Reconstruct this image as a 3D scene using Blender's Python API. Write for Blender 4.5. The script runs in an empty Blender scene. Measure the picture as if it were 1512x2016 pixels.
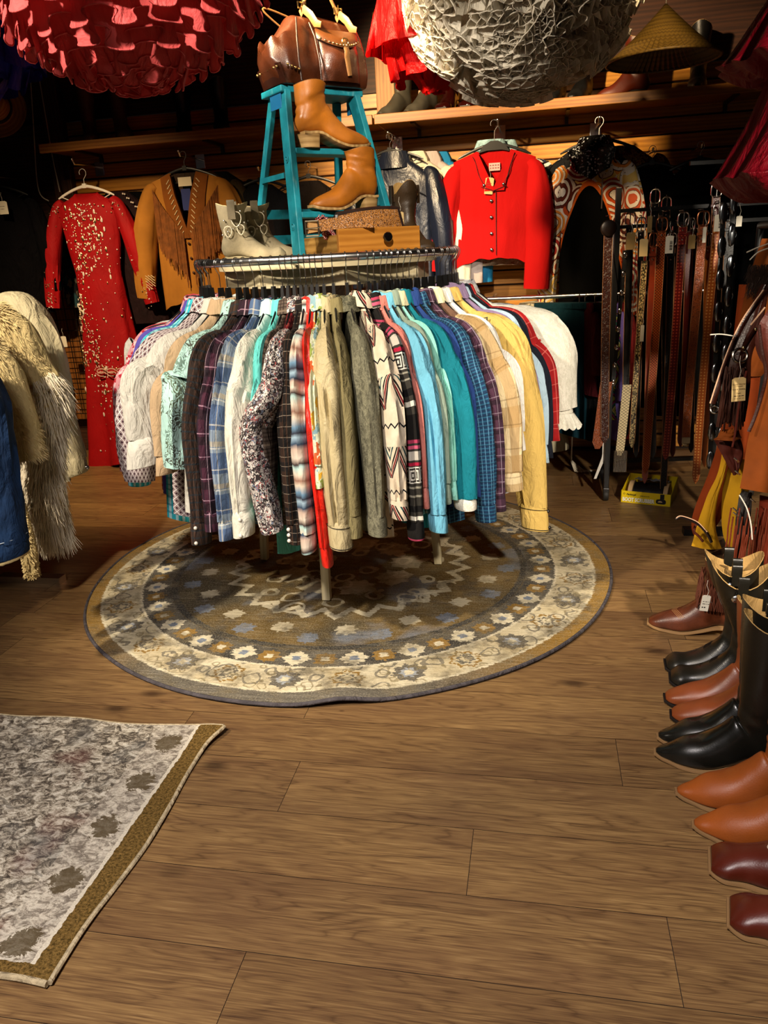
import bpy, bmesh, math, random
from mathutils import Vector as V, Matrix, noise
PI = math.pi
sc = bpy.context.scene
COL = sc.collection
random.seed(7)
R_ = math.radians

# ------------------------------------------------------------------ camera
CF, CTH, CRO, CYA, CH = 1514.0, R_(18.7), R_(3.1), R_(11.7), 1.28
FWD = V((-math.sin(CYA) * math.cos(CTH), math.cos(CYA) * math.cos(CTH), -math.sin(CTH)))
RGT = V((math.cos(CYA), math.sin(CYA), 0))
UPV = RGT.cross(FWD)
EYE = V((0, 0, CH))

def at(x, y, z=None, Y=None, d=None, X=None):
    """the point of the room seen at photo point (x, y), on a plane z= / Y= / X= or at ground distance d"""
    dx, dy = x - 756, y - 1008
    u = dx * math.cos(CRO) - dy * math.sin(CRO)
    v = dx * math.sin(CRO) + dy * math.cos(CRO)
    r = FWD * CF + RGT * u - UPV * v
    if z is not None: t = (z - CH) / r.z
    elif Y is not None: t = Y / r.y
    elif X is not None: t = X / r.x
    else: t = d / (r.x * -math.sin(CYA) + r.y * math.cos(CYA))
    return EYE + r * t

cam = bpy.data.cameras.new('camera')
cam.sensor_fit = 'VERTICAL'
cam.sensor_height = 36
cam.lens = 36 * CF / 2016
cam.clip_start = 0.05
co = bpy.data.objects.new('camera', cam)
COL.objects.link(co)
xa = RGT * math.cos(CRO) - UPV * -math.sin(CRO) * 1.0
xa = RGT * math.cos(CRO) - UPV * math.sin(CRO)
ya = RGT * math.sin(CRO) + UPV * math.cos(CRO)
m3 = Matrix((xa, ya, -FWD)).transposed()
co.matrix_world = Matrix.Translation(EYE) @ m3.to_4x4()
sc.camera = co

# ------------------------------------------------------------------ materials
def hx(s, k=1.0):
    s = s.lstrip('#')
    c = [int(s[i:i + 2], 16) / 255 for i in (0, 2, 4)]
    c = [(a / 12.92 if a < .04045 else ((a + .055) / 1.055) ** 2.4) * k for a in c]
    return (c[0], c[1], c[2], 1)

class G:
    """small shorthand over a material's node tree"""
    def __init__(s, nt): s.nt = nt
    def n(s, t, **kw):
        n = s.nt.nodes.new(t)
        for k, v in kw.items(): setattr(n, k, v)
        return n
    def lk(s, a, i):
        if isinstance(a, bpy.types.NodeSocket): s.nt.links.new(a, i)
        elif a is not None:
            if isinstance(a, str): a = hx(a)
            try: i.default_value = a
            except Exception: i.default_value = a[:3]
    def uv(s): return s.n('ShaderNodeTexCoord').outputs['UV']
    def ob(s): return s.n('ShaderNodeTexCoord').outputs['Object']
    def sep(s, v):
        n = s.n('ShaderNodeSeparateXYZ'); s.lk(v, n.inputs[0]); return n.outputs
    def comb(s, x, y, z=0.0):
        n = s.n('ShaderNodeCombineXYZ')
        for a, i in zip((x, y, z), n.inputs): s.lk(a, i)
        return n.outputs[0]
    def m(s, op, a, b=None, c=None, clamp=False):
        n = s.n('ShaderNodeMath', operation=op, use_clamp=clamp)
        for q, i in zip((a, b, c), n.inputs): s.lk(q, i)
        return n.outputs[0]
    def mix(s, f, a, b, mode='MIX'):
        n = s.n('ShaderNodeMix', data_type='RGBA', blend_type=mode)
        s.lk(f, n.inputs[0]); s.lk(a, n.inputs[6]); s.lk(b, n.inputs[7])
        return n.outputs[2]
    def mp(s, v, scale=(1, 1, 1), rot=(0, 0, 0), loc=(0, 0, 0)):
        n = s.n('ShaderNodeMapping'); s.lk(v, n.inputs[0])
        n.inputs[1].default_value = loc; n.inputs[2].default_value = rot; n.inputs[3].default_value = scale
        return n.outputs[0]
    def noise(s, v, scale, detail=3, rough=.5, dist=0, col=False):
        n = s.n('ShaderNodeTexNoise'); s.lk(v, n.inputs['Vector'])
        n.inputs['Scale'].default_value = scale; n.inputs['Detail'].default_value = detail
        n.inputs['Roughness'].default_value = rough; n.inputs['Distortion'].default_value = dist
        return n.outputs[1 if col else 0]
    def vor(s, v, scale, feat='F1', rnd=1, two=False):
        n = s.n('ShaderNodeTexVoronoi', feature=feat)
        if two: n.voronoi_dimensions = '2D'
        s.lk(v, n.inputs['Vector']); n.inputs['Scale'].default_value = scale
        n.inputs['Randomness'].default_value = rnd
        return n.outputs
    def wave(s, v, scale, dist=0, ds=1, d='X', typ='BANDS', det=2):
        n = s.n('ShaderNodeTexWave', wave_type=typ)
        if typ == 'BANDS': n.bands_direction = d
        s.lk(v, n.inputs['Vector']); n.inputs['Scale'].default_value = scale
        n.inputs['Distortion'].default_value = dist; n.inputs['Detail Scale'].default_value = ds; n.inputs['Detail'].default_value = det
        return n.outputs['Fac']
    def ramp(s, f, stops, const=False):
        n = s.n('ShaderNodeValToRGB'); s.lk(f, n.inputs[0]); e = n.color_ramp.elements
        if const: n.color_ramp.interpolation = 'CONSTANT'
        while len(e) < len(stops): e.new(.5)
        for q, (p, c) in zip(e, stops):
            q.position = p; q.color = hx(c) if isinstance(c, str) else (c, c, c, 1)
        return n.outputs[0]
    def rng(s, v, a, b, c=0.0, d=1.0):
        n = s.n('ShaderNodeMapRange'); s.lk(v, n.inputs[0])
        for q, i in zip((a, b, c, d), list(n.inputs)[1:5]): i.default_value = q
        return n.outputs[0]
    def stripe(s, x, per, w, off=0.0):
        """1 inside bands of width w (a share of the period)"""
        t = s.m('FRACT', s.m('ADD', s.m('DIVIDE', x, per), off + 100))
        return s.m('LESS_THAN', s.m('ABSOLUTE', s.m('SUBTRACT', t, .5)), w / 2)
    def cell(s, x, per, off=0.0):
        return s.m('SUBTRACT', s.m('FRACT', s.m('ADD', s.m('DIVIDE', x, per), off + 100)), .5)

MATS = {}
def mat(name, build, rough=.8, metal=0.0, spec=.3, sheen=0.0, bump=.3, coat=0.0, bdist=.002):
    """build(g) returns a colour, or (colour, height) or (colour, height, roughness)"""
    if name in MATS: return MATS[name]
    m = bpy.data.materials.new(name); m.use_nodes = True
    nt = m.node_tree; b = nt.nodes['Principled BSDF']; g = G(nt)
    r = build(g) if callable(build) else build
    if not isinstance(r, tuple) or (len(r) == 4 and not isinstance(r[0], bpy.types.NodeSocket)): r = (r,)
    g.lk(r[0], b.inputs['Base Color'])
    b.inputs['Roughness'].default_value = rough; b.inputs['Metallic'].default_value = metal
    b.inputs['Specular IOR Level'].default_value = spec
    b.inputs['Sheen Weight'].default_value = sheen
    b.inputs['Coat Weight'].default_value = coat
    if len(r) > 1 and r[1] is not None:
        n = g.n('ShaderNodeBump'); n.inputs['Strength'].default_value = bump; n.inputs['Distance'].default_value = bdist
        g.lk(r[1], n.inputs['Height']); g.nt.links.new(n.outputs[0], b.inputs['Normal'])
    if len(r) > 2: g.lk(r[2], b.inputs['Roughness'])
    MATS[name] = m
    return m

def wr(g, k=20):
    n = g.noise(g.mp(g.ob(), (1, 1, .38)), k, 4, .55, 1.4)
    return g.m('ADD', n, g.m('MULTIPLY', g.noise(g.ob(), 700, 1), .03))

def cloth(name, c, var=.12, scale=9, rough=.85, sheen=0.0, wk=.85, spec=.2):
    def b(g):
        uv = g.ob(); n = g.noise(uv, scale, 3)
        col = g.mix(g.rng(n, .3, .7), hx(c, 1 - var), hx(c, 1 + var * .5))
        return col, wr(g)
    return mat(name, b, rough=rough, sheen=sheen, spec=spec, bump=wk, bdist=.02)

def plaid(name, base, bands, rough=.85):
    """bands: (axis 0|1, period m, width share, offset, colour, strength)"""
    def b(g):
        x, y, _ = g.sep(g.uv()); col = hx(base)
        for ax, per, w, off, c, k in bands:
            s = g.stripe((x, y)[ax], per, w, off)
            col = g.mix(g.m('MULTIPLY', s, k * (.72 if w < .15 else 1)), col, c)
        return col, wr(g)
    return mat(name, b, rough=rough, spec=.2, bump=.85, bdist=.02)

def print_(name, base, cols, scale, size=.35, rnd=1.0, rough=.85, ring=False, sharp=True, dens=.0):
    """scattered motifs over a base: each cell one of the colours"""
    def b(g):
        uv = g.uv(); d = g.noise(uv, scale * 2.2, 2, col=True)
        uv2 = g.mix(.02 * 60 / scale if sharp else .06, uv, d)
        o = g.vor(uv2, scale, rnd=rnd); dist, ccol = o[0], o[1]
        r, gg, bb = g.sep(ccol)
        col = hx(base)
        k = len(cols)
        for i, c in enumerate(cols):
            lo = dens + (1 - dens) * i / k; hi = dens + (1 - dens) * (i + 1) / k
            sel = g.m('MULTIPLY', g.m('GREATER_THAN', r, lo), g.m('LESS_THAN', r, hi))
            ins = g.m('LESS_THAN', dist, g.m('MULTIPLY', g.m('ADD', bb, .6), size))
            if ring:
                ins = g.m('MULTIPLY', ins, g.m('GREATER_THAN', g.m('FRACT', g.m('MULTIPLY', dist, 5.5)), .45))
            col = g.mix(g.m('MULTIPLY', sel, ins), col, c)
        return col, wr(g)
    return mat(name, b, rough=rough, spec=.2, bump=.85, bdist=.02)

def leather(name, c, var=.35, scale=7, rough=.42, bump=.25, spec=.5, fine=260, coat=0.0):
    def b(g):
        v = g.ob(); n = g.noise(v, scale, 4, .6)
        col = g.mix(g.rng(n, .3, .72), hx(c, 1 - var), hx(c, 1 + var * .6))
        h = g.vor(v, fine)[0]
        return col, h, g.rng(g.noise(v, 14, 3), .3, .7, rough - .1, rough + .12)
    return mat(name, b, rough=rough, spec=spec, bump=bump, bdist=.001, coat=coat)

def tooled(name, c, dark, kind='basket', per=.008, rough=.38):
    """embossed belt leather, pattern in the strap's own length and width"""
    def b(g):
        uv = g.uv(); x, y, _ = g.sep(uv)
        if kind == 'basket':
            a = g.m('ABSOLUTE', g.cell(g.m('ADD', x, y), per)); q = g.m('ABSOLUTE', g.cell(g.m('SUBTRACT', x, y), per))
            h = g.m('SMOOTH_MAX', a, q, .1); h = g.m('SUBTRACT', .5, h)
        elif kind == 'dots':
            a = g.cell(x, per); q = g.cell(y, per)
            h = g.m('LESS_THAN', g.m('ADD', g.m('MULTIPLY', a, a), g.m('MULTIPLY', q, q)), .07)
        elif kind == 'floral':
            w = g.noise(uv, 60, 2, col=True)
            uv2 = g.mix(.03, uv, w)
            h = g.m('ABSOLUTE', g.m('SINE', g.m('MULTIPLY', g.vor(uv2, 38)[0], 16)))
        else:
            h = g.noise(uv, 20, 2)
        n = g.noise(g.ob(), 9, 3)
        hh = g.rng(h, .08, .85 if kind == 'floral' else .4)
        col = g.mix(hh, dark, g.mix(g.rng(n, .3, .7), hx(c, .8), hx(c, 1.15)))
        return col, h
    return mat(name, b, rough=rough, spec=.5, bump=.6, bdist=.0015)

def woody(name, c1, c2, scale=6, rough=.5, axis=0, coat=0.0, spec=.4, knots=None):
    """straight grain in UV: u runs along the board"""
    def b(g):
        uv = g.uv(); st = g.mp(uv, (1.2, 14, 1))
        n1 = g.noise(st, scale, 5, .65, .6); n2 = g.noise(g.mp(uv, (3, 90, 1)), 4, 2)
        w = g.wave(g.mp(uv, (.35, 6, 1)), 2.2, 9, 1.1, 'Y', det=3)
        f = g.m('ADD', g.m('MULTIPLY', n1, .55), g.m('ADD', g.m('MULTIPLY', w, .3), g.m('MULTIPLY', n2, .25)))
        col = g.mix(g.rng(f, .3, .8), c2, c1)
        if knots:
            d = g.vor(g.mp(uv, (1, 2, 1)), knots)[0]
            col = g.mix(g.rng(d, .02, .12, .85, 0), col, hx(c2, .35))
        return col, n2
    return mat(name, b, rough=rough, spec=spec, bump=.12, coat=coat)

def metal(name, c, rough=.15): return mat(name, lambda g: hx(c), rough=rough, metal=1.0, spec=.5)
def plain(name, c, rough=.5, spec=.4, coat=0.0): return mat(name, lambda g: hx(c), rough=rough, spec=spec, coat=coat)

# ------------------------------------------------------------------ mesh builder
def lerp(a, b, t): return a + (b - a) * t
def spline(pts, t):
    """Catmull-Rom through pts at t in 0..1 (vectors or floats)"""
    n = len(pts) - 1; x = max(0., min(.99999, t)) * n; i = int(x); f = x - i
    p0 = pts[max(i - 1, 0)]; p1 = pts[i]; p2 = pts[i + 1]; p3 = pts[min(i + 2, n)]
    return (p1 * 2 + (p2 - p0) * f + (p0 * 2 - p1 * 5 + p2 * 4 - p3) * f * f + (p1 * 3 - p0 - p2 * 3 + p3) * f ** 3) * .5
def pl(pts, t):
    """piecewise linear table [(t, v), ...]"""
    if t <= pts[0][0]: return pts[0][1]
    for (a, x), (b, y) in zip(pts, pts[1:]):
        if t <= b: return x + (y - x) * (t - a) / (b - a)
    return pts[-1][1]
def nz(x, y=0., z=0.): return noise.noise(V((x, y, z)))

class MB:
    def __init__(s): s.v = []; s.f = []; s.uv = []; s.mi = []; s.cur = 0
    def quadgrid(s, P, wrap=False, uvs=None, flip=False):
        """rows of points; returns the index rows"""
        n, m = len(P), len(P[0]); base = len(s.v)
        for r in P: s.v.extend(r)
        idx = [[base + i * m + j for j in range(m)] for i in range(n)]
        if uvs is None:
            mid = P[n // 2]; U = [0.]
            for j in range(1, m + (1 if wrap else 0)): U.append(U[-1] + (mid[j % m] - mid[j - 1]).length)
            Vv = [0.]
            for i in range(1, n):
                Vv.append(Vv[-1] + sum((P[i][j] - P[i - 1][j]).length for j in range(0, m, max(1, m // 6))) / len(range(0, m, max(1, m // 6))))
            uvf = lambda i, j: (U[j], Vv[i])
        else: uvf = lambda i, j: uvs[i][j]
        for i in range(n - 1):
            for j in range(m if wrap else m - 1):
                k = (j + 1) % m
                q = [idx[i][j], idx[i][k], idx[i + 1][k], idx[i + 1][j]]
                u = [uvf(i, j), uvf(i, j + 1), uvf(i + 1, j + 1), uvf(i + 1, j)]
                if flip: q.reverse(); u.reverse()
                s.f.append(q); s.uv.append(u); s.mi.append(s.cur)
        return idx
    def face(s, q, uv=None):
        s.f.append(q); s.uv.append(uv or [(s.v[i].x + s.v[i].y, s.v[i].z) for i in q]); s.mi.append(s.cur)
    def loft(s, rings, cap0=True, cap1=True, uvs=None):
        idx = s.quadgrid(rings, True, uvs)
        if cap0: s.face(list(reversed(idx[0])))
        if cap1: s.face(list(idx[-1]))
        return idx
    def tube(s, path, r, n=8, cap=True, flat=1.0):
        path = [V(p) for p in path]; N = len(path)
        rs = r if isinstance(r, (list, tuple)) else [r] * N
        t0 = (path[1] - path[0]).normalized()
        a = V((0, 0, 1)) if abs(t0.z) < .9 else V((1, 0, 0))
        e1 = (a - t0 * a.dot(t0)).normalized(); rings = []
        for i in range(N):
            t = (path[min(i + 1, N - 1)] - path[max(i - 1, 0)]).normalized()
            e1 = (e1 - t * e1.dot(t)).normalized(); e2 = t.cross(e1)
            rings.append([path[i] + e1 * (math.cos(q) * rs[i]) + e2 * (math.sin(q) * rs[i] * flat) for q in [2 * PI * k / n for k in range(n)]])
        s.loft(rings, cap, cap)
    def ring(s, c, R, r, N=64, n=10, ax=None, sq=1.0):
        """torus in the XY plane of matrix ax"""
        P = []
        for i in range(N + 1):
            a = 2 * PI * i / N
            P.append([V(((R + r * math.cos(b)) * math.cos(a), (R + r * math.cos(b)) * math.sin(a), r * sq * math.sin(b))) for b in [2 * PI * k / n for k in range(n)]])
        if ax is not None: P = [[ax @ p for p in q] for q in P]
        P = [[p + V(c) for p in q] for q in P]
        s.quadgrid(P, True)
    def box(s, c, d, rot=None, tap=1.0):
        x, y, z = d[0] / 2, d[1] / 2, d[2] / 2
        b = len(s.v)
        for k in (-1, 1):
            q = tap if k > 0 else 1
            for i, j in ((-1, -1), (1, -1), (1, 1), (-1, 1)):
                p = V((i * x * q, j * y * q, k * z))
                if rot is not None: p = rot @ p
                s.v.append(p + V(c))
        L = max(d)
        for q, du, dv in (((3, 2, 1, 0), d[0], d[1]), ((4, 5, 6, 7), d[0], d[1]), ((0, 1, 5, 4), d[0], d[2]), ((1, 2, 6, 5), d[1], d[2]), ((2, 3, 7, 6), d[0], d[2]), ((3, 0, 4, 7), d[1], d[2])):
            o = random.random() * 3
            uv = [(o, o), (o + du, o), (o + du, o + dv), (o, o + dv)]
            if dv > du: uv = [(a[1], a[0]) for a in uv]
            s.f.append([b + i for i in q]); s.uv.append(uv); s.mi.append(s.cur)
    def beam(s, a, b, w, h, up=(0, 0, 1)):
        """a square-section bar from a to b"""
        a, b = V(a), V(b); t = (b - a).normalized(); u = V(up)
        if abs(t.dot(u)) > .97: u = V((0, 1, 0))
        e1 = t.cross(u).normalized(); e2 = e1.cross(t)
        m = Matrix((t, e1, e2)).transposed()
        s.box((a + b) / 2, ((b - a).length, w, h), m)
    def prism(s, poly, fn, d0, d1):
        """closed outline poly of (a, b); fn(a, b, depth) -> Vector"""
        P = [[fn(a, b, d) for a, b in poly] for d in (d0, d1)]
        s.loft(P)
    def lathe(s, prof, n=32, c=(0, 0, 0), cap=False, ax=None):
        P = []
        for r, z in prof:
            q = [V((r * math.cos(2 * PI * k / n), r * math.sin(2 * PI * k / n), z)) for k in range(n)]
            if ax is not None: q = [ax @ p for p in q]
            P.append([p + V(c) for p in q])
        s.loft(P, cap, cap)
    def ball(s, c, r, nu=12, nv=8, sc_=(1, 1, 1), rot=None):
        P = []
        for i in range(nv + 1):
            a = PI * i / nv - PI / 2; a = max(-PI / 2 + .02, min(PI / 2 - .02, a)); row = []
            for k in range(nu):
                q = 2 * PI * k / nu
                p = V((math.cos(a) * math.cos(q) * r * sc_[0], math.cos(a) * math.sin(q) * r * sc_[1], math.sin(a) * r * sc_[2]))
                if rot is not None: p = rot @ p
                row.append(p + V(c))
            P.append(row)
        s.loft(P)
    def surf(s, fn, nu, nv, th=.003, uvfn=None):
        """sheet with thickness: fn(u, v) -> Vector, u across, v down"""
        P = [[V(fn(j / nu, i / nv)) for j in range(nu + 1)] for i in range(nv + 1)]
        N = []
        for i in range(nv + 1):
            row = []
            for j in range(nu + 1):
                du = P[i][min(j + 1, nu)] - P[i][max(j - 1, 0)]; dv = P[min(i + 1, nv)][j] - P[max(i - 1, 0)][j]
                q = du.cross(dv)
                row.append(q.normalized() if q.length > 1e-12 else V((0, 1, 0)))
            N.append(row)
        A = [[p + n * th / 2 for p, n in zip(r, q)] for r, q in zip(P, N)]
        B = [[p - n * th / 2 for p, n in zip(r, q)] for r, q in zip(P, N)]
        uvs = None
        if uvfn: uvs = [[uvfn(j / nu, i / nv) for j in range(nu + 1)] for i in range(nv + 1)]
        a = s.quadgrid(A, False, uvs); b = s.quadgrid(B, False, uvs, flip=True)
        rim = [(0, j) for j in range(nu)] + [(i, nu) for i in range(nv)] + [(nv, j) for j in range(nu, 0, -1)] + [(i, 0) for i in range(nv, 0, -1)]
        for k in range(len(rim)):
            (i, j), (p, q) = rim[k], rim[(k + 1) % len(rim)]
            s.face([a[i][j], b[i][j], b[p][q], a[p][q]])
    def build(s, name, mats, parent=None, smooth=True, ang=40, bevel=0.0, recalc=True, sub=0):
        me = bpy.data.meshes.new(name)
        me.from_pydata([tuple(p) for p in s.v], [], s.f)
        ul = me.uv_layers.new(name='UVMap'); k = 0
        flat = [c for f in s.uv for uv in f for c in uv]
        ul.data.foreach_set('uv', flat)
        if not isinstance(mats, (list, tuple)): mats = [mats]
        for m in mats: me.materials.append(m)
        if len(mats) > 1: me.polygons.foreach_set('material_index', s.mi)
        if recalc:
            bm = bmesh.new(); bm.from_mesh(me)
            bmesh.ops.recalc_face_normals(bm, faces=bm.faces); bm.to_mesh(me); bm.free()
        me.polygons.foreach_set('use_smooth', [smooth] * len(me.polygons))
        if smooth and ang: me.set_sharp_from_angle(angle=R_(ang))
        me.update()
        o = bpy.data.objects.new(name, me); COL.objects.link(o)
        if parent is not None: o.parent = parent
        if bevel:
            md = o.modifiers.new('bevel', 'BEVEL'); md.width = bevel; md.segments = 2; md.limit_method = 'ANGLE'; md.angle_limit = R_(40)
        if sub:
            md = o.modifiers.new('sub', 'SUBSURF'); md.levels = md.render_levels = sub
        return o

def tag(o, label, cat, group=None):
    o['label'] = label; o['category'] = cat
    if group: o['group'] = group
    return o
def thing(name, label, cat, loc=(0, 0, 0), rz=0.0, group=None):
    o = bpy.data.objects.new(name, None); COL.objects.link(o)
    o.location = loc; o.rotation_euler = (0, 0, rz); o.empty_display_size = .05
    return tag(o, label, cat, group)
def struct(o): o['kind'] = 'structure'; return o
def one(name, mb, m, label, cat, group=None, **kw): return tag(mb.build(name, m, **kw), label, cat, group)
def text_mb(txt, size, ext=.0004, font_shear=0.0, align='LEFT', off=0.0):
    """lettering as a mesh, in the XY plane"""
    cu = bpy.data.curves.new('lettering', 'FONT'); cu.body = txt; cu.size = size; cu.extrude = ext; cu.shear = font_shear
    cu.align_x = align; cu.resolution_u = 3; cu.offset = off
    o = bpy.data.objects.new('lettering', cu); COL.objects.link(o)
    dg = bpy.context.evaluated_depsgraph_get(); me = bpy.data.meshes.new_from_object(o.evaluated_get(dg))
    mb = MB(); mb.v = [v.co.copy() for v in me.vertices]
    for p in me.polygons: mb.face(list(p.vertices))
    bpy.data.objects.remove(o); bpy.data.curves.remove(cu); bpy.data.meshes.remove(me)
    return mb
def xf(mb, M):
    mb.v = [M @ v for v in mb.v]; return mb
# ================================================================== the room
def floor_mat():
    def b(g):
        uv = g.uv(); x, y, _ = g.sep(uv)
        at_ = g.n('ShaderNodeAttribute', attribute_name='rnd'); r = at_.outputs['Fac']
        warp = g.noise(g.mp(uv, (.9, 5, 1)), 2.5, 3, .5)
        st = g.comb(g.m('MULTIPLY', x, 1.0), g.m('ADD', g.m('MULTIPLY', y, 1.0), g.m('MULTIPLY', warp, .16)))
        rings = g.m('FRACT', g.m('MULTIPLY', g.m('ADD', y, g.m('MULTIPLY', warp, .30)), 34))
        rings = g.m('ABSOLUTE', g.m('SUBTRACT', rings, .5))
        fine = g.noise(g.mp(uv, (5, 210, 1)), 1.6, 4, .6)
        med = g.noise(g.mp(uv, (2.2, 32, 1)), 1.5, 4, .65)
        pat = g.noise(g.mp(uv, (1.3, 4.5, 1)), 1.6, 3, .5)
        kn = g.vor(g.mp(uv, (1, 2.1, 1)), 1.9)[0]
        f = g.m('ADD', g.m('MULTIPLY', rings, .16), g.m('ADD', g.m('MULTIPLY', fine, .66), g.m('MULTIPLY', med, .3)))
        thin = g.m('MULTIPLY', g.rng(rings, .0, .13, 1, 0), g.rng(g.noise(g.mp(uv, (1.1, 3, 1)), 2.3, 2), .42, .6))
        col = g.ramp(g.rng(f, .33, .74), [(0, '#4a3826'), (.3, '#755c3e'), (.65, '#937850'), (1, '#b0966a')])
        col = g.mix(g.rng(pat, .4, .7, 0, .5), col, '#604634')
        col = g.mix(g.m('MULTIPLY', thin, .42), col, '#46331f')
        col = g.mix(g.rng(kn, .03, .1, .75, 0), col, '#2f2017'); col = g.mix(g.rng(g.vor(g.mp(uv, (1, 1.6, 1)), 4.3)[0], .015, .05, .7, 0), col, '#3a281b')
        tone = g.ramp(r, [(0, '#cfc4ba'), (.5, '#f3e9dc'), (1, '#fff4e2')])
        col = g.mix(1.0, col, tone, 'MULTIPLY')
        return col, g.m('ADD', fine, g.m('MULTIPLY', rings, .5)), g.rng(f, .2, .8, .46, .36)
    return mat('oak plank', b, rough=.4, spec=.35, bump=.12, bdist=.001)

def build_floor():
    mb = MB(); rnd = []
    W = .1955; y0 = 1.065 - 10 * W
    j0 = {1.065: .267, 1.2605: -.13, 1.456: -.607, 1.6515: .222, .8695: -.542}
    rng = random.Random(3)
    for k in range(34):
        ya_ = y0 + k * W; js = None
        for q, x in j0.items():
            if abs(q - ya_) < .02: js = x
        if js is None: js = rng.uniform(-1, 1)
        x = js - 1.22 * 5
        while x < 4.2:
            a = x + .0007; b_ = x + 1.22 - .0007; c = ya_ + .0007; d = ya_ + W - .0007
            i = len(mb.v); mb.v += [V((a, c, 0)), V((b_, c, 0)), V((b_, d, 0)), V((a, d, 0))]
            ou, ov = rng.random() * 40, rng.random() * 40
            mb.f.append([i, i + 1, i + 2, i + 3]); mb.uv.append([(ou, ov), (ou + 1.22, ov), (ou + 1.22, ov + W), (ou, ov + W)]); mb.mi.append(0)
            rnd.append(rng.random()); x += 1.22
    i = len(mb.v); mb.v += [V((-6, -1, -.002)), V((4.5, -1, -.002)), V((4.5, 5.8, -.002)), V((-6, 5.8, -.002))]
    mb.cur = 1; mb.face([i, i + 1, i + 2, i + 3]); rnd.append(0)
    o = mb.build('floor', [floor_mat(), plain('plank gap', '#1c130c', .9)], smooth=False, recalc=False)
    at_ = o.data.attributes.new('rnd', 'FLOAT', 'FACE'); at_.data.foreach_set('value', rnd)
    struct(o)
build_floor()

WALLY = 5.0
def build_walls():
    slat = woody('golden slatwall oak', '#cf8f36', '#a26822', 5, .4, spec=.4)
    drk = woody('dark stained wall board', '#4a2a18', '#2c170d', 4, .6)
    mb = MB(); per = .0863; top = 1.906 + .0863 * 3; x0, x1 = -2.98, 1.25
    k = 0; z = top
    while z > 0.05:
        z2 = max(z - per + .007, .0); n = 14
        # one slat: face with a chamfered lip, groove behind
        rows = [V((0, WALLY + .012, z)), V((0, WALLY, z - .003)), V((0, WALLY, z2 + .003)), V((0, WALLY + .012, z2))]
        ou = random.random() * 9; us = []
        P = []; 
        for q, r in enumerate(rows): P.append([V((lerp(x0, x1, i / n), r.y, r.z)) for i in range(n + 1)])
        vv = [0, .004, per - .01, per - .006]; ov = random.random() * 9
        mb.quadgrid(P, False, [[(ou + (x1 - x0) * i / n, ov + vv[q]) for i in range(n + 1)] for q in range(4)])
        z -= per
    mb.cur = 1
    i = len(mb.v); mb.v += [V((x0, WALLY + .012, 0)), V((x1, WALLY + .012, 0)), V((x1, WALLY + .012, top)), V((x0, WALLY + .012, top))]; mb.face([i, i + 1, i + 2, i + 3])
    struct(mb.build('wall_back', [slat, plain('groove shadow gap', '#1d0f06', .9)], smooth=False, recalc=False))
    mb = MB(); mb.box((-.85, WALLY + .05, 2.5), (10, .06, .66)); mb.box((-4.6, WALLY + .05, 1.1), (3.24, .06, 2.2)); mb.box((2.8, WALLY + .05, 1.1), (3.1, .06, 2.2))
    struct(mb.build('wall_back_upper', drk, smooth=False))
    for nm, X in (('wall_left', -5.2), ('wall_right', 2.3)):
        mb = MB(); mb.box((X, 2.4, 1.4), (.08, 6.8, 2.86)); struct(mb.build(nm, drk, smooth=False))
    mb = MB(); mb.box((-1.4, 2.4, 2.83), (7.6, 6.8, .06)); struct(mb.build('ceiling', plain('near black painted ceiling', '#120d0b', .9), smooth=False))
    mb = MB(); mb.box((-3.04, WALLY - .02, 1.42), (.13, .07, 2.76)); struct(mb.build('trim_1', drk, bevel=.004, smooth=False))
    mb = MB(); mb.box((-.885, WALLY - .012, 2.28), (.11, .05, .58)); struct(mb.build('trim_2', woody('pale pine upright', '#b98446', '#8c5a28', 5, .5), bevel=.003, smooth=False))
build_walls()

# the two long display shelves
shw = woody('shelf oak', '#a87030', '#7d4a1a', 5, .42)
def shelf(x0, x1, label):
    t = thing('display_shelf', label, 'shelf', ((x0 + x1) / 2, 4.82, 1.985), 0, 'long oak boot shelves')
    L = x1 - x0
    mb = MB(); mb.box((0, .0, -.012), (L, .37, .024)); mb.build('shelf_board', shw, t, bevel=.002, smooth=False)
    mb = MB(); mb.box((0, -.183, -.014), (L, .02, .05)); mb.build('front_edge', shw, t, bevel=.003, smooth=False)
    for k in range(3):
        x = lerp(-L / 2 + .2, L / 2 - .2, k / 2)
        mb = MB(); mb.beam((x, .17, -.03), (x, -.12, -.03), .02, .018); mb.beam((x, .165, -.04), (x, .165, -.075), .02, .018); mb.build('bracket', metal('dull steel', '#554f48', .4), t, smooth=False)
shelf(-2.96, -.905, 'oak shelf with brown boots, left of the joint behind the blue ladder')
shelf(-.895, 1.2, 'oak shelf with black and grey boots above the red jacket')

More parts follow.
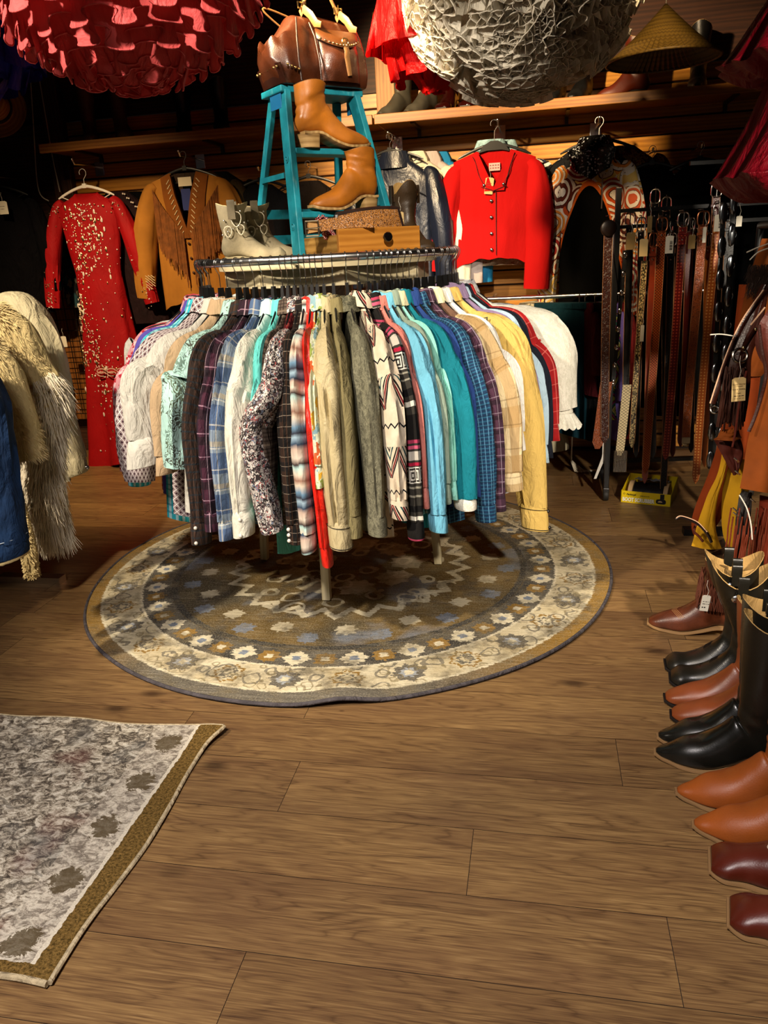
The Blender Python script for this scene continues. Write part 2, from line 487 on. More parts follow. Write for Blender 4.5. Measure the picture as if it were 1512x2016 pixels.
# ------------------------------------------------------------------ rugs
def round_rug_mat():
    def b(g):
        o = g.ob(); x, y, _ = g.sep(o)
        jit = g.sep(g.noise(g.mp(o, (30, 90, 1)), 1.5, 2, col=True))
        x = g.m('ADD', x, g.m('MULTIPLY', g.m('SUBTRACT', jit[0], .5), .03)); y = g.m('ADD', y, g.m('MULTIPLY', g.m('SUBTRACT', jit[1], .5), .012))
        r = g.m('SQRT', g.m('ADD', g.m('MULTIPLY', x, x), g.m('MULTIPLY', y, y)))
        a = g.m('ARCTAN2', y, x)
        big = g.noise(o, 5, 4, .6); big2 = g.noise(g.mp(o, (1, 1, 1), loc=(5, 3, 1)), 2.2, 3)
        yarn = g.noise(g.mp(o, (40, 240, 1)), 1.4, 3, .7)
        yarn2 = g.noise(g.mp(o, (60, 60, 1)), 3, 3, .7)
        snap = lambda v, s: g.m('DIVIDE', g.m('FLOOR', g.m('MULTIPLY', v, s)), s)
        cream, grey, must, dark, slate, olive = '#e8dcb9', '#6d675a', '#9a7530', '#3c3a36', '#7f8b9a', '#6e5a32'
        def star(n, rc, sz, off=0.0, squash=1.0, snp=110):
            u = g.m('MULTIPLY', g.cell(g.m('ADD', a, off), 2 * PI / n), 2 * PI * rc / n)
            v = g.m('SUBTRACT', r, rc)
            u = g.m('ABSOLUTE', snap(u, snp)); v = g.m('ABSOLUTE', snap(v, snp))
            dia = g.m('ADD', u, g.m('MULTIPLY', v, squash))
            cross = g.m('MAXIMUM', g.m('MULTIPLY', u, 1.0), g.m('MULTIPLY', v, 1.0))
            sq = g.m('MINIMUM', g.m('ADD', dia, 0.0), g.m('MULTIPLY', cross, 1.45))
            return sq
        lt = lambda d, s: g.m('LESS_THAN', d, s)
        # central field
        fld = g.mix(g.rng(big, .38, .62), '#5f4a1e', '#80683a')
        fld = g.mix(g.rng(big2, .5, .62), fld, '#4d432e')
        fld = g.mix(g.m('MULTIPLY', g.rng(g.noise(g.mp(o, (1, 1, 1), loc=(9, 1, 0)), 3.1, 3), .55, .62), .6), fld, slate)
        zig = g.m('ADD', .44, g.m('MULTIPLY', g.m('ABSOLUTE', g.cell(a, 2 * PI / 26)), .13))
        fld = g.mix(g.m('MULTIPLY', lt(g.m('ABSOLUTE', g.m('SUBTRACT', r, zig)), .02), .75), fld, cream)
        cr = g.vor(g.mix(.05, o, g.noise(o, 14, 2, col=True)), 9)
        fld = g.mix(g.m('MULTIPLY', g.m('MULTIPLY', lt(g.m('ABSOLUTE', g.m('SUBTRACT', cr[0], .32)), .06), lt(r, .5)), .7), fld, cream)
        fld = g.mix(g.m('MULTIPLY', lt(star(16, .6, .05), .042), .65), fld, cream)
        fld = g.mix(g.m('MULTIPLY', lt(star(16, .66, .05, .2), .04), .8), fld, slate)
        fld = g.mix(g.m('MULTIPLY', lt(star(9, .24, .05, .2), .08), .6), fld, cream)
        fld = g.mix(lt(g.m('ABSOLUTE', g.m('SUBTRACT', r, .735)), .013), fld, dark)
        # dark band with crosses
        bd = g.mix(g.rng(big, .4, .6), dark, grey)
        s1 = star(26, .805, .05); s2 = star(26, .805, .05, PI / 26)
        bd = g.mix(lt(s1, .046), bd, cream); bd = g.mix(lt(s1, .016), bd, slate)
        bd = g.mix(lt(s2, .04), bd, must); bd = g.mix(lt(s2, .014), bd, cream)
        # cream band
        cb = g.mix(g.rng(big, .35, .65), cream, '#c9b78c')
        s3 = star(15, .94, .05, .1); s4 = star(15, .94, .05, .1 + PI / 15)
        cb = g.mix(lt(s3, .06), cb, grey); cb = g.mix(lt(s3, .036), cb, '#a9aeb0'); cb = g.mix(lt(s3, .014), cb, cream)
        ed = g.m('ABSOLUTE', g.m('SUBTRACT', s4, .055)); cb = g.mix(lt(ed, .006), cb, must)
        ed = g.m('ABSOLUTE', g.m('SUBTRACT', s4, .03)); cb = g.mix(lt(ed, .005), cb, grey)
        sc1 = g.m('ABSOLUTE', g.m('SUBTRACT', g.vor(g.mix(.04, o, g.noise(o, 22, 2, col=True)), 13)[0], .36))
        cb = g.mix(g.m('MULTIPLY', lt(sc1, .045), .8), cb, grey)
        sc2 = g.m('ABSOLUTE', g.m('SUBTRACT', g.vor(g.mix(.05, g.mp(o, (1, 1, 1), loc=(3, 5, 0)), g.noise(o, 18, 2, col=True)), 19)[0], .3)); cb = g.mix(g.m('MULTIPLY', lt(sc2, .045), .7), cb, '#8a7a52')
        # outer band
        ob_ = g.mix(g.rng(g.m('ABSOLUTE', x), .45, .85), grey, must)
        sel = lambda d: g.m('GREATER_THAN', g.m('ADD', r, g.m('MULTIPLY', g.m('SUBTRACT', yarn2, .5), .02)), d)
        col = g.mix(sel(.75), fld, bd); col = g.mix(sel(.862), col, cream); col = g.mix(sel(.872), col, cb)
        col = g.mix(sel(1.012), col, cream); col = g.mix(sel(1.022), col, ob_)
        dist = g.noise(o, 9, 5, .75); streak = g.noise(g.mp(o, (5, 130, 1)), 1.5, 4, .7)
        col = g.mix(g.rng(dist, .48, .66, 0, .7), col, '#77694b')
        col = g.mix(g.rng(g.noise(g.mp(o, (1, 1, 1), loc=(4, 9, 2)), 7, 4, .7), .52, .64, 0, .6), col, '#3a362f')
        col = g.mix(g.rng(streak, .48, .7, 0, .75), col, g.mix(.65, col, '#1f1b16')); col = g.mix(g.rng(streak, .28, .45, .5, 0), col, g.mix(.5, col, '#efe6cf'))
        col = g.mix(g.rng(yarn, .35, .75, .0, .5), col, g.mix(.5, col, '#2a251d'))
        col = g.mix(g.rng(yarn2, .5, .8, .0, .4), col, '#e2d6b6')
        return col, g.m('ADD', yarn, yarn2)
    return mat('round rug pile', b, rough=.95, spec=.1, bump=.6, bdist=.004)

def build_round_rug():
    t = thing('round_rug', 'large round distressed rug in cream, olive and grey under the clothes rack', 'rug', (-.778, 2.975, 0))
    R = 1.08
    def lift(x, y):
        d = math.hypot(x - .21, y + 1.03); e = math.hypot(x + .05, y + 1.06)
        return .022 * math.exp(-(d / .09) ** 2) + .004 * math.exp(-(e / .2) ** 2) + .002 * nz(x * 3, y * 3) + .002
    def rad(a):
        return R * (1 + .004 * math.sin(3 * a + 1) + .003 * math.sin(7 * a)) - .02 * math.exp(-((a - (-PI / 2 + .2)) / .07) ** 2)
    mb = MB(); rows = []; n = 160
    for q in [0.02, .1, .2, .3, .4, .5, .6, .68, .75, .8, .85, .9, .93, .96, .98, 1.0]:
        row = []
        for k in range(n):
            a = 2 * PI * k / n; r = rad(a) * q * .996
            x, y = r * math.cos(a), r * math.sin(a); row.append(V((x, y, .009 + lift(x, y))))
        rows.append(row)
    last = [V((p.x, p.y, lift(p.x, p.y) - .001)) for p in rows[-1]]
    rows.append(last); low = [V((p.x * .02, p.y * .02, .0005)) for p in last]; rows.append([V((p.x * .8, p.y * .8, max(.0005, lift(p.x, p.y) * .2 - .001))) for p in last]); rows.append(low)
    mb.loft(rows, True, True)
    mb.build('pile', round_rug_mat(), t)
    mb = MB(); path = []
    for k in range(n + 1):
        a = 2 * PI * k / n; r = rad(a); x, y = r * math.cos(a), r * math.sin(a); path.append(V((x, y, .0065 + lift(x, y))))
    mb.tube(path, .0065, 8, False)
    mb.build('bound_edge', cloth('grey rug binding', '#4f4a4c', .3, 40), t)
build_round_rug()

def rect_rug_mat():
    def b(g):
        o = g.ob(); x, y, _ = g.sep(o)   # origin at the far right corner; x to the left is negative, y towards the viewer negative
        ew = g.m('MULTIPLY', g.m('SUBTRACT', g.noise(o, 60, 2), .5), .012)
        dx = g.m('ADD', g.m('MULTIPLY', x, -1), ew); dy = g.m('ADD', g.m('ADD', y, .815), ew)
        n1 = g.noise(g.mp(o, (1, 1.5, 1)), 38, 5, .8, .7); n2 = g.noise(o, 6, 4, .6); n3 = g.noise(g.mp(o, (60, 110, 1)), 3, 3, .7)
        vo = g.vor(g.mix(.06, o, g.noise(o, 12, 3, col=True)), 11)[0]
        c = g.ramp(n1, [(.37, '#3b342c'), (.45, '#6f6557'), (.52, '#b0a590'), (.6, '#ddd5c2')])
        c = g.mix(g.rng(n2, .5, .66, 0, .6), c, '#6a645a')
        c = g.mix(g.rng(g.noise(g.mp(o, (1, 1, 1), loc=(3, 7, 0)), 4.2, 3), .6, .72, 0, .5), c, '#7c4a42')
        c = g.mix(g.rng(g.noise(g.mp(o, (1, 1, 1), loc=(8, 2, 0)), 5, 3), .56, .68, 0, .5), c, '#4a4f52')
        c = g.mix(g.m('MULTIPLY', g.m('LESS_THAN', g.m('ABSOLUTE', g.m('SUBTRACT', vo, .36)), .035), .55), c, '#4a443d')
        # border: flower band, pale line, tan outer band
        u = g.cell(y, .165); fl = g.m('SQRT', g.m('ADD', g.m('POWER', g.m('MULTIPLY', u, .165), 2), g.m('POWER', g.m('SUBTRACT', dx, .115), 2)))
        fl = g.m('ADD', fl, g.m('MULTIPLY', g.m('SUBTRACT', n1, .5), .09))
        inb = g.m('LESS_THAN', dx, .175)
        cream = g.mix(g.rng(n1, .42, .56), '#8a7f70', '#d3c9b5')
        c = g.mix(g.m('MULTIPLY', inb, .7), c, cream)
        c = g.mix(g.m('MULTIPLY', g.m('LESS_THAN', fl, .036), .85), c, '#57492f')
        c = g.mix(g.m('LESS_THAN', dx, .062), c, '#d8ceb8')
        tan = g.mix(g.rng(g.noise(g.mp(o, (50, 50, 1)), 3, 4, .8), .38, .62), '#40300f', '#8a6c38')
        c = g.mix(g.m('LESS_THAN', g.m('MINIMUM', dx, g.m('ADD', dy, .02)), .052), c, tan)
        c = g.mix(g.rng(n3, .35, .75, 0, .35), c, '#241f1b')
        return c, n3
    return mat('rectangular rug pile', b, rough=.95, spec=.1, bump=.6, bdist=.004)
def build_rect_rug():
    t = thing('area_rug', 'rectangular faded grey rug with tan border and pale piping', 'rug', (-.884, 1.752, 0))
    W, L = 1.3, .815
    def z(u, v):
        x, y = -W * u, -L * v
        return .006 + .014 * math.exp(-((x * x + y * y) / .07 ** 2)) + .004 * math.exp(-((x) ** 2 + (y + L) ** 2) / .01) + .0025 * max(0, math.sin(v * 17)) * math.exp(-u * 30) + .001
    def fn(u, v):
        x = -W * u - .008 * math.sin(v * 9) * (1 - u) + .02 * math.exp(-((v - .0) / .06) ** 2) * math.exp(-u * 25); y = -L * v + .006 * math.sin(u * 22)
        return V((x, y, z(u, v)))
    mb = MB(); mb.surf(fn, 60, 50, .008); mb.build('pile', rect_rug_mat(), t)
    mb = MB(); mb.tube([fn(0, k / 60) + V((.003, 0, 0)) for k in range(61)], .0055, 8)
    mb.tube([fn(k / 60, 1) + V((0, -.003, 0)) for k in range(61)], .0065, 8); mb.tube([fn(k / 60, 0) + V((0, .003, 0)) for k in range(61)], .005, 8)
    mb.build('piping', cloth('pale rug piping', '#b7a684', .3, 60), t)
build_rect_rug()
# ================================================================== the round rack with its table top
RC = V((-.785, 3.0, 0)); RZ = 1.27; RR = .485
chrome = metal('chrome', '#e2e2e2', .24)
steel = metal('brushed steel hook', '#b9b9b9', .22)
creamw = woody('cream painted wood', '#d8ccaa', '#b7a982', 5, .55)
TOC = V((.2530, -.9675, 0)); RIT = V((.9675, .2530, 0))
def rdir(ph): return TOC * math.cos(R_(ph)) + RIT * math.sin(R_(ph))

def build_rack():
    t = thing('clothes_rack', 'round chrome clothes rack with a cream wooden table top and splayed legs', 'rack', RC)
    mb = MB(); mb.ring((0, 0, RZ), RR, .0135, 96, 12); mb.build('hang_rail', chrome, t)
    mb = MB(); mb.lathe([(.40, 1.238), (.412, 1.24), (.414, 1.256), (.408, 1.262), (.001, 1.262), (.001, 1.238)], 64); mb.build('table_top', creamw, t)
    mb = MB(); n = 8
    for k in range(n):
        a, b = [V((.385 * math.cos(q), .385 * math.sin(q), 1.208)) for q in (2 * PI * (k - .5) / n, 2 * PI * (k + .5) / n)]
        mb.beam(a, b, .02, .06)
    mb.build('apron', creamw, t, bevel=.002, smooth=False)
    for a in (-90, 180, 0, 90):
        d = V((math.cos(R_(a)), math.sin(R_(a)), 0)); mb = MB()
        m = MB(); top = d * .3 + V((0, 0, 1.235)); bot = d * .387 + V((0, 0, .0165))
        m.beam(top, bot, .032, .032, up=d); m.build('leg', creamw, t, bevel=.003, smooth=False)
        m = MB(); p = d * .40 + V((0, 0, 1.25)); m.beam(p, d * RR + V((0, 0, 1.262)), .016, .006); m.build('rail_bracket', steel, t, smooth=False)
build_rack()

# ------------------------------------------------------------------ hangers
blackp = plain('black hanger plastic', '#0b0b0c', .35, .5)
whitep = plain('white hanger plastic', '#e9e4dd', .35, .5)
def hanger(loc, rz, label, group=None, w=.2, m=None, hookm=None, drop=.05, hr=.0165, lower=True, tilt=0.0, slope=.062, broad=False):
    """a hanger whose hook goes over a rail at the origin, shoulders along local x"""
    m = m or blackp; hookm = hookm or steel
    t = thing('clothes_hanger', label, 'hanger', loc, rz, group)
    mb = MB(); path = []
    for k in range(13):
        a = R_(205 - 205 * k / 12 - 0); path.append(V((math.cos(a) * hr, 0, math.sin(a) * hr)))
    path += [V((hr * .92, 0, -.012)), V((hr * .45, 0, -.026)), V((.001, 0, -.036)), V((0, 0, -drop - .02))]
    mb.tube(path, .0016, 6); mb.build('hook', hookm, t)
    z0 = -drop - .012; mb = MB()
    for s in (-1, 1):
        p = [V((s * w * q, 0, z0 - slope * q ** 1.5 - .004)) for q in (0, .1, .25, .45, .65, .85, 1.0)]
        mb.tube(p, [.0085, .009, .0085, .008, .0075, .007, .004], 8, True, .55)
    mb.box((0, 0, z0 + (.012 if drop > .1 else -.002)), (.026, .013, .052 if drop > .1 else .026), tap=.7 if drop > .1 else 1.0)
    if broad: mb.prism([(-.085, -.045), (-.06, -.01), (-.02, .012), (.02, .012), (.06, -.01), (.085, -.045), (.04, -.035), (-.04, -.035)], lambda a, b, d: V((a, d, z0 + b)), -.008, .008)
    mb.build('shoulders', m, t)
    if lower:
        mb = MB(); mb.tube([V((-w * .9, 0, z0 - slope * .9)), V((-w * .6, 0, z0 - slope - .018)), V((w * .6, 0, z0 - slope - .018)), V((w * .9, 0, z0 - slope * .9))], .003, 6); mb.build('bar', m, t)
    return t

# ------------------------------------------------------------------ shirts
def torso_mb(L, seed, hw=.215, th=.026, neck=.068, z0=-.085, hem=.0, folds=1.0, hemw=None, nring=30, nseg=44, wedge=0.0, dz=0.0):
    """a hanging shirt body: flat oval rings from the neck to the hem (local x = hanger line)"""
    mb = MB(); rings = []
    hemw = hemw or hw
    tab = [(0, neck), (.01, neck * 1.2), (.045, hw * .6), (.085, hw * .86), (.115, hw * .97), (.14, hw), (.2, hw * .99), (.45, hw * .96), (1, hemw)]
    for i in range(nring + 1):
        q = (i / nring) ** 1.55; d = q * L
        a = pl(tab, d) if d < .45 else lerp(pl(tab, .45), hemw, (d - .45) / max(.01, L - .45))
        b = th * pl([(0, 1.15), (.03, 1.0), (.1, .95), (.3, 1.15), (1, 1.2)], d)
        row = []
        for k in range(nseg):
            u = 2 * PI * k / nseg; x = math.copysign(abs(math.cos(u)) ** .8, math.cos(u)) * a; y = math.copysign(abs(math.sin(u)) ** .8, math.sin(u)) * b
            s = min(1, d / .25) * folds * (th / .026)
            y += s * (.011 * nz(x * 14 + seed, d * 2.2, seed + (1 if y > 0 else 7)) + .006 * nz(x * 34, d * 4 + seed, 3 + (1 if y > 0 else 7)))
            zz = z0 - d
            if wedge: y *= max(.3, 1 + x / wedge)
            x += math.copysign(1, x) * max(0, d - .25) * .07 * abs(x) / max(a, .01) if wedge else 0
            if i >= nring - 3: zz += hem * (1 - (x / max(a, .01)) ** 2) * -.04 + .006 * nz(x * 9, seed)
            row.append(V((x, y, zz + dz)))
        rings.append(row)
    mb.loft(rings)
    return mb
def sleeve_mb(pts, rx, ry, seed, nr=42, ns=26, fold=1.0, tip=True, xax=V((1, 0, 0))):
    mb = MB(); rings = []
    for i in range(nr + 1):
        t = i / nr; p = spline(pts, t); tg = (spline(pts, min(1, t + .02)) - spline(pts, max(0, t - .02))).normalized()
        e1 = (xax - tg * xax.dot(tg)).normalized(); e2 = tg.cross(e1)
        a = spline(rx, t); b = spline(ry, t); row = []
        for k in range(ns):
            u = 2 * PI * k / ns; c, s_ = math.cos(u), math.sin(u)
            rg = 1 - 2 * abs(nz(c * 2.1 + seed, s_ * 2.1, t * 1.7 + seed * .3)) 
            r = 1 + fold * (.16 * nz(c * 1.6 + seed, s_ * 1.6, t * 2.2) + .24 * max(-.5, rg) * min(1, t * 3) + .1 * nz(c * 3 + seed, s_ * 3 + 5, t * 8 + seed) + .05 * math.sin(3 * u + seed + 4 * t))
            row.append(p + e1 * (c * a * r) + e2 * (s_ * b * r))
        rings.append(row)
    mb.loft(rings)
    return mb, rings

def shirt(name, label, ph, body, sleeve=None, collar=None, cuff=None, out=0.0, sl=.6, L=.74, sw=0.0, th=.0145, st=.03, sr=.062, bend=0.0, bx=0.0, fl=.075,
          btn=0, btnm=None, cuffh=.06, cuffw=1.0, ruffle=None, hem=1.0, hook_dr=.0, cat='shirt', stitch=None, seed=None, hw=.215, yoke=None, low=0.0, col_open=False, fold=1.0, lean=0.0):
    d = rdir(ph); a = math.atan2(d.y, d.x)
    seed = seed if seed is not None else ph * 1.37 + 11
    loc = RC + d * RR + V((0, 0, RZ - .001))
    hanger(loc, a + R_(lean), hanger_label(name, label), 'black hangers around the round rack', drop=.105, w=.175, slope=.125)
    t = thing(name, label, cat, loc - V((0, 0, .062)), a + R_(lean), 'garments on the round rack')
    body = MATS[body] if isinstance(body, str) else body
    sleeve = sleeve or body; collar = collar or body; cuff = cuff or sleeve
    torso_mb(L - .05, seed, hw=hw, th=th, hem=hem, wedge=RR).build('body', body, t, ang=60)
    # collar: a stand and a turned-down leaf
    mb = MB(); rings = []; cz_ = .016 * nz(seed * 1.7, 3.3); cw_ = 1 + .14 * nz(seed * 2.3, 8.1)
    for q, (w_, dp, z) in enumerate([(.07, .027, -.098), (.066, .03, -.08), (.062, .03, -.058), (.063, .032, -.0535), (.069, .037, -.056), (.078, .043, -.075), (.09, .047, -.1), (.089, .044, -.101), (.072, .036, -.075)]):
        row = []
        for k in range(28):
            u = 2 * PI * k / 28; pt = .02 * max(0, math.sin(u)) ** 8 if 5 <= q <= 7 else 0
            row.append(V((math.cos(u) * w_ * cw_, math.sin(u) * dp, z - pt + (cz_ if q else 0) + .009 * nz(math.cos(u) * 1.5 + seed, math.sin(u) * 1.5))))
        rings.append(row)
    mb.loft(rings, True, True); mb.build('collar', collar, t, ang=50)
    if yoke:
        torso_mb(.17, seed, hw=hw + .003, th=th + .003, folds=.6, nring=16, wedge=RR).build('yoke', yoke, t, ang=60)
    # outer sleeve
    o = out
    o *= .55
    pts = [V((.13, 0, -.155)), V((.2 + o * .5, sw * .05, -.205 - low * .2)), V((.228 + o, sw * .25, -.31 - low)), V((.25 + o + bx + fl * .5, sw * .6 + bend, -.10 - sl * .5 - low)), V((.248 + o + fl, sw, -.035 - sl - low))]
    rx = [.018, .048, sr, sr * .9, sr * .62]; ry = [.012, st * .7, st * .92, st * .82, st * .66]
    mb, rg = sleeve_mb(pts, rx, ry, seed, fold=fold); s_o = mb.build('sleeve', sleeve, t, ang=60)
    # inner sleeve, plain
    pts2 = [V((-.13, 0, -.155)), V((-.19, 0, -.21)), V((-.21, 0, -.33)), V((-.205, .002, -.47)), V((-.2, 0, -.62))]
    mb, _ = sleeve_mb(pts2, [.02, .04, .045, .04, .032], [.006, .009, .009, .009, .008], seed + 5, nr=16, ns=10); mb.build('sleeve', sleeve, t, ang=60)
    end = pts[-1]; tg = (pts[-1] - pts[-2]).normalized(); ra, rb = sr * .62, st * .66
    if cuffh > 0:
        mb = MB(); rings = []
        for q, (k1, dz) in enumerate([(1.0, -.012), (cuffw * 1.06, -.006), (cuffw * 1.1, .01), (cuffw * 1.1, cuffh * .5), (cuffw * 1.06, cuffh), (cuffw * .98, cuffh + .002), (cuffw * .9, cuffh - .012)]):
            c = end + tg * dz
            rings.append([c + V((math.cos(u) * ra * k1, math.sin(u) * rb * k1 * (1.15 if q > 1 else 1), .004 * math.cos(u + seed))) for u in [2 * PI * j / 20 for j in range(20)]])
        mb.loft(rings); c_o = mb.build('cuff', cuff, t, ang=50)
        for j in range(btn):
            mb = MB(); zc = end + tg * lerp(.012, cuffh - .012, j / max(1, btn - 1) if btn > 1 else .5)
            an = btnm[1] if btnm else .6
            p = zc + V((math.cos(an) * ra * cuffw * 1.12, math.sin(an) * rb * cuffw * 1.28, 0))
            mb.ball(p, .0065, 10, 6, (1, 1, 1)); mb.build('snap_button', btnm[0] if btnm else MATS['pearl'], c_o)
        if stitch:
            mb = MB()
            for dz in (.004, cuffh - .006):
                c = end + tg * dz
                mb.tube([c + V((math.cos(u) * ra * cuffw * 1.13, math.sin(u) * rb * cuffw * 1.28, .004 * math.cos(u + seed))) for u in [2 * PI * j / 40 for j in range(41)]], .0013, 4, False)
            mb.build('contrast_stitching', stitch, c_o)
    if ruffle:
        mb = MB(); rings = []; n = 90
        for q in range(5):
            f = q / 4; rings.append([end + V((math.cos(u) * (ra * .95 + f * .03 + .006 * f * math.sin(13 * u)), math.sin(u) * (rb + f * .025 + .01 * f * math.sin(11 * u + 1)), -cuffh - .055 * f + .006 * f * math.sin(15 * u))) for u in [2 * PI * k / n for k in range(n)]])
        mb.loft(rings, False, False); mb.build('lace_ruffle', ruffle, t, ang=70)
    return t
HL = {}
def hanger_label(name, label):
    return 'black hanger with chrome hook holding the ' + HL[label]

def fabrics():
    mat('pearl', lambda g: hx('#d8d3c6'), rough=.2, spec=.6)
    mat('dark snap', lambda g: hx('#1c1a18'), rough=.3, spec=.6)
    cloth('coral', '#b8474a'); cloth('navy lace', '#232938'); cloth('bluegrey lace', '#8d98a6', .4, 60)
    print_('red floral', '#c98f95', ['#a31d2a', '#d9c3c4', '#b02a3a'], 95, .42)
    cloth('violet', '#5b4fa8'); plaid('turquoise check', '#36b4c4', [(0, .02, .4, 0, '#d9ecec', .6), (1, .03, .3, 0, '#1b7f99', .6)])
    def dm(g):
        x, y, _ = g.sep(g.uv()); p = .021
        a = g.m('ABSOLUTE', g.cell(g.m('ADD', x, g.m('MULTIPLY', y, .75)), p)); b = g.m('ABSOLUTE', g.cell(g.m('SUBTRACT', x, g.m('MULTIPLY', y, .75)), p))
        s = g.m('MAXIMUM', a, b)
        c = g.mix(g.m('LESS_THAN', s, .4), hx('#d9d2d0'), '#5a3a44'); c = g.mix(g.m('LESS_THAN', s, .3), c, '#cbb9b6'); c = g.mix(g.m('LESS_THAN', s, .22), c, '#3f2731')
        return c, wr(g)
    mat('diamond print', dm, rough=.85, bump=.5, bdist=.014, spec=.2)
    cloth('white cotton', '#c6c3b8', .06); cloth('blush', '#d8b3a4'); cloth('peach olive', '#b59a78')
    print_('mint paisley', '#a9cfc6', ['#5d6b57', '#4b5148', '#6f8a7e'], 17, .46, .8, ring=True)
    plaid('brown diamond', '#2b211c', [(0, .02, .3, 0, '#4a3429', .7), (1, .025, .2, 0, '#1b2b33', .6)])
    plaid('burgundy plaid', '#2b1a25', [(0, .06, .35, 0, '#4a2434', .7), (1, .07, .35, 0, '#1a1418', .7), (0, .06, .05, .3, '#c7a9b4', .8), (1, .07, .05, .3, '#b08a9a', .8)])
    plaid('blue tan plaid', '#7f8f9f', [(1, .13, .5, 0, '#2f4d7a', .75), (1, .13, .12, .45, '#b5a37a', .7), (0, .05, .25, 0, '#3a4660', .5), (0, .05, .1, .4, '#d3c7a5', .5), (1, .065, .06, .2, '#d9d4c2', .6)])
    cloth('ivory shirting', '#cfccbb', .05); cloth('pale mint shirting', '#c6e0d8', .06); cloth('aqua', '#63c9c0')
    plaid('brown tweed', '#5e5146', [(0, .012, .4, 0, '#2c221c', .7), (1, .012, .4, 0, '#2c221c', .7), (1, .06, .1, 0, '#8b7a66', .8)])
    def sp(g):
        uv = g.uv(); n = g.vor(g.mix(.05, uv, g.noise(uv, 70, 2, col=True)), 130)
        r, q, b = g.sep(n[1])
        c = g.ramp(r, [(0, '#2b2625'), (.36, '#5d4b4d'), (.52, '#b7afa6'), (.74, '#d6d0c6'), (.88, '#9b4d4a'), (.94, '#6d7788')], True)
        return c, wr(g)
    mat('speckled floral', sp, rough=.8, bump=.5, bdist=.014, spec=.2)
    print_('burgundy floral', '#4a0f14', ['#6d1a1d', '#2a0709', '#8a3a33'], 60, .4)
    plaid('black plaid', '#17130f', [(0, .05, .5, 0, '#2e1d14', .8), (1, .07, .4, 0, '#0c0b0c', .8), (1, .028, .07, .3, '#8a7d6d', .8), (0, .07, .04, .3, '#4d3626', .8)])
    def serape(g):
        x, y, _ = g.sep(g.uv()); w = g.noise(g.uv(), 12, 2)
        t = g.m('FRACT', g.m('ADD', g.m('MULTIPLY', y, 5.2), g.m('MULTIPLY', w, .12)))
        return g.ramp(t, [(0, '#8fa7b5'), (.1, '#2c3f55'), (.18, '#b9a392'), (.3, '#c6b9a8'), (.4, '#3a2a2a'), (.45, '#a9c6c0'), (.56, '#d2c6b2'), (.66, '#8f6a58'), (.74, '#c9bba6'), (.86, '#5f7f96'), (.94, '#2b2a35'), (1, '#8fa7b5')]), wr(g)
    mat('serape stripe', serape, rough=.85, bump=.5, bdist=.014, spec=.2)
    cloth('scarlet satin', '#d8200f', .15, 6, .42, spec=.5)
    print_('meadow floral', '#c9cdb0', ['#8a9a4c', '#c99a2d', '#7fa0a8', '#b5562c'], 26, .45)
    cloth('tan sateen', '#b5a67c', .08, 6, .55, spec=.4); cloth('khaki twill', '#7b714c', .1); 
    def lace(c1, c2, sc_, nm):
        def b(g):
            uv = g.uv(); st = g.mp(uv, (1, .45, 1))
            n = g.noise(st, sc_, 4, .7, 1.2); v = g.vor(g.mix(.05, uv, g.noise(uv, 30, 2, col=True)), sc_ * 1.4, 'DISTANCE_TO_EDGE')[0]
            f = g.m('ADD', g.rng(n, .4, .6, 0, .6), g.rng(v, .0, .1, .5, 0))
            return g.mix(f, c1, c2), f
        return mat(nm, b, rough=.9, spec=.15, bump=.5)
    lace('#2e2f26', '#75725c', 45, 'acid wash lace'); lace('#c9c6b6', '#e8e5d8', 60, 'white lace'); lace('#514f40', '#85826a', 70, 'olive boucle')
    def sw(g):
        x, y, _ = g.sep(g.uv()); pv = .2; v = g.cell(y, pv); u = g.cell(x, .105)
        tri = g.m('ADD', g.m('MULTIPLY', g.m('ABSOLUTE', u), .95), g.m('MULTIPLY', v, 1.0))
        inb = g.m('LESS_THAN', g.m('ABSOLUTE', g.m('SUBTRACT', v, -.12)), .24)
        c = g.mix(g.rng(g.noise(g.uv(), 20, 2), .3, .7), hx('#bfae93'), hx('#d9ccb4'))
        for lo, hi, cl in ((-.02, .2, '#1f1a1c'), (.04, .14, '#c9bba0'), (.07, .13, '#6e1d24'), (-.2, -.14, '#2a4a4c'), (-.32, -.27, '#1f1a1c')):
            s = g.m('MULTIPLY', g.m('GREATER_THAN', tri, lo), g.m('LESS_THAN', tri, hi)); c = g.mix(g.m('MULTIPLY', s, inb), c, cl)
        zz = g.m('ADD', v, g.m('MULTIPLY', g.m('ABSOLUTE', g.cell(x, .03)), .12))
        s = g.m('LESS_THAN', g.m('ABSOLUTE', g.m('SUBTRACT', zz, .37)), .014); c = g.mix(s, c, '#17191c')
        return c, wr(g)
    mat('southwest blanket', sw, rough=.95, bump=.5, bdist=.014, spec=.1)
    def key(g):
        x, y, _ = g.sep(g.uv()); v = g.cell(y, .34); c = hx('#35322c')
        def band(lo, hi, cl, k=1.0):
            nonlocal c
            c = g.mix(g.m('MULTIPLY', g.m('MULTIPLY', g.m('GREATER_THAN', v, lo), g.m('LESS_THAN', v, hi)), k), c, cl)
        band(-.5, -.3, '#191715'); band(-.3, -.27, '#a33a55'); band(-.25, -.22, '#c05570'); band(-.2, -.12, '#b9b4a6'); band(-.1, -.07, '#a31f3a')
        kx = g.m('FRACT', g.m('MULTIPLY', x, 24)); ky = g.m('DIVIDE', g.m('SUBTRACT', v, -.06), .15)
        a = g.m('MAXIMUM', g.m('ABSOLUTE', g.m('SUBTRACT', kx, .5)), g.m('ABSOLUTE', g.m('SUBTRACT', ky, .5)))
        sq = g.m('MULTIPLY', g.m('GREATER_THAN', g.m('SINE', g.m('MULTIPLY', a, 30)), .1), g.m('LESS_THAN', a, .5))
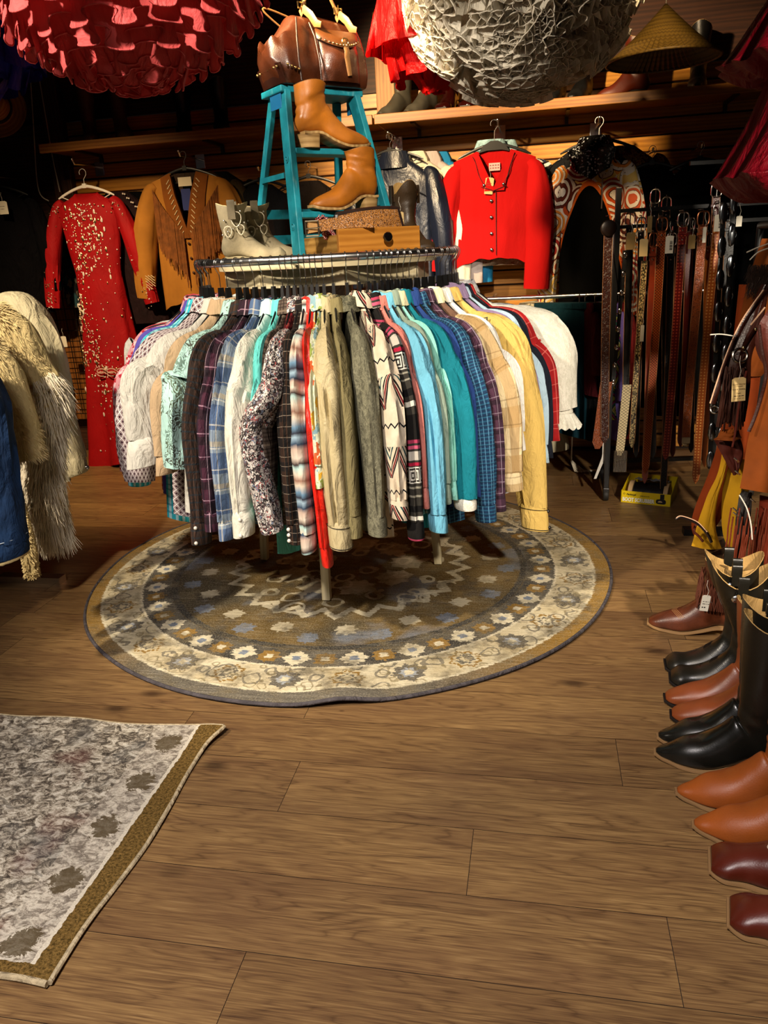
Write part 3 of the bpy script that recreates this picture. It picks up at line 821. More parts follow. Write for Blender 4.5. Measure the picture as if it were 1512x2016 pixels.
        c = g.mix(sq, c, '#d6d2c4'); band(.12, .14, '#8f8b7a'); band(.2, .22, '#8f8b7a'); band(.3, .36, '#141312'); band(.4, .44, '#d3cfbf')
        return c, wr(g)
    mat('greek key stripe', key, rough=.9, bump=.5, bdist=.014, spec=.15)
    cloth('salmon', '#c97a6d'); cloth('sky blue', '#6fb6cf', .1); cloth('sage', '#8a9a88'); cloth('cream cotton', '#d9d0a8'); cloth('mint', '#8ed3c3'); cloth('teal suede', '#0f7280', .12); cloth('royal blue', '#243f7a')
    plaid('blue dash', '#17314f', [(1, .012, .35, 0, '#28607c', .7), (0, .02, .18, 0, '#5b8fb0', .7), (1, .03, .1, 0, '#0e2038', .8)])
    plaid('purple plaid', '#3b2433', [(0, .04, .4, 0, '#5a3a4d', .7), (1, .045, .3, 0, '#241820', .7), (0, .04, .06, .3, '#9d8a98', .8), (1, .045, .06, .3, '#9d8a98', .8)])
    plaid('cream brown plaid', '#c9b78f', [(0, .12, .4, .2, '#8a6a3d', .65), (1, .16, .42, 0, '#9a7a4a', .6), (1, .08, .05, .2, '#5d4424', .6)])
    cloth('mocha', '#6d5140'); cloth('white satin', '#d2d0ca', .08, 5, .4, spec=.5); cloth('butter yellow', '#c9a95c', .06, 6); cloth('lavender', '#85708f'); cloth('ice blue', '#a9c3d3'); cloth('ink navy', '#141824')
    def rc(g):
        x, y, _ = g.sep(g.uv()); c = g.mix(g.rng(g.noise(g.uv(), 14, 2), .35, .65), hx('#7d0f14'), hx('#a81a1c'))
        for q, p in ((x, .045), (y, .05)): c = g.mix(g.m('MULTIPLY', g.stripe(q, p, .05), .6), c, '#cf6a60')
        return c
    mat('red windowpane', rc, rough=.8, bump=.5, bdist=.014, spec=.2)
    cloth('mustard canvas', '#7d6026'); cloth('black fuzz', '#121113', .4, 60); print_('grey lace hem', '#9a9a9c', ['#7f7f84', '#b9b9ba'], 60, .4)
    cloth('rust cotton', '#8f4a24'); cloth('black cotton', '#070708', spec=.05); cloth('charcoal', '#26262a')
fabrics()
# ------------------------------------------------------------------ the garments on the round rack, from the far left round to the far right
pearl, dsnap = MATS['pearl'], MATS['dark snap']
diam_snap = plain('diamond snap', '#c9c5b8', .25, .6)
SH = [
 # phi, name, hanger words, label, body fabric, options
 (-101, 'blouse', 'plum blouse at the far left back', 'dark plum blouse hanging behind the coral shirt', 'lavender', dict(th=.015)),
 (-95, 'shirt', 'white shirt behind the coral shirt', 'white cotton shirt nearly hidden behind the coral shirt', 'white cotton', dict(th=.015, sl=.3, L=.6)),
 (-88, 'shirt', 'coral shirt', 'coral red shirt at the left edge of the round rack', 'coral', dict(out=.03)),
 (-82, 'blouse', 'navy blouse with lace yoke', 'thin navy blouse with blue-grey lace yoke between coral and red floral shirts', 'navy lace', dict(yoke='bluegrey lace', th=.015)),
 (-77, 'shirt', 'red floral shirt', 'red and pink small floral print shirt', 'red floral', dict(out=.03, sl=.58)),
 (-72, 'shirt', 'violet shirt', 'violet shirt tucked behind the diamond print shirt', 'violet', dict(th=.015)),
 (-67, 'shirt', 'turquoise check shirt', 'turquoise and white checked shirt, hem peeping out below', 'turquoise check', dict(L=.82)),
 (-60, 'blouse', 'diamond print blouse', 'white blouse with a brown diamond print and wide sleeve', 'diamond print', dict(out=.05, sr=.075, st=.04, sl=.62, L=.78, cuffh=.0)),
 (-51, 'shirt', 'white shirt with turned-up cuff', 'white shirt with a broad turned-up sleeve cuff', 'white cotton', dict(out=.06, sr=.08, st=.04, sl=.45, cuffh=.085, cuffw=1.16, L=.75)),
 (-46, 'blouse', 'peach blouse', 'sheer peach blouse with an olive shoulder', 'peach olive', dict(th=.018, sl=.5)),
 (-39.5, 'blouse', 'mint paisley blouse', 'mint green blouse printed with grey paisley motifs', 'mint paisley', dict(out=.05, sr=.078, st=.045, sl=.52, L=.74, cuffh=.0, bend=.02)),
 (-35.5, 'shirt', 'dark brown shirt with diamond snaps', 'dark brown shirt with diamond-shaped snaps on its low cuff', 'brown diamond', dict(out=.03, sl=.7, btn=2, btnm=(diam_snap, .5), cuffh=.075)),
 (-31, 'shirt', 'burgundy plaid shirt', 'burgundy and black plaid western shirt', 'burgundy plaid', dict(out=.03, sl=.66)),
 (-27, 'shirt', 'blue and tan plaid shirt', 'shirt in a broad blue, grey and tan plaid', 'blue tan plaid', dict(out=.05, st=.03, sl=.68)),
 (-22.6, 'shirt', 'ivory pearl-snap shirt', 'ivory white shirt with two pearl snaps on the cuff', 'pale mint shirting', dict(sleeve='ivory shirting', cuff='ivory shirting', out=.06, st=.036, sl=.645, btn=2, btnm=(pearl, .35), cuffh=.075, cuffw=1.08)),
 (-18.6, 'shirt', 'aqua shirt', 'bright aqua shirt beside the ivory shirt', 'aqua', dict(out=.0, st=.018, L=.84)),
 (-16.4, 'shirt', 'brown tweed shirt', 'brown and cream tweed plaid shirt', 'brown tweed', dict(out=.01, st=.016)),
 (-13.8, 'blouse', 'speckled floral blouse', 'grey speckled floral blouse with burgundy front and bent sleeve', 'burgundy floral', dict(sleeve='speckled floral', collar='speckled floral', out=.07, st=.044, sr=.07, sl=.68, bend=-.05, bx=.0, sw=-.035, cuffh=.02)),
 (-11.2, 'shirt', 'black plaid snap shirt', 'black plaid shirt with three snaps, low behind the speckled sleeve', 'black plaid', dict(out=.03, st=.035, sl=.68, btn=3, btnm=(pearl, -.5), L=.8)),
 (-9.2, 'shirt', 'striped blanket shirt', 'shirt with blue, cream and brown blanket stripes', 'serape stripe', dict(out=.05, st=.03, sl=.71, sw=.01)),
 (-7.0, 'shirt', 'scarlet satin shirt', 'scarlet satin shirt whose cuff hangs lowest of all', 'scarlet satin', dict(out=.035, st=.022, sl=.74, sw=.03, fold=1.2, low=.02)),
 (-5.0, 'blouse', 'meadow floral blouse', 'cream blouse with green and orange meadow flowers', 'meadow floral', dict(out=.02, st=.022, sl=.5)),
 (-2.4, 'shirt', 'tan sateen shirt', 'tan sateen shirt with cross-stitched cuff, front centre of the rack', 'tan sateen', dict(out=.075, st=.042, sr=.068, sl=.68, cuffh=.075, cuffw=1.06, fold=1.3, sw=.012, stitch=dsnap)),
 (1.2, 'shirt', 'khaki twill shirt', 'khaki olive twill shirt right of the tan sateen one', 'khaki twill', dict(out=.045, st=.036, sl=.66, cuffh=.07, L=.72)),
 (6.4, 'shirt', 'acid-washed lace shirt', 'grey olive acid-washed lace shirt', 'acid wash lace', dict(sleeve='olive boucle', out=.05, st=.038, sr=.066, sl=.67, L=.77)),
 (11.2, 'shirt', 'southwest blanket shirt', 'cream shirt with black and red southwest triangles', 'southwest blanket', dict(out=.065, st=.036, sr=.07, sl=.62, L=.8)),
 (14.8, 'shirt', 'greek key striped shirt', 'charcoal shirt with pink stripes and greek key squares', 'greek key stripe', dict(out=.06, st=.03, sl=.7)),
 (17.3, 'shirt', 'salmon shirt', 'salmon pink shirt behind the greek key sleeve', 'salmon', dict(out=.015, st=.02, sl=.6)),
 (20.2, 'shirt', 'sky blue shirt', 'sky blue shirt with a long creased sleeve', 'sky blue', dict(out=.055, st=.034, sl=.69, fold=1.3)),
 (22.6, 'shirt', 'sage shirt', 'sage green-grey shirt between sky blue and teal', 'sage', dict(out=.015, st=.018)),
 (24.6, 'shirt', 'mint shirt', 'mint shirt with a cream collar just before the teal shirt', 'mint', dict(collar='cream cotton', out=.0, st=.016)),
 (27.4, 'shirt', 'teal suede shirt', 'deep teal suede-look shirt', 'teal suede', dict(out=.055, st=.036, sr=.072, sl=.66, fold=1.2, L=.8, cuff='white lace', cuffh=.032)),
 (30.4, 'shirt', 'royal blue shirt', 'plain royal blue shirt behind the teal one', 'royal blue', dict(out=.015, st=.018)),
 (33.4, 'shirt', 'blue dash patterned shirt', 'navy shirt woven with light blue dashes', 'blue dash', dict(out=.05, st=.036, sl=.7, L=.8)),
 (37.6, 'shirt', 'purple plaid shirt', 'purple plaid shirt beside the blue dash shirt', 'purple plaid', dict(out=.03, st=.024, sl=.68)),
 (42, 'shirt', 'cream and brown plaid shirt', 'cream and brown large plaid shirt with a mocha yoke', 'cream brown plaid', dict(yoke='mocha', collar='cream cotton', out=.05, st=.04, sr=.07, sl=.62)),
 (46.5, 'blouse', 'white satin blouse', 'white satin blouse with a draped shoulder', 'white satin', dict(out=.0, st=.02, sl=.5)),
 (53, 'shirt', 'butter yellow embroidered shirt', 'butter yellow shirt with dark embroidery and buttoned cuff', 'butter yellow', dict(out=.065, st=.04, sr=.07, sl=.79, btn=2, btnm=(dsnap, .1), cuffh=.085, cuffw=1.1, stitch=dsnap, fold=1.2)),
 (58, 'shirt', 'lavender shirt', 'lavender shirt behind the yellow one', 'lavender', dict(out=.0, st=.02)),
 (62.5, 'shirt', 'ice blue shirt', 'ice blue shirt with a stiff collar', 'ice blue', dict(out=.0, st=.016)),
 (66.5, 'shirt', 'ink navy shirt', 'ink navy shirt beside the red windowpane one', 'ink navy', dict(out=.01, st=.02)),
 (71, 'shirt', 'red windowpane shirt', 'dark red windowpane-check shirt', 'red windowpane', dict(out=.04, st=.028, sl=.55)),
 (78, 'blouse', 'white lace blouse', 'white lace blouse with a ruffled cuff, right end of the rack', 'white lace', dict(out=.13, st=.05, sr=.088, sl=.56, cuffh=.014, cuffw=.8, ruffle='white lace', low=-.05, L=.64)),
 (84, 'blouse', 'grey lace blouse', 'grey lace blouse, its hem showing beyond the white lace cuff', 'grey lace hem', dict(out=.12, st=.02, sl=.5, L=.86)),
 (90, 'jacket', 'mustard canvas jacket', 'mustard canvas jacket with studded cuff low at the right edge', 'mustard canvas', dict(out=.05, st=.03, sl=.68, btn=2, btnm=(pearl, .3))),
 (96, 'cardigan', 'black fuzzy cardigan', 'black fuzzy cardigan behind the white lace blouse', 'black fuzz', dict(out=.07, st=.03, sl=.3)),
]
for ph, nm, hw_, lab, fab, op in SH:
    HL[lab] = hw_
    op = {k: (MATS[v] if isinstance(v, str) else v) for k, v in op.items()}
    t = shirt(nm, lab, ph, fab, **op)
    if fab == 'butter yellow':
        mb = MB(); rng = random.Random(4)
        for j in range(9):
            z = -.17 - j * .014; p = [V((.165 + .05 * nz(j, q * .7) + q * .007, .042 + .004 * math.sin(q), z - .014 * math.sin(q * 1.3 + j))) for q in range(7)]
            mb.tube(p, .0032, 5)
        for s in (0, 1): mb.tube([V((.11 + .13 * k / 10, .036, -.30 - .006 * s - .02 * math.sin(k / 10 * PI))) for k in range(11)], .002, 5)
        xf(mb, Matrix.Scale(-1, 4, V((0, 1, 0)))); mb.build('peacock_embroidery', plain('dark teal embroidery', '#1d2b2a', .6), t)
# a blue hanger pad shows inside the lace shirt's neck
# ================================================================== boots
solem = plain('boot sole edge', '#8a6a44', .6); soled = plain('black sole', '#15110f', .55); heelm = woody('stacked leather heel', '#6b4526', '#3d2413', 9, .5)
liningt = cloth('tan boot lining', '#b08d55', .15); 
def boot(name, label, loc, rz, L, H, h, m, toe='point', group=None, sole=solem, heel=heelm, lining=None, shaft_w=.058, shaft_d=.145, scallop=.012, straps=True, slouch=0.0, seed=1.0,
         heel_kind='cowboy', strapm=None, wscale=1.0, cat='boot', lean=0.0, stitch=None, cuffm=None, sx=0.0, vampm=None):
    t = thing(name, label, cat, loc, rz, group)
    k = L / .29
    tw = {'point': .007, 'round': .026, 'square': .034, 'snip': .016}[toe]; t1 = {'point': .021, 'round': .042, 'square': .042, 'snip': .03}[toe]
    tz = {'point': .026, 'round': .034, 'square': .034, 'snip': .03}[toe]
    an = .145 + .1 * h
    S = [(L, .020, L * .995, tz * .8 + .006, tw), (L * .965, .015, L * .96, tz + .008, (tw + t1) / 2 + .003), (L * .9, .011, L * .9, tz + .018, t1 + .004), (L * .79, .0085, L * .79, .06 * k + .002, .041), (L * .63, .0085, L * .65, .074 * k + .004, .0475),
         (L * .45, .35 * h + .008, L * .52, .1 * k + .25 * h, .043), (L * .27, h, L * .445, .122 * k + .4 * h, .038), (L * .05, h, L * .415, min(an * .98, H - .055), .038), (-.004, h + .03, L * .41, min(an + .025, H - .04), .0405), (.006, min(h + .075, H - .05), L * .41, min(an + .05, H - .02), .0415)]
    n0 = len(S)
    zt = H
    fx = L * .41
    for q in (.3, .65, 1.0):
        zb = lerp(min(h + .075, H - .05), zt, q); zf = lerp(min(an + .05, H - .02), zt, q)
        w_ = lerp(.0425, shaft_w, min(1, q * 1.15)); c = lerp(L * .21, L * .215 + sx, q); dd = lerp(L * .41 - .006, shaft_d, min(1, q * 1.1)) / 2
        S.append((c - dd + lean * q, zb, c + dd + lean * q, zf, w_))
    def st(t_):
        i = [spline([s[j] for s in S], t_) for j in range(5)]
        return V((i[0], 0, i[1])), V((i[2], 0, i[3])), i[4] * wscale
    mb = MB(); rings = []; ns = 28; N = 64 if H > .2 else 52
    for i in range(N + 1):
        t_ = i / N; B, T, w_ = st(t_); c = (B + T) / 2; d = (T - B) / 2
        top = max(0, (t_ - .72) / .28); row = []
        ank = math.exp(-((t_ - .72) / .09) ** 2)
        for q in range(ns):
            u = 2 * PI * q / ns; cu, su = math.cos(u), math.sin(u)
            e = lerp(.5 if cu < 0 else .85, .95, min(1, max(0, (t_ - .4) / .2)))
            p = c + d * (math.copysign(abs(cu) ** e, cu)) + V((0, 1, 0)) * (math.copysign(abs(su) ** e, su) * w_ * (1 - .14 * cu * (1 - top)))
            wr_ = (.0035 + .009 * slouch) * ank * nz(p.x * 25 + seed, p.y * 18, p.z * 60 + seed) + slouch * .006 * top * nz(p.x * 14, p.y * 14 + seed, p.z * 30) + .0016 * nz(p.x * 30 + seed, p.y * 30, p.z * 22)
            dirn = (p - c); 
            if dirn.length > 1e-6: p = p + dirn.normalized() * wr_
            p.z += scallop * math.cos(2 * u) * max(0, (t_ - .9) / .1) ** 2 * 1.4
            row.append(p)
        rings.append(row)
    mb.loft(rings, True, False)
    mats = [m]
    mb.build('upper', m, t, ang=70)
    # inside of the shaft
    mb = MB(); R2 = []; topr = rings[-1]; ctr = sum(topr, V((0, 0, 0))) / ns
    for back, inset, dz in ((0, 1.0, .0), (0, .985, .002), (0, .955, -.002), (3, .95, 0), (7, .94, 0), (12, .93, 0)):
        q = rings[-1 - back]; cc = sum(q, V((0, 0, 0))) / ns
        R2.append([cc + (p - cc) * inset + V((0, 0, dz)) for p in q])
    mb.loft(R2, False, True); mb.build('lining', lining or liningt, t, ang=70)
    # sole
    mb = MB(); rings2 = []
    for i in range(27):
        t_ = i / 26 * (7.0 / (len(S) - 1)); B, T, w_ = st(t_)
        wd = w_ * .97 + .003; xx = B.x + (.005 if i == 0 else .002 if i < 3 else 0) - (.003 if i == 26 else 0)
        rings2.append([V((xx, sgn * wd * q, B.z + dz)) for sgn, q, dz in ((1, .985, .002), (1, 1, 0), (1, 1, -.006), (1, .96, -.0075), (-1, .96, -.0075), (-1, 1, -.006), (-1, 1, 0), (-1, .985, .002))])
    mb.loft(rings2); mb.build('sole', sole, t, ang=40)
    # heel
    mb = MB(); rr = []
    if heel_kind == 'cowboy': lv = [(h - .006, 0, .25, 1.0), (h * .6, .012, .225, .9), (h * .25, .022, .205, .84), (.006, .028, .2, .83), (0, .028, .2, .82)]
    else: lv = [(h - .006, -.002, .28, 1.0), (h * .5, .002, .27, .97), (.0, .005, .262, .95)]
    for z, x0, x1, ws in lv:
        row = []
        for q in range(20):
            u = 2 * PI * q / 20; cu, su = math.cos(u), math.sin(u)
            xc = (x0 + x1 * L) / 2; xd = (x1 * L - x0) / 2
            x = xc + (math.copysign(abs(cu) ** (.35 if cu > 0 else .9), cu)) * xd; y = math.copysign(abs(su) ** .75, su) * .039 * wscale * ws
            row.append(V((x, y, z)))
        rr.append(row)
    mb.loft(rr); mb.build('heel', heel, t, ang=45)
    if straps:
        for s in (-1, 1):
            mb = MB(); bx_ = S[-1][0] * .5 + S[-1][2] * .5; y = s * shaft_w * wscale
            path = [V((0, y * .9, H - .045)), V((0, y * .93, H - .002)), V((0, y * .98, H + .012)), V((0, y * 1.06, H + .012)), V((0, y * 1.1, H - .004)), V((0, y * 1.1, H - .05))]
            P = []
            for p in [spline(path, i / 16) for i in range(17)]: P.append([p + V((bx_ + dx, sgn, 0)) for dx, sgn in ((-.013, 0), (.013, 0), (.013, .0025 * s), (-.013, .0025 * s))])
            mb.loft(P); mb.build('pull_strap', strapm or m, t, ang=40)
    if stitch:
        mb = MB()
        for j in range(stitch[1]):
            off = j * .009; pts = []
            for i in range(15):
                u = lerp(-1, 1, i / 14); tt = stitch[2] + off * 1.0 + .045 * (abs(u) ** 1.2)
                B, T, w_ = st(tt); c = (B + T) / 2; d = (T - B) / 2; a = u * 1.05
                pts.append(c + d * math.cos(a) * 1.03 + V((0, math.sin(a) * w_ * 1.04, 0)))
            mb.tube(pts, .0009, 4)
        mb.build('stitching', stitch[0], t)
    return t

def price_tag(name, label, loc, rz, w, h, m, cat='tag', lines=None, tilt=0.0, string=.05, group=None, strm=None):
    t = thing(name, label, cat, loc, rz, group)
    mb = MB(); c = w * .2
    poly = [(-w / 2, -h), (w / 2, -h), (w / 2, -c * .6), (w / 2 - c, 0), (-w / 2 + c, 0), (-w / 2, -c * .6)]
    rot = Matrix.Rotation(tilt, 4, 'Y')
    mb.prism(poly, lambda a, b, d: rot @ V((a, d, b)), -.0006, .0006); mb.build('card', m, t, smooth=False)
    mb = MB(); mb.tube([V((0, -.001, -h * .08)), V((.004, -.002, string * .3)), V((-.003, 0, string * .7)), V((0, .004, string))], .0007, 5); mb.build('string', strm or cloth('white string', '#d9d3c4'), t)
    if lines:
        for txt, z, sz, col in lines:
            if txt[0] == '#':   # print too small to read: short dashes
                mb = MB(); xx = -w * .34
                for q in txt[1:]:
                    mb.box((xx + int(q) * .0012, 0, 0), (int(q) * .0022, sz * .5, .0003)); xx += int(q) * .0024 + .0022
            else: mb = text_mb(txt, sz, .0002, align='CENTER')
            xf(mb, rot @ Matrix.Translation((0, -.0010, z)) @ Matrix.Rotation(PI / 2, 4, 'X')); mb.build('lettering', plain('tag ink ' + col, col, .7), t, smooth=False)
    return t

# floor boots along the right-hand side, toes to the aisle, back to front
blk = leather('black boot leather', '#17150f', .3, 9, .32, .12); blk2 = leather('smooth black leather', '#14130f', .25, 6, .27, .08)
brn = leather('reddish brown leather', '#7c3d1c', .35, 8, .38, .12); tan_ = leather('tan suede-finish leather', '#8f4712', .3, 6, .5, .2); cho = leather('chocolate leather', '#4f1a0d', .3, 7, .33, .12)
ant = leather('antiqued brown leather', '#5a2c18', .5, 16, .36, .2)
whs = plain('white stitching', '#d8c8b0', .7); tans = plain('tan stitching', '#a8794a', .7)
FB = [  # toe pixel, length, height, heel, leather, toe, kwargs, label
 ((1277, 1222), .30, .25, .035, ant, 'snip', dict(stitch=(tans, 4, .27)), 'antiqued brown cowboy boot below the fringed chaps, farthest in the floor row'),
 ((1311, 1306), .265, .375, .03, blk, 'round', dict(stitch=(soled, 6, .36), sole=soled, heel=soled, sx=.045, shaft_d=.16, shaft_w=.066, scallop=.02), 'round-toed black boot, the farther of its pair'),
 ((1320, 1332), .265, .375, .03, blk, 'round', dict(stitch=(soled, 6, .36), sole=soled, heel=soled, sx=.045, shaft_d=.16, shaft_w=.066, scallop=.02), 'round-toed black boot with white price tag, nearer of its pair'),
 ((1310, 1372), .30, .33, .035, brn, 'snip', dict(sole=soled), 'reddish brown boot beside the round-toed black pair'),
 ((1322, 1404), .30, .33, .035, brn, 'snip', dict(sole=soled), 'reddish brown boot beside the pointed black pair'),
 ((1296, 1447), .31, .42, .04, blk2, 'point', {}, 'pointed smooth black boot next to the reddish brown pair'),
 ((1291, 1478), .31, .42, .04, blk2, 'point', {}, 'pointed smooth black boot next to the tan suede pair'),
 ((1333, 1556), .31, .37, .04, tan_, 'point', dict(slouch=1.0, scallop=.0, straps=False), 'slouchy tan pointed boot, the one nearer the black pair'),
 ((1366, 1620), .31, .37, .04, tan_, 'point', dict(slouch=1.0, scallop=.0, straps=False), 'slouchy tan pointed boot, the one nearer the chocolate pair'),
 ((1399, 1692), .30, .33, .035, cho, 'square', dict(stitch=(whs, 5, .33)), 'square-toed chocolate boot just behind the frontmost one'),
 ((1436, 1795), .30, .33, .035, cho, 'square', dict(stitch=(whs, 2, .26)), 'square-toed chocolate boot, frontmost at the right edge'),
]
for i, ((px, py), L, H, h, m, toe, kw, lab) in enumerate(FB):
    p = at(px, py, z=.02); yaw = R_({0: 172, 9: 170, 10: 168}.get(i, 174 + (i % 2) * 3))
    d = V((math.cos(yaw), math.sin(yaw), 0)); o = p - d * L; o.z = 0
    bt = boot('cowboy_boot', lab, o, yaw, L, H, h, m, toe, 'boots lined up on the floor', seed=i * 3.1, **kw)
    if i in (1, 2):
        for s in (-1, 1):
            mb = MB(); mb.ball((L * .215 + .06, s * .066, H - .055), .012, 12, 8, (1, .45, 1)); mb.build('concho', chrome, bt)
tagw = plain('white tag card', '#d9d3c2', .8); tagt = plain('manila tag card', '#cfb27a', .8); tagd = plain('brown tag card', '#7d6438', .8)
p = at(1392, 1172, d=2.2)
price_tag('hang_tag', 'white price tag hanging on the round-toed black boot', p, R_(5), .026, .055, tagw, lines=[('#2313', -.022, .004, '#55504a'), ('#412', -.030, .004, '#33302c'), ('#22', -.042, .008, '#33302c')], tilt=.12)

# ================================================================== ladder and what stands on it
blue = None
def ladder_paint():
    def b(g):
        o = g.ob(); n = g.noise(o, 18, 4, .6); e = g.noise(g.mp(o, (1, 1, .3)), 40, 3)
        c = g.mix(g.rng(n, .35, .65), hx('#16798c'), hx('#1f93a6')); c = g.mix(g.rng(e, .62, .75, 0, .5), c, '#7fc3cc')
        return c, e
    return mat('turquoise ladder paint', b, rough=.5, spec=.4, bump=.15)
LP = V((-.822, 3.07, 1.262)); LA = .777; LH = .585
def lpt(x, y, z):
    return LP + Matrix.Rotation(LA, 3, 'Z') @ V((x, y, z))
def build_ladder():
    m = ladder_paint()
    t = thing('step_ladder', 'small turquoise painted wooden step ladder standing on the round rack', 'ladder', LP, LA)
    fr = lambda s, z: V((s * lerp(.212, .142, z / LH), -lerp(.2, .055, z / LH), z)); rr = lambda s, z: V((s * lerp(.2, .132, z / LH), lerp(.2, .045, z / LH), z))
    for s in (-1, 1):
        mb = MB(); mb.beam(fr(s, 0.006), fr(s, LH - .02), .024, .056, up=(0, 1, 0)); mb.build('front_rail', m, t, bevel=.003, smooth=False)
        mb = MB(); mb.beam(rr(s, 0.004), rr(s, LH - .02), .02, .036, up=(0, 1, 0)); mb.build('rear_rail', m, t, bevel=.003, smooth=False)
        mb = MB(); a, b = fr(s, LH * .5) + V((s * .014, .03, 0)), rr(s, LH * .5) + V((s * .014, -.01, 0)); mb.beam(a, b, .004, .018); mb.build('spreader', m, t, smooth=False)
        mb = MB()
        for z in (LH * .2, LH * .585):
            mb = MB(); c = fr(s, z) + V((s * .014, 0, 0)); mb.ring(c, .010, .003, 20, 6, Matrix.Rotation(PI / 2, 3, 'Y')); mb.ball(c, .006, 8, 6); mb.build('rivet', m, t)
        mb = MB(); c = fr(s, LH - .035) + V((s * .015, .04, 0)); mb.box(c, (.004, .085, .07)); mb.build('hinge_plate', plain('blue hinge plate', '#2372a8', .4), t, bevel=.001, smooth=False)
    for q in (.63, .265):
        z = LH * q; w_ = fr(1, z).x; mb = MB(); mb.box((0, fr(1, z).y + .012, z), (2 * w_ - .02, .085, .02)); mb.build('step', m, t, bevel=.003, smooth=False)
    mb = MB(); mb.box((0, -.005, LH - .011), (.34, .16, .022)); mb.build('top_cap', m, t, bevel=.004, smooth=False)
    for q in (.3, .14):
        z = LH * q; mb = MB(); mb.beam(rr(-1, z), rr(1, z), .02, .035); mb.build('rear_crossbar', m, t, bevel=.002, smooth=False)
build_ladder()
mustard = leather('mustard leather', '#b0681a', .32, 9, .45, .15)
palesole = woody('pale stacked heel', '#c2a06a', '#8d6b3c', 7, .55)
ankle = dict(sole=palesole, heel=palesole, heel_kind='block', shaft_w=.05, shaft_d=.115, scallop=-.004, straps=False, slouch=.55, lining=leather('mustard lining', '#8d5a22'))
def on_ladder(x, y, z): return lpt(x, y, z)
boot('ankle_boot', 'mustard leather ankle boot on the upper ladder step, toe to the right', on_ladder(-.135, -.118, LH * .63 + .0105), LA - .06, .28, .205, .05, mustard, 'snip', 'mustard ankle boots on the ladder', seed=3, **ankle)
boot('ankle_boot', 'mustard leather ankle boot on the lower ladder step, toe to the left', on_ladder(.145, -.168, LH * .265 + .0105), LA + PI + .03, .28, .205, .05, mustard, 'snip', 'mustard ankle boots on the ladder', seed=8, **ankle)

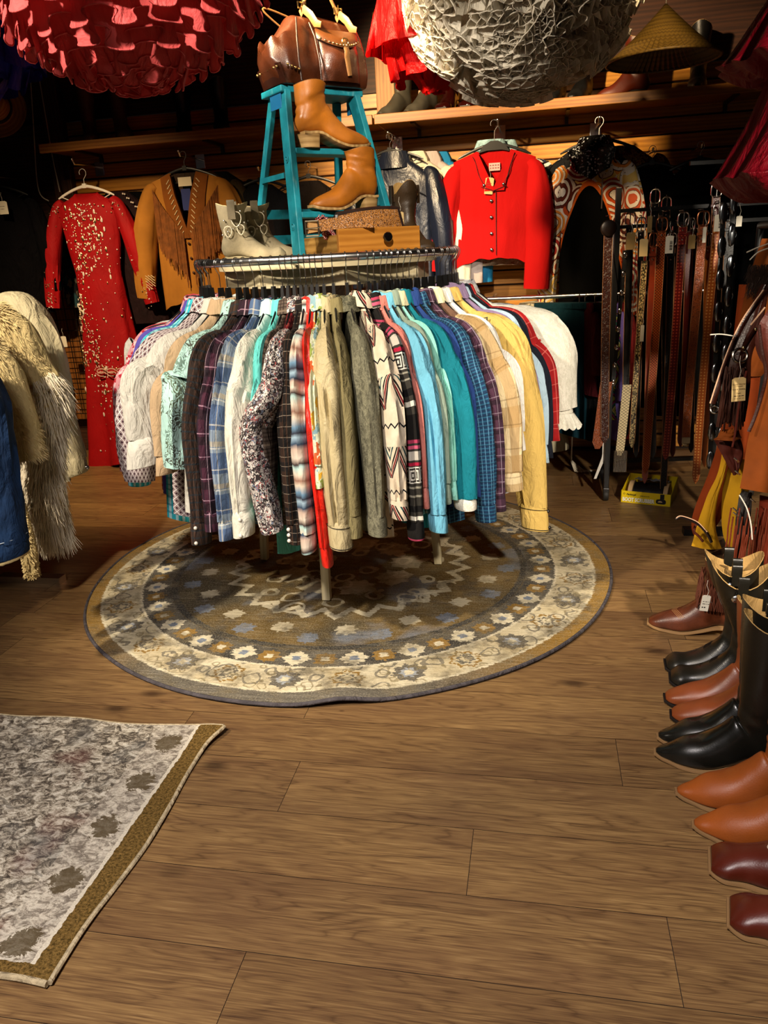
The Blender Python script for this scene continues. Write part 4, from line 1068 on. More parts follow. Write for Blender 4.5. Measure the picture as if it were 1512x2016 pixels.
# ------------------------------------------------------------------ leather bag on the ladder's top
def build_bag():
    lea = leather('glossy brown bag leather', '#4a2412', .55, 9, .3, .25, .6); edge = leather('light bag strap leather', '#9a6c3c', .3, 12, .45); brass = metal('antique brass', '#b99b66', .3)
    t = thing('leather_bag', 'glossy brown studded leather satchel on top of the blue ladder', 'bag', lpt(.0, -.02, LH + .001), LA)
    L2 = .185; mb = MB(); rings = []
    def sec(x):
        q = abs(x) / L2; s = (1 - .10 * q ** 3) * (1 if x > -.15 else lerp(1, .5, min(1, (-x - .15) / .05))); zb = max(0, (-x - .165) / .035) * .075
        hgt = (.235 - 1.12 * max(0, -x - .085) - .02 * (x > 0) * q ** 2 - .004) ; wb = .088 * s; wt = .04 * s
        pts = [(-wb, 0), (-wb - .012, .05), (-wb - .006, .11), (-wt - .02, .17), (-wt, hgt - .015), (-.012, hgt), (.012, hgt), (wt, hgt - .015), (wt + .02, .17), (wb + .006, .11), (wb + .012, .05), (wb, 0), (0, -.0)]
        return [(a, zb + (hgt - zb) * b / hgt if zb else min(b, hgt)) for a, b in pts]
    for i in range(33):
        x = lerp(-.2, L2, i / 32); pts = sec(x); row = []
        for k in range(52):
            f = k / 52 * len(pts); a = pts[int(f) % len(pts)]; b = pts[(int(f) + 1) % len(pts)]; y, z = lerp(a[0], b[0], f % 1), lerp(a[1], b[1], f % 1)
            sh = .012 * nz(x * 9 + 3, y * 12, z * 9) * min(1, z / .05) + .005 * nz(x * 26, y * 22, z * 22)
            fl_ = 0
            row.append(V((x + fl_ + (-.012 * (z / .23) if i == 32 else 0), y + sh, z + sh * .6 * min(1, z / .05))))
        rings.append(row)
    mb.loft(rings); mb.build('body', lea, t, ang=70, sub=1)
    yf = lambda z: -(lerp(.1, .096, z / .1) if z < .1 else lerp(.096, .052, (z - .1) / .12))
    # front pocket, flap, tongue
    mb = MB()
    def pk(u, v):
        x = lerp(-.02, .135, u); z = lerp(.155, .012, v); b = .034 * math.sin(PI * min(1, max(0, u))) ** .6 * math.sin(PI * (.08 + .86 * v)) ** .5
        return V((x, yf(z) - b - .004 * nz(x * 30, z * 30), z))
    mb.surf(pk, 24, 20, .005); mb.build('pocket', lea, t, ang=70)
    mb = MB()
    def fp(u, v):
        x = lerp(-.026, .14, u); d = .062 * (math.sin(PI * lerp(.1, .9, u))) ** .55; z = .176 - v * d
        return V((x, yf(z) - .012 - .03 * math.sin(PI * u) ** .6 * min(1, v * 1.6), z))
    mb.surf(fp, 28, 10, .005); f = mb.build('pocket_flap', leather('flap leather', '#5a3316', .4, 10, .38), t, ang=70)
    for k in range(13):
        p = fp(.04 + .92 * k / 12, .88); mb = MB(); mb.ball(p - V((0, .003, 0)), .0042, 8, 6); mb.build('stud', brass, f)
    mb = MB(); mb.tube([fp(.54, .55) - V((0, .004, 0)), fp(.55, 1.0) - V((0, .006, .012)), V((.066, -.135, .085)), V((.075, -.133, .028))], [.011, .011, .011, .009], 8, True, .25); mb.build('tongue_strap', edge, t)
    mb = MB(); c = fp(.545, .7) - V((0, .005, 0)); mb.ring(c, .012, .0022, 20, 6, Matrix.Rotation(PI / 2, 3, 'X')); mb.build('buckle', brass, t)
    # side gusset seam band with studs, left end
    mb = MB(); P = []
    for k in range(17):
        y = lerp(-.104, .09, k / 16); P.append(y)
    bb = MB(); bb.surf(lambda u, v: V((-.168 - .02 * (1 - v) + .012 * abs(lerp(-1, 1, u)) ** 4, lerp(-.09, .09, u), lerp(.062, .002, v))), 16, 6, .004); base = bb.build('base_band', leather('dark band leather', '#2f150c', .4, 9, .35), t)
    for k in range(8):
        mb = MB(); mb.ball((-.186, lerp(-.08, .075, k / 7), .05), .005, 8, 6); mb.build('stud', brass, base)
    for k in range(4):
        mb = MB(); mb.ball((lerp(-.16, -.118, k / 3), yf(.05) - .016, .052 - .004 * k), .005, 8, 6); mb.build('stud', brass, base)
    mb = MB(); mb.tube([V((-.11, yf(.0) - .014, .006)), V((-.113, yf(.07) - .012, .07)), V((-.105, yf(.14) - .011, .14)), V((-.085, -.06, .21))], .0035, 6); mb.tube([V((-.03, yf(.0) - .012, .006)), V((-.032, yf(.07) - .014, .07)), V((-.032, yf(.15) - .01, .15)), V((-.032, -.055, .2))], .003, 6); mb.build('piping', leather('seam piping', '#2c140a', .3), t)
    # handle straps with buckles and the two thin handles
    for x, zz in ((-.045, .232), (.1, .228)):
        mb = MB(); mb.tube([V((x, -.02, zz + .002)), V((x + .003, -.04, zz + .012)), V((x + .012, -.07, zz - .012)), V((x + .022, -.085, zz - .04)), V((x + .034, -.1, zz - .046))], [.013, .013, .013, .013, .009], 8, True, .22); s = mb.build('handle_strap', edge, t)
        mb = MB(); mb.box((x + .001, -.035, zz + .016), (.032, .004, .004)); mb.box((x + .001, -.03, zz + .034), (.032, .004, .004)); mb.box((x - .014, -.033, zz + .025), (.004, .004, .022)); mb.box((x + .016, -.033, zz + .025), (.004, .004, .022)); mb.box((x + .001, -.036, zz + .03), (.003, .003, .026)); mb.build('buckle', brass, s, smooth=False)
    mb = MB(); mb.tube([V((-.05 - .12 * math.sin(PI * k / 12), .02, .225 + .0 + .05 * math.sin(PI * k / 12) - .06 * k / 12)) for k in range(13)], .0032, 6); mb.build('handle', edge, t)
    mb = MB(); mb.tube([V((lerp(-.045, .1, k / 16), -.03, .245 + .09 * math.sin(PI * k / 16))) for k in range(17)], .006, 8); mb.build('handle', edge, t)
build_bag()

# ------------------------------------------------------------------ studded grey boots, drawer and its contents
grey = leather('distressed grey suede', '#8d8266', .45, 11, .8, .35); 
def grey_boot(label, loc, rz, seed):
    t = boot('cowboy_boot', label, loc, rz, .225, .2, .026, grey, 'round', 'studded grey cowboy boots on the rack top', sole=plain('worn sole', '#8f8362', .8), heel=plain('worn heel', '#8a7c5c', .8), shaft_w=.05, shaft_d=.112, scallop=.005, seed=seed, wscale=.86, heel_kind='block', strapm=leather('grey strap', '#6d634c'), lining=cloth('cream lining', '#c9b483'))
    pale = plain('pale cording', '#cfc6ae', .8); sil = metal('nickel studs', '#cfcac0', .3)
    for s in (-1, 1):
        mb = MB()
        for cx, cz, r, a0 in ((.062, .15, .018, 0), (.03, .11, .013, 1), (.075, .115, .012, 2), (.05, .175, .01, 3)):
            mb.tube([V((cx + r * math.cos(q / 12 * 2 * PI) * (1 + .3 * math.sin(q / 12 * 2 * PI)), s * (.0455 - .012 * abs(cx - .05) / .06 + .002), cz + 1.4 * r * math.sin(q / 12 * 2 * PI))) for q in range(13)], .0018, 5)
        mb.build('cord_scrolls', pale, t)
        mb = MB()
        for k in range(9): mb.ball((.01 + .09 * ((k * 37) % 9) / 9, s * .0465 * (1 - .25 * abs(((k * 37) % 9) / 9 - .5)), .1 + .085 * ((k * 5) % 9) / 9), .0034, 8, 6)
        mb.build('studs', sil, t)
    return t
pz = 1.263
a_ = R_(16)
p = at(440, 505, d=2.93); grey_boot('studded grey suede cowboy boot at the front left of the rack top', (p.x + .0, p.y, pz), a_, 2)
grey_boot('studded grey suede cowboy boot tucked behind its mate', (p.x + .045, p.y + .105, pz), a_ + .08, 5)
DA = R_(36.7); DC = V((-.671, 2.722, pz))
def dpt(x, y, z=0): return DC + Matrix.Rotation(DA, 3, 'Z') @ V((x, y, z))
def build_drawer():
    pine = woody('knotty honey pine', '#c48534', '#a2651f', 3, .42, knots=7); ply = woody('rough pine side', '#c69a52', '#8f6426', 9, .6)
    t = thing('wooden_drawer', 'honey pine drawer with a black knob standing on the rack top', 'drawer', DC, DA)
    W, D, Hh = .318, .36, .098
    mb = MB(); mb.box((W / 2, .009, Hh / 2), (W, .018, Hh)); mb.build('front_panel', pine, t, bevel=.002, smooth=False)
    for x in (.012, W - .03): 
        mb = MB(); mb.box((x, D / 2 + .018, .04), (.014, D, .078)); mb.build('side_panel', ply, t, bevel=.001, smooth=False)
    mb = MB(); mb.box((W / 2, D + .012, .036), (W - .02, .012, .07)); mb.build('back_panel', ply, t, smooth=False)
    mb = MB(); mb.box((W / 2, D / 2 + .018, .006), (W - .03, D, .008)); mb.build('bottom', ply, t, smooth=False)
    mb = MB(); mb.lathe([(.0, -.03), (.014, -.03), (.017, -.026), (.017, -.02), (.009, -.012), (.009, 0), (.0, 0)], 24, (W * .56, 0, .064), ax=Matrix.Rotation(-PI / 2, 3, 'X')); xx = mb
    xx.v = [V((v.x, -abs(v.y) if v.y > 0 else v.y, v.z)) for v in xx.v]
    xx.build('knob', plain('black glazed knob', '#0a0a0a', .12, .6, .5), t)
build_drawer()
def tooled_mat(): return tooled('tooled saddle leather', '#b57a3c', '#3d2010', 'floral')
def build_drawer_things():
    tl = tooled_mat(); edge = leather('dark whipstitch edge', '#2b1a14', .3); brass = metal('pewter buckle', '#a89f8c', .3)
    # hand-tooled clutch leaning in the drawer
    t = thing('tooled_clutch', 'floral tooled tan leather clutch leaning in the wooden drawer', 'clutch bag', dpt(.145, .055, .03), DA)
    def fn(u, v):
        x = lerp(-.1, .14, u); z = lerp(.135, .0, v); top = .026 * math.sin(PI * lerp(.12, .62, u))
        return V((x - .012 * (1 - v) + .03 * v * (u - .5), .03 - .03 * v + .012 * math.sin(PI * u) * math.sin(PI * v) * -1, z - .03 + top * (1 - v)))
    mb = MB(); mb.surf(fn, 24, 16, .018); b = mb.build('body', tl, t, ang=60)
    mb = MB(); mb.tube([fn(k / 20, 0) for k in range(21)] + [fn(1, k / 10) for k in range(1, 11)], .0105, 8); mb.tube([fn(0, k / 10) for k in range(11)], .0105, 8); mb.build('laced_edge', edge, t)
    mb = MB(); mb.tube([fn(k / 20, .5) - V((0, .011, .006 - .02 * k / 20)) for k in range(2, 18)], .0022, 6); mb.build('zip', metal('steel zip', '#8f8a86', .35), t)
    # belt with buckle
    t = thing('leather_belt', 'tooled leather belt with pewter buckle lying across the drawer side', 'belt', dpt(.01, .1, .1), DA - .5)
    def bl(u, v): return V((lerp(-.07, .16, u), -.06 + .02 * math.sin(u * 3), .0 + .038 * (1 - v) + .012 * math.sin(u * 2.4) - .012))
    mb = MB(); mb.surf(bl, 24, 4, .005); mb.build('strap', tl, t)
    mb = MB(); mb.surf(lambda u, v: bl(.02 + u * .13, v) + V((0, -.005, .001)), 6, 4, .005); mb.build('tip', leather('light tooled tip', '#b98a4e', .3), t)
    mb = MB()
    for a, c in (((-.075, .0), (-.03, .0)), ((-.075, .048), (-.03, .048)), ((-.075, 0), (-.075, .048)), ((-.03, 0), (-.03, .048))): mb.tube([V((a[0], -.068, a[1] - .02)), V((c[0], -.068, c[1] - .02))], .0028, 8)
    mb.tube([V((-.075, -.07, .004)), V((-.022, -.072, .006))], .002, 6); mb.build('buckle', brass, t)
    # bandana
    def bd(g):
        x, y, _ = g.sep(g.uv()); a, b = g.cell(g.m('ADD', x, y), .011), g.cell(g.m('SUBTRACT', x, y), .011)
        d = g.m('ADD', g.m('MULTIPLY', a, a), g.m('MULTIPLY', b, b)); return g.mix(g.m('LESS_THAN', d, .09), hx('#8f1420'), '#e2cfc8')
    bm_ = mat('polka dot bandana', bd, rough=.85)
    mb = MB(); 
    mb.surf(lambda u, v: dpt(lerp(-.02, .07, u) - .012 * math.sin(v * 5), lerp(.14, .24, u) * .8 - .01 * v, lerp(.15, .07, v) - .012 * nz(u * 6, v * 3) - .02 * u) + V((-.012 * nz(u * 9, v * 9), -.02 * v, 0)), 24, 16, .003)
    one('bandana', mb, bm_, 'red bandana with white dots bunched behind the belt buckle', 'bandana')
build_drawer_things()
p = at(803, 492, d=3.22)
boot('cowboy_boot', 'dark brown boot with scalloped top standing behind the wooden drawer', (p.x - .02, p.y - .03, pz), R_(-60), .25, .235, .03, leather('dark olive brown leather', '#3a2a18', .35, 9, .45), 'round', shaft_w=.05, shaft_d=.12, scallop=.02)
price_tag('hang_tag', 'small manila tag beside the tooled clutch', at(787, 417, d=3.0), R_(12), .028, .05, tagt, lines=[('#313', -.026, .004, '#4a3a22'), ('#42', -.034, .004, '#4a3a22')])
# ================================================================== the back wall: garments on face-out arms
def faceout(px, py, label, L=.28, Y=4.995, tilt=0.0):
    p = at(px, py, Y=Y); t = thing('wall_hook', label, 'hook', (p.x, 4.995, p.z), 0, 'chrome hooks on the slatwall')
    mb = MB(); mb.box((0, -.006, .0), (.062, .006, .085)); mb.build('plate', chrome, t, bevel=.002, smooth=False)
    mb = MB(); mb.tube([V((0, -.008, .01)), V((0, -L * .5, .012)), V((0, -L, .004)), V((0, -L - .012, .024))], .006, 8); mb.ball((0, -L - .014, .028), .009, 10, 8); mb.build('arm', chrome, t)
    return V((p.x, 4.995, p.z + .012)), L
def wpanels(t, mf, mb_=None, hw=.225, L=.55, nw=.075, nd=.2, th=.06, slope=.28, hemw=.25, z0=-.075, ov=.012, seed=0, waist=None, fold=1.0, roundneck=False, front=True, names=('front_panel', 'front_panel', 'back_panel')):
    mb_ = mb_ or mf
    def X(v): return pl([(0, hw), (.12, hw * .99), (.3, (waist or hw) * .98), (.55, (waist or lerp(hw, hemw, .5))), (1, hemw)], v)
    def zt(x): return z0 - slope * max(0, abs(x) - nw)
    def wave(x, v, s): return fold * v * (.013 * nz(x * 11 + seed, v * 1.5, s) + .007 * nz(x * 30 + seed, v * 2, s + 4))
    def mk(side):
        def fn(u, v):
            Xo = X(v); xi = -side * ov if v * L > nd else side * lerp(nw, -ov, (v * L / nd) ** (1.0 if not roundneck else .5))
            x = lerp(side * Xo, xi, u)
            e = max(0, 1 - (x / (Xo * 1.005)) ** 2)
            return V((x, -th * e ** .55 * min(1, .35 + v * 4) - wave(x, v, 1 + side) - (.006 if side > 0 else 0) * u ** 6, zt(x) - v * L + .004 * math.sin(x * 60) * (v > .98)))
        return fn
    outs = []
    for i, side in enumerate((-1, 1)):
        if not front: break
        mb = MB(); mb.surf(mk(side), 26, 36, .004); outs.append(mb.build(names[i], mf, t, ang=60))
    def bk(u, v):
        Xo = X(v); x = lerp(-Xo, Xo, u); e = max(0, 1 - (x / (Xo * 1.005)) ** 2)
        return V((x, th * .5 * e ** .55 * min(1, .35 + v * 4) + wave(x, v, 9) * .5, zt(x) - v * L * .985))
    mb = MB(); mb.surf(bk, 30, 24, .004); outs.append(mb.build(names[2], mb_, t, ang=60))
    return outs, mk, X, zt
def wsleeve(t, m, side, hw=.225, sl=.58, spread=.1, sr=.066, zs=-.12, y=-.005, cuffr=.75, seed=1, fold=.7, sy=.8, end=None):
    pts = [V((side * hw * .86, y, zs - .005)), V((side * (hw + .015), y, zs - .05)), V((side * (hw + .04 + spread * .35), y - .01, zs - .05 - sl * .35)), V((side * (hw + .04 + spread * .7), y - .015, zs - .05 - sl * .7)), V((side * (hw + .03 + spread), y - .01, zs - .05 - sl))]
    mb, rg = sleeve_mb(pts, [.02, sr * .72, sr, sr * .92, sr * cuffr], [.02, sr * sy * .7, sr * sy, sr * sy * .85, sr * sy * cuffr], seed, fold=fold)
    return mb.build('sleeve', m, t, ang=60), pts, rg

def wall_items():
    # --- red beaded gown
    red = cloth('scarlet crepe', '#9c0810', .2, 5, .7, wk=.3); gold = metal('gold beads', '#d8b98a', .35); sil = plain('silver sequins', '#dccfc4', .25, .8)
    hp, L = faceout(197, 333, 'chrome wall hook behind the red beaded gown', .3)
    g0 = V((-2.745, hp.y - .29, 1.80))
    hanger((g0.x, g0.y, g0.z + .03), 0, 'white plastic hanger holding the red beaded gown', None, .19, whitep, whitep, .06, .022)
    t = thing('gown', 'long scarlet gown with gold beadwork on a white hanger', 'gown', g0, 0)
    mb = MB(); rings = []; n = 64; L = 1.72
    for i in range(56):
        d = (i / 55) ** 1.25 * L
        a = pl([(0, .075), (.02, .1), (.05, .17), (.08, .195), (.14, .2), (.3, .182), (.48, .155), (.62, .16), (1.1, .205), (L, .265)], d); b = pl([(0, .05), (.1, .062), (.48, .06), (L, .1)], d); row = []
        for k in range(n):
            u = 2 * PI * k / n; c, s = math.cos(u), math.sin(u); pl_ = max(0, (d - .5) / 1.2)
            r = 1 + pl_ * (.16 * math.sin(7 * u + 1.2 * nz(d, 3)) + .1 * nz(c * 2 + 4, s * 2, d * .6)) + .03 * nz(c * 3, s * 3, d * 8)
            zz = -.085 - d + (-.06 * max(0, -s) * max(0, 1 - d / .09) if d < .09 else 0)
            row.append(V((c * a * r, s * b * r * (1 + .5 * pl_), zz + (.05 * c + .03 * math.sin(3 * u)) * max(0, (d - 1.5) / .22))))
        rings.append(row)
    mb.loft(rings); body = mb.build('skirt_and_bodice', red, t, ang=60)
    sl = []
    for s in (-1, 1):
        o, pts, rg = wsleeve(t, red, s, .19, .58, .13, .052, -.125, seed=s * 3 + 5, cuffr=.8); sl.append(pts)
    rng = random.Random(12)
    def surf_pt(d, u):
        i = min(55, (d / L) ** (1 / 1.25) * 55); k = (u / (2 * PI) * n) % n; p = rings[int(i)][int(k)]; return p
    for nm, m, cnt, rad in (('sequins', sil, 430, .0052), ('gold_beadwork', gold, 320, .006)):
        mb = MB()
        for _ in range(cnt):
            c = rng.choice([(.16, -.3, .1), (.25, .25, .12), (.33, -.1, .1), (.42, -.35, .08), (.2, .1, .1), (.68, -.75, .05), (.75, -.7, .07), (1.08, -.1, .1), (1.18, .3, .14), (1.3, .15, .12), (1.05, -.5, .1), (.95, -.45, .07), (.9, 0, .9), (.4, 0, .45)])
            d = c[0] + rng.gauss(0, c[2]); u = -PI / 2 + c[1] * 1.3 + rng.gauss(0, .25 if c[2] < .4 else .8)
            if not .04 < d < 1.66: continue
            p = surf_pt(d, u % (2 * PI)) + V((rng.uniform(-.012, .012), -.001, rng.uniform(-.02, .02))); r = rad * rng.choice([.4, .5, .6, .8, 1.3])
            mb.ball(p + V((0, -.002, 0)), r, 6, 4, (1, .4, rng.choice([1, 1, 2.2])))
        for pts in sl:
            for _ in range(70):
                q = rng.random() ** .7; p = spline(pts, .15 + .83 * q); mb.ball(p + V((rng.gauss(0, .016), -.036, rng.gauss(0, .02))), rad * rng.choice([.4, .6, .9]), 6, 4, (1, .5, 1))
        o = mb.build(nm, m, body); o['kind'] = 'stuff'
    mb = MB(); 
    for k in range(5):
        z = -1.16 - .02 * (k % 2); x = -.02 + .07 * (k % 3); mb.tube([V((x + .03 * math.cos(q / 10 * 5.2), -.125 - .005 * q / 10, z + .014 * math.sin(q / 10 * 5.2))) for q in range(11)], .004, 5)
    mb.build('pearl_scrolls', plain('pearl cord', '#c99f92', .4), body)
    # dark garments behind the gown
    for i, (dx, dy, lab, m, Lg) in enumerate(((.16, .1, 'dark sequined top with a white-studded shoulder behind the red gown', cloth('dark wine velvet', '#1d0a0e', .3, 20), .8), (.23, .17, 'black long garment half hidden behind the red gown', MATS['black cotton'], 1.0), (-.06, .22, 'dark green-black garment with floral cuffs behind the red gown', print_('dark floral', '#141214', ['#5d2230', '#27474f', '#6d6558'], 22, .4), 1.15))):
        t = thing('hanging_garment', lab, 'garment', (g0.x + dx, g0.y + dy, 1.80), 0, 'dark clothes behind the red gown')
        torso_mb(Lg, 3 + i, .21, .045, nring=24, hemw=.24).build('body', m, t)
        for s in (-1, 1): wsleeve(t, m, s, .2, .58, .05, .055, -.14, seed=i + s)
        if i == 0:
            mb = MB(); 
            for k in range(16): mb.ball((.06 + .012 * k, -.05, -.1 - .013 * k + .01 * (k % 2)), .006, 6, 4)
            mb.build('studs', sil, t)
    # --- fringed tan suede jacket
    sue = leather('tan suede', '#a8702c', .22, 5, .85, .15, .15); sued = leather('brown suede yoke', '#7d4718', .3, 6, .8, .15, .15)
    hp, L = faceout(395, 318, 'chrome wall hook carrying the fringed suede jacket', .3)
    g0 = V((-2.08, hp.y - .28, hp.z))
    hanger(g0, 0, 'dark hanger inside the fringed suede jacket', None, .2, blackp, steel, .06, .018)
    t = thing('suede_jacket', 'tan suede western jacket with long brown fringe', 'jacket', g0, 0)
    outs, mk, X, zt = wpanels(t, sue, cloth('jacket lining', '#3a2a20'), .225, .74, .085, .36, .06, .3, .24, -.1)
    for s in (-1, 1):
        wsleeve(t, sue, s, .225, .6, .1, .07, -.16, seed=s + 9)
        fn = mk(s)
        mb = MB(); mb.surf(lambda u, v: V(fn(lerp(.52, 1.0, u), v * .5)) + V((0, -.009 - .006 * u, 0)), 10, 20, .004); y = mb.build('lapel', sued, t)
        mb = MB()
        for k in range(11):
            p = V(fn(.83, .06 + k * .04)) + V((0, -.018, 0)); mb.beam(p + V((-s * .012, 0, .012)), p + V((s * .008, 0, -.012)), .004, .004)
        o = mb.build('bead_lacing', plain('bone beads', '#c9b48c', .4), y, smooth=False); o['kind'] = 'stuff'
        mb = MB(); rng = random.Random(5)
        for k in range(60):
            f = k / 59; p = V(fn(lerp(.08, .86, f), lerp(.06, .46, f ** 1.1))) + V((0, -.018 - .008 * rng.random(), 0)); ln = .24 + .09 * rng.random()
            q = [p + V((.004 * nz(k, j), -.002 * j + .003 * rng.random(), -ln * j / 5)) for j in range(6)]
            mb.tube(q, .0027, 4, True)
        o = mb.build('fringe', leather('suede fringe', '#8a5220', .4, 30, .8), t); o['kind'] = 'stuff'
    mb = MB()
    for k in range(14):
        x = -.31 + .02 * (k % 3); z = -.68 - .017 * (k // 3); mb.beam((x - .01, -.068, z + .008), (x + .012, -.068, z - .008), .004, .004)
    o = mb.build('cuff_beads', plain('bone beads', '#c9b48c', .4), t, smooth=False); o['kind'] = 'stuff'
    mb = MB(); mb.box((0, -.02, -.15), (.085, .004, .05)); mb.build('neck_label', plain('cream label', '#d9cdb4', .8), t, smooth=False)
    mb = MB(); mb.box((.0, -.024, -.25), (.06, .004, .12)); mb.build('inner_label', plain('royal blue label', '#1b2a6b', .7), t, smooth=False)
    for k in range(3):
        mb = MB(); mb.ball((.0 + .004 * k, -.075, -.5 - .085 * k), .008, 10, 6, (1, .6, 1)); mb.build('button', plain('brown button', '#3a1c10', .4), t)
    for i, (dx, dy, lab, c) in enumerate(((.07, .09, 'olive jacket right behind the fringed suede jacket', '#3d3018'), (.14, .16, 'black jacket at the back of the fringed jacket hook', '#0e0d0d'), (-.02, .22, 'dark brown jacket nearest the wall behind the suede fringe', '#22130c'))):
        t = thing('jacket', lab, 'jacket', (g0.x + dx, g0.y + dy, g0.z - .01), 0, 'jackets behind the suede fringe jacket'); m = cloth('dark jacket cloth %d' % i, c, .2)
        torso_mb(.75, 5 + i, .225, .045, nring=24).build('body', m, t)
        for s in (-1, 1): wsleeve(t, m, s, .21, .56, .06, .055, -.15, seed=i + s)
    # --- navy satin shirt, then ivory, cream and blue ones
    hp, L = faceout(783, 285, 'chrome wall hook with the navy satin shirt', .3)
    for i, (dx, dy, lab, c, ro) in enumerate(((.03, .0, 'navy satin western shirt hanging left of the red jacket', '#141a2a', .35), (.12, .07, 'ivory shirt behind the navy satin shirt', '#d9d2bd', .8), (.19, .13, 'pale pink-grey printed shirt behind the ivory one', '#b9adaa', .8), (.24, .19, 'bright blue shirt at the back of the navy shirt hook', '#1f7fb8', .7))):
        g0 = V((hp.x + dx - .0, hp.y - .28 + dy, hp.z))
        hanger((hp.x + .0 + .004 * i, g0.y, g0.z), R_(-12), ['black hanger in the navy satin shirt', 'hanger in the ivory wall shirt', 'hanger in the printed wall shirt', 'hanger in the bright blue wall shirt'][i], None, .2, blackp, steel, .055, .018)
        t = thing('shirt', lab, 'shirt', (g0.x, g0.y, g0.z - .015), R_(-12), 'shirts on the hook left of the red jacket'); m = cloth('wall shirt %d' % i, c, .15, 7, ro, spec=.5 if i == 0 else .2, wk=.3)
        torso_mb(.8, 15 + i, .22, .05, nring=28, z0=-.1).build('body', m, t)
        for s in (-1, 1): wsleeve(t, m, s, .205, .58, .05, .06, -.17, seed=i + s)
        mb = MB(); mb.lathe([(.078, -.12), (.07, -.085), (.068, -.07), (.075, -.068), (.095, -.105), (.1, -.125)], 24); mb.v = [V((v.x, v.y * .6 - (.012 if v.y < 0 else 0), v.z - (.03 if v.y < -.03 and v.z < -.1 else 0))) for v in mb.v]; mb.build('collar', m, t)
        if i == 0:
            mb = MB(); mb.tube([V((.03 + .16 * k / 8, -.066 + .02 * (k / 8) ** 2, -.31 + .03 * math.sin(k / 8 * PI))) for k in range(9)], .003, 5); mb.build('yoke_piping', plain('dark piping', '#0a0c14', .4), t)
            mb = MB(); mb.box((0, -.035, -.13), (.04, .003, .03)); mb.build('neck_label', plain('cream label', '#d9cdb4', .8), t, smooth=False)
    # --- red jacket
    wool = cloth('scarlet boiled wool', '#b00808', .07, 4, .9, wk=.12); dkred = plain('dark red piping', '#3f0406', .7)
    hp, L = faceout(985, 262, 'chrome wall hook holding the scarlet jacket', .3)
    g0 = V((hp.x - .02, hp.y - .3, hp.z - .0))
    hanger(g0, 0, 'black hanger showing in the scarlet jacket neck', None, .2, blackp, chrome, .085, .02, lower=False, broad=True)
    mb = MB(); p = g0 + V((0, -.004, -.11))
    t = thing('wool_jacket', 'scarlet boiled wool jacket with silver buttons in the middle of the wall', 'jacket', g0, 0)
    outs, mk, X, zt = wpanels(t, wool, wool, .225, .565, .092, .215, .062, .34, .245, -.135, seed=4, fold=.7)
    for s, spr, sl_ in ((-1, .07, .5), (1, .0, .62)): wsleeve(t, wool, s, .205, sl_, spr, .074, -.205, seed=s + 21, cuffr=.9, fold=.5, sy=.7)
    mb = MB(); mb.box((0, .012, -.215), (.062, .003, .04)); mb.build('neck_label', plain('pale pink label', '#d8a8a4', .8), t, smooth=False)
    dots = MB()
    for j in range(8): dots.box((-.022 + .0145 * (j % 4), .0095, -.207 - .014 * (j // 4)), (.009, .001, .006))
    dots.build('label_print', plain('label ink', '#8a5a58', .8), t, smooth=False)
    for s in (-1, 1):
        fn = mk(s); mb = MB(); mb.surf(lambda u, v: V(fn(lerp(.72 + .1 * (1 - v), 1.0, u), lerp(.02, .37, v))) + V((-s * .0 * v, -.009 - .004 * v, 0)), 8, 14, .005); lp = mb.build('lapel', wool, t)
        mb = MB(); mb.tube([V(fn(lerp(1.0, .70, k / 8), .375 - .045 * k / 8)) + V((0, -.0165, 0)) for k in range(9)], .0022, 5); mb.tube([V(fn(.76 + .02 * math.sin(k), .03 + .3 * k / 8)) + V((0, -.0145, 0)) for k in range(9)], .0018, 5); mb.build('piping', dkred, lp)
        mb = MB(); p = V(fn(.78, .315)); mb.ball(p + V((0, -.019, 0)), .0085, 12, 8, (1, .6, 1)); mb.build('button', steel, lp)
    mb = MB(); mb.tube([V((.012, -.074, -.135 - .215 - .33 * k / 8)) for k in range(9)], .0022, 5); mb.build('placket_edge', dkred, t)
    for k in range(4):
        mb = MB(); mb.ball((-.014, -.076, -.395 - .085 * k), .0095, 12, 8, (1, .6, 1)); mb.build('button', steel, t)
    price_tag('hang_tag', 'cream price tag dangling at the scarlet jacket neck', g0 + V((-.02, -.075, -.275)), 0, .046, .085, tagt, lines=[('#424', -.030, .005, '#7a3a22'), ('#352', -.040, .005, '#7a3a22'), ('#23', -.055, .005, '#4a3a22')], tilt=.12)
    for i, (dx, dy, lab, m) in enumerate(((-.025, .1, 'tan and cream patterned shirt peeking behind the scarlet jacket', print_('tan paisley', '#b9a88a', ['#3a2c22', '#d9cfb4', '#8a5a38'], 30, .45, ring=True)), (.035, .17, 'blue patterned shirt peeking out right behind the scarlet jacket', print_('blue burst', '#1d2438', ['#3f5aa0', '#c9c4bd', '#6d2a38'], 26, .4)))):
        t = thing('shirt', lab, 'shirt', (g0.x + dx, g0.y + dy, g0.z - .02), 0, 'shirts behind the scarlet jacket')
        torso_mb(.62, 25 + i, .23, .045, nring=24, z0=-.1).build('body', m, t)
        for s in (-1, 1): wsleeve(t, m, s, .215, .3, .03, .06, -.165, seed=i + s)
        mb = MB(); mb.lathe([(.078, -.12), (.07, -.08), (.075, -.068), (.1, -.125)], 24); mb.v = [V((v.x, v.y * .55, v.z + .02)) for v in mb.v]; mb.build('collar', cloth('aqua print collar', '#9fc4cc', .4, 40), t)
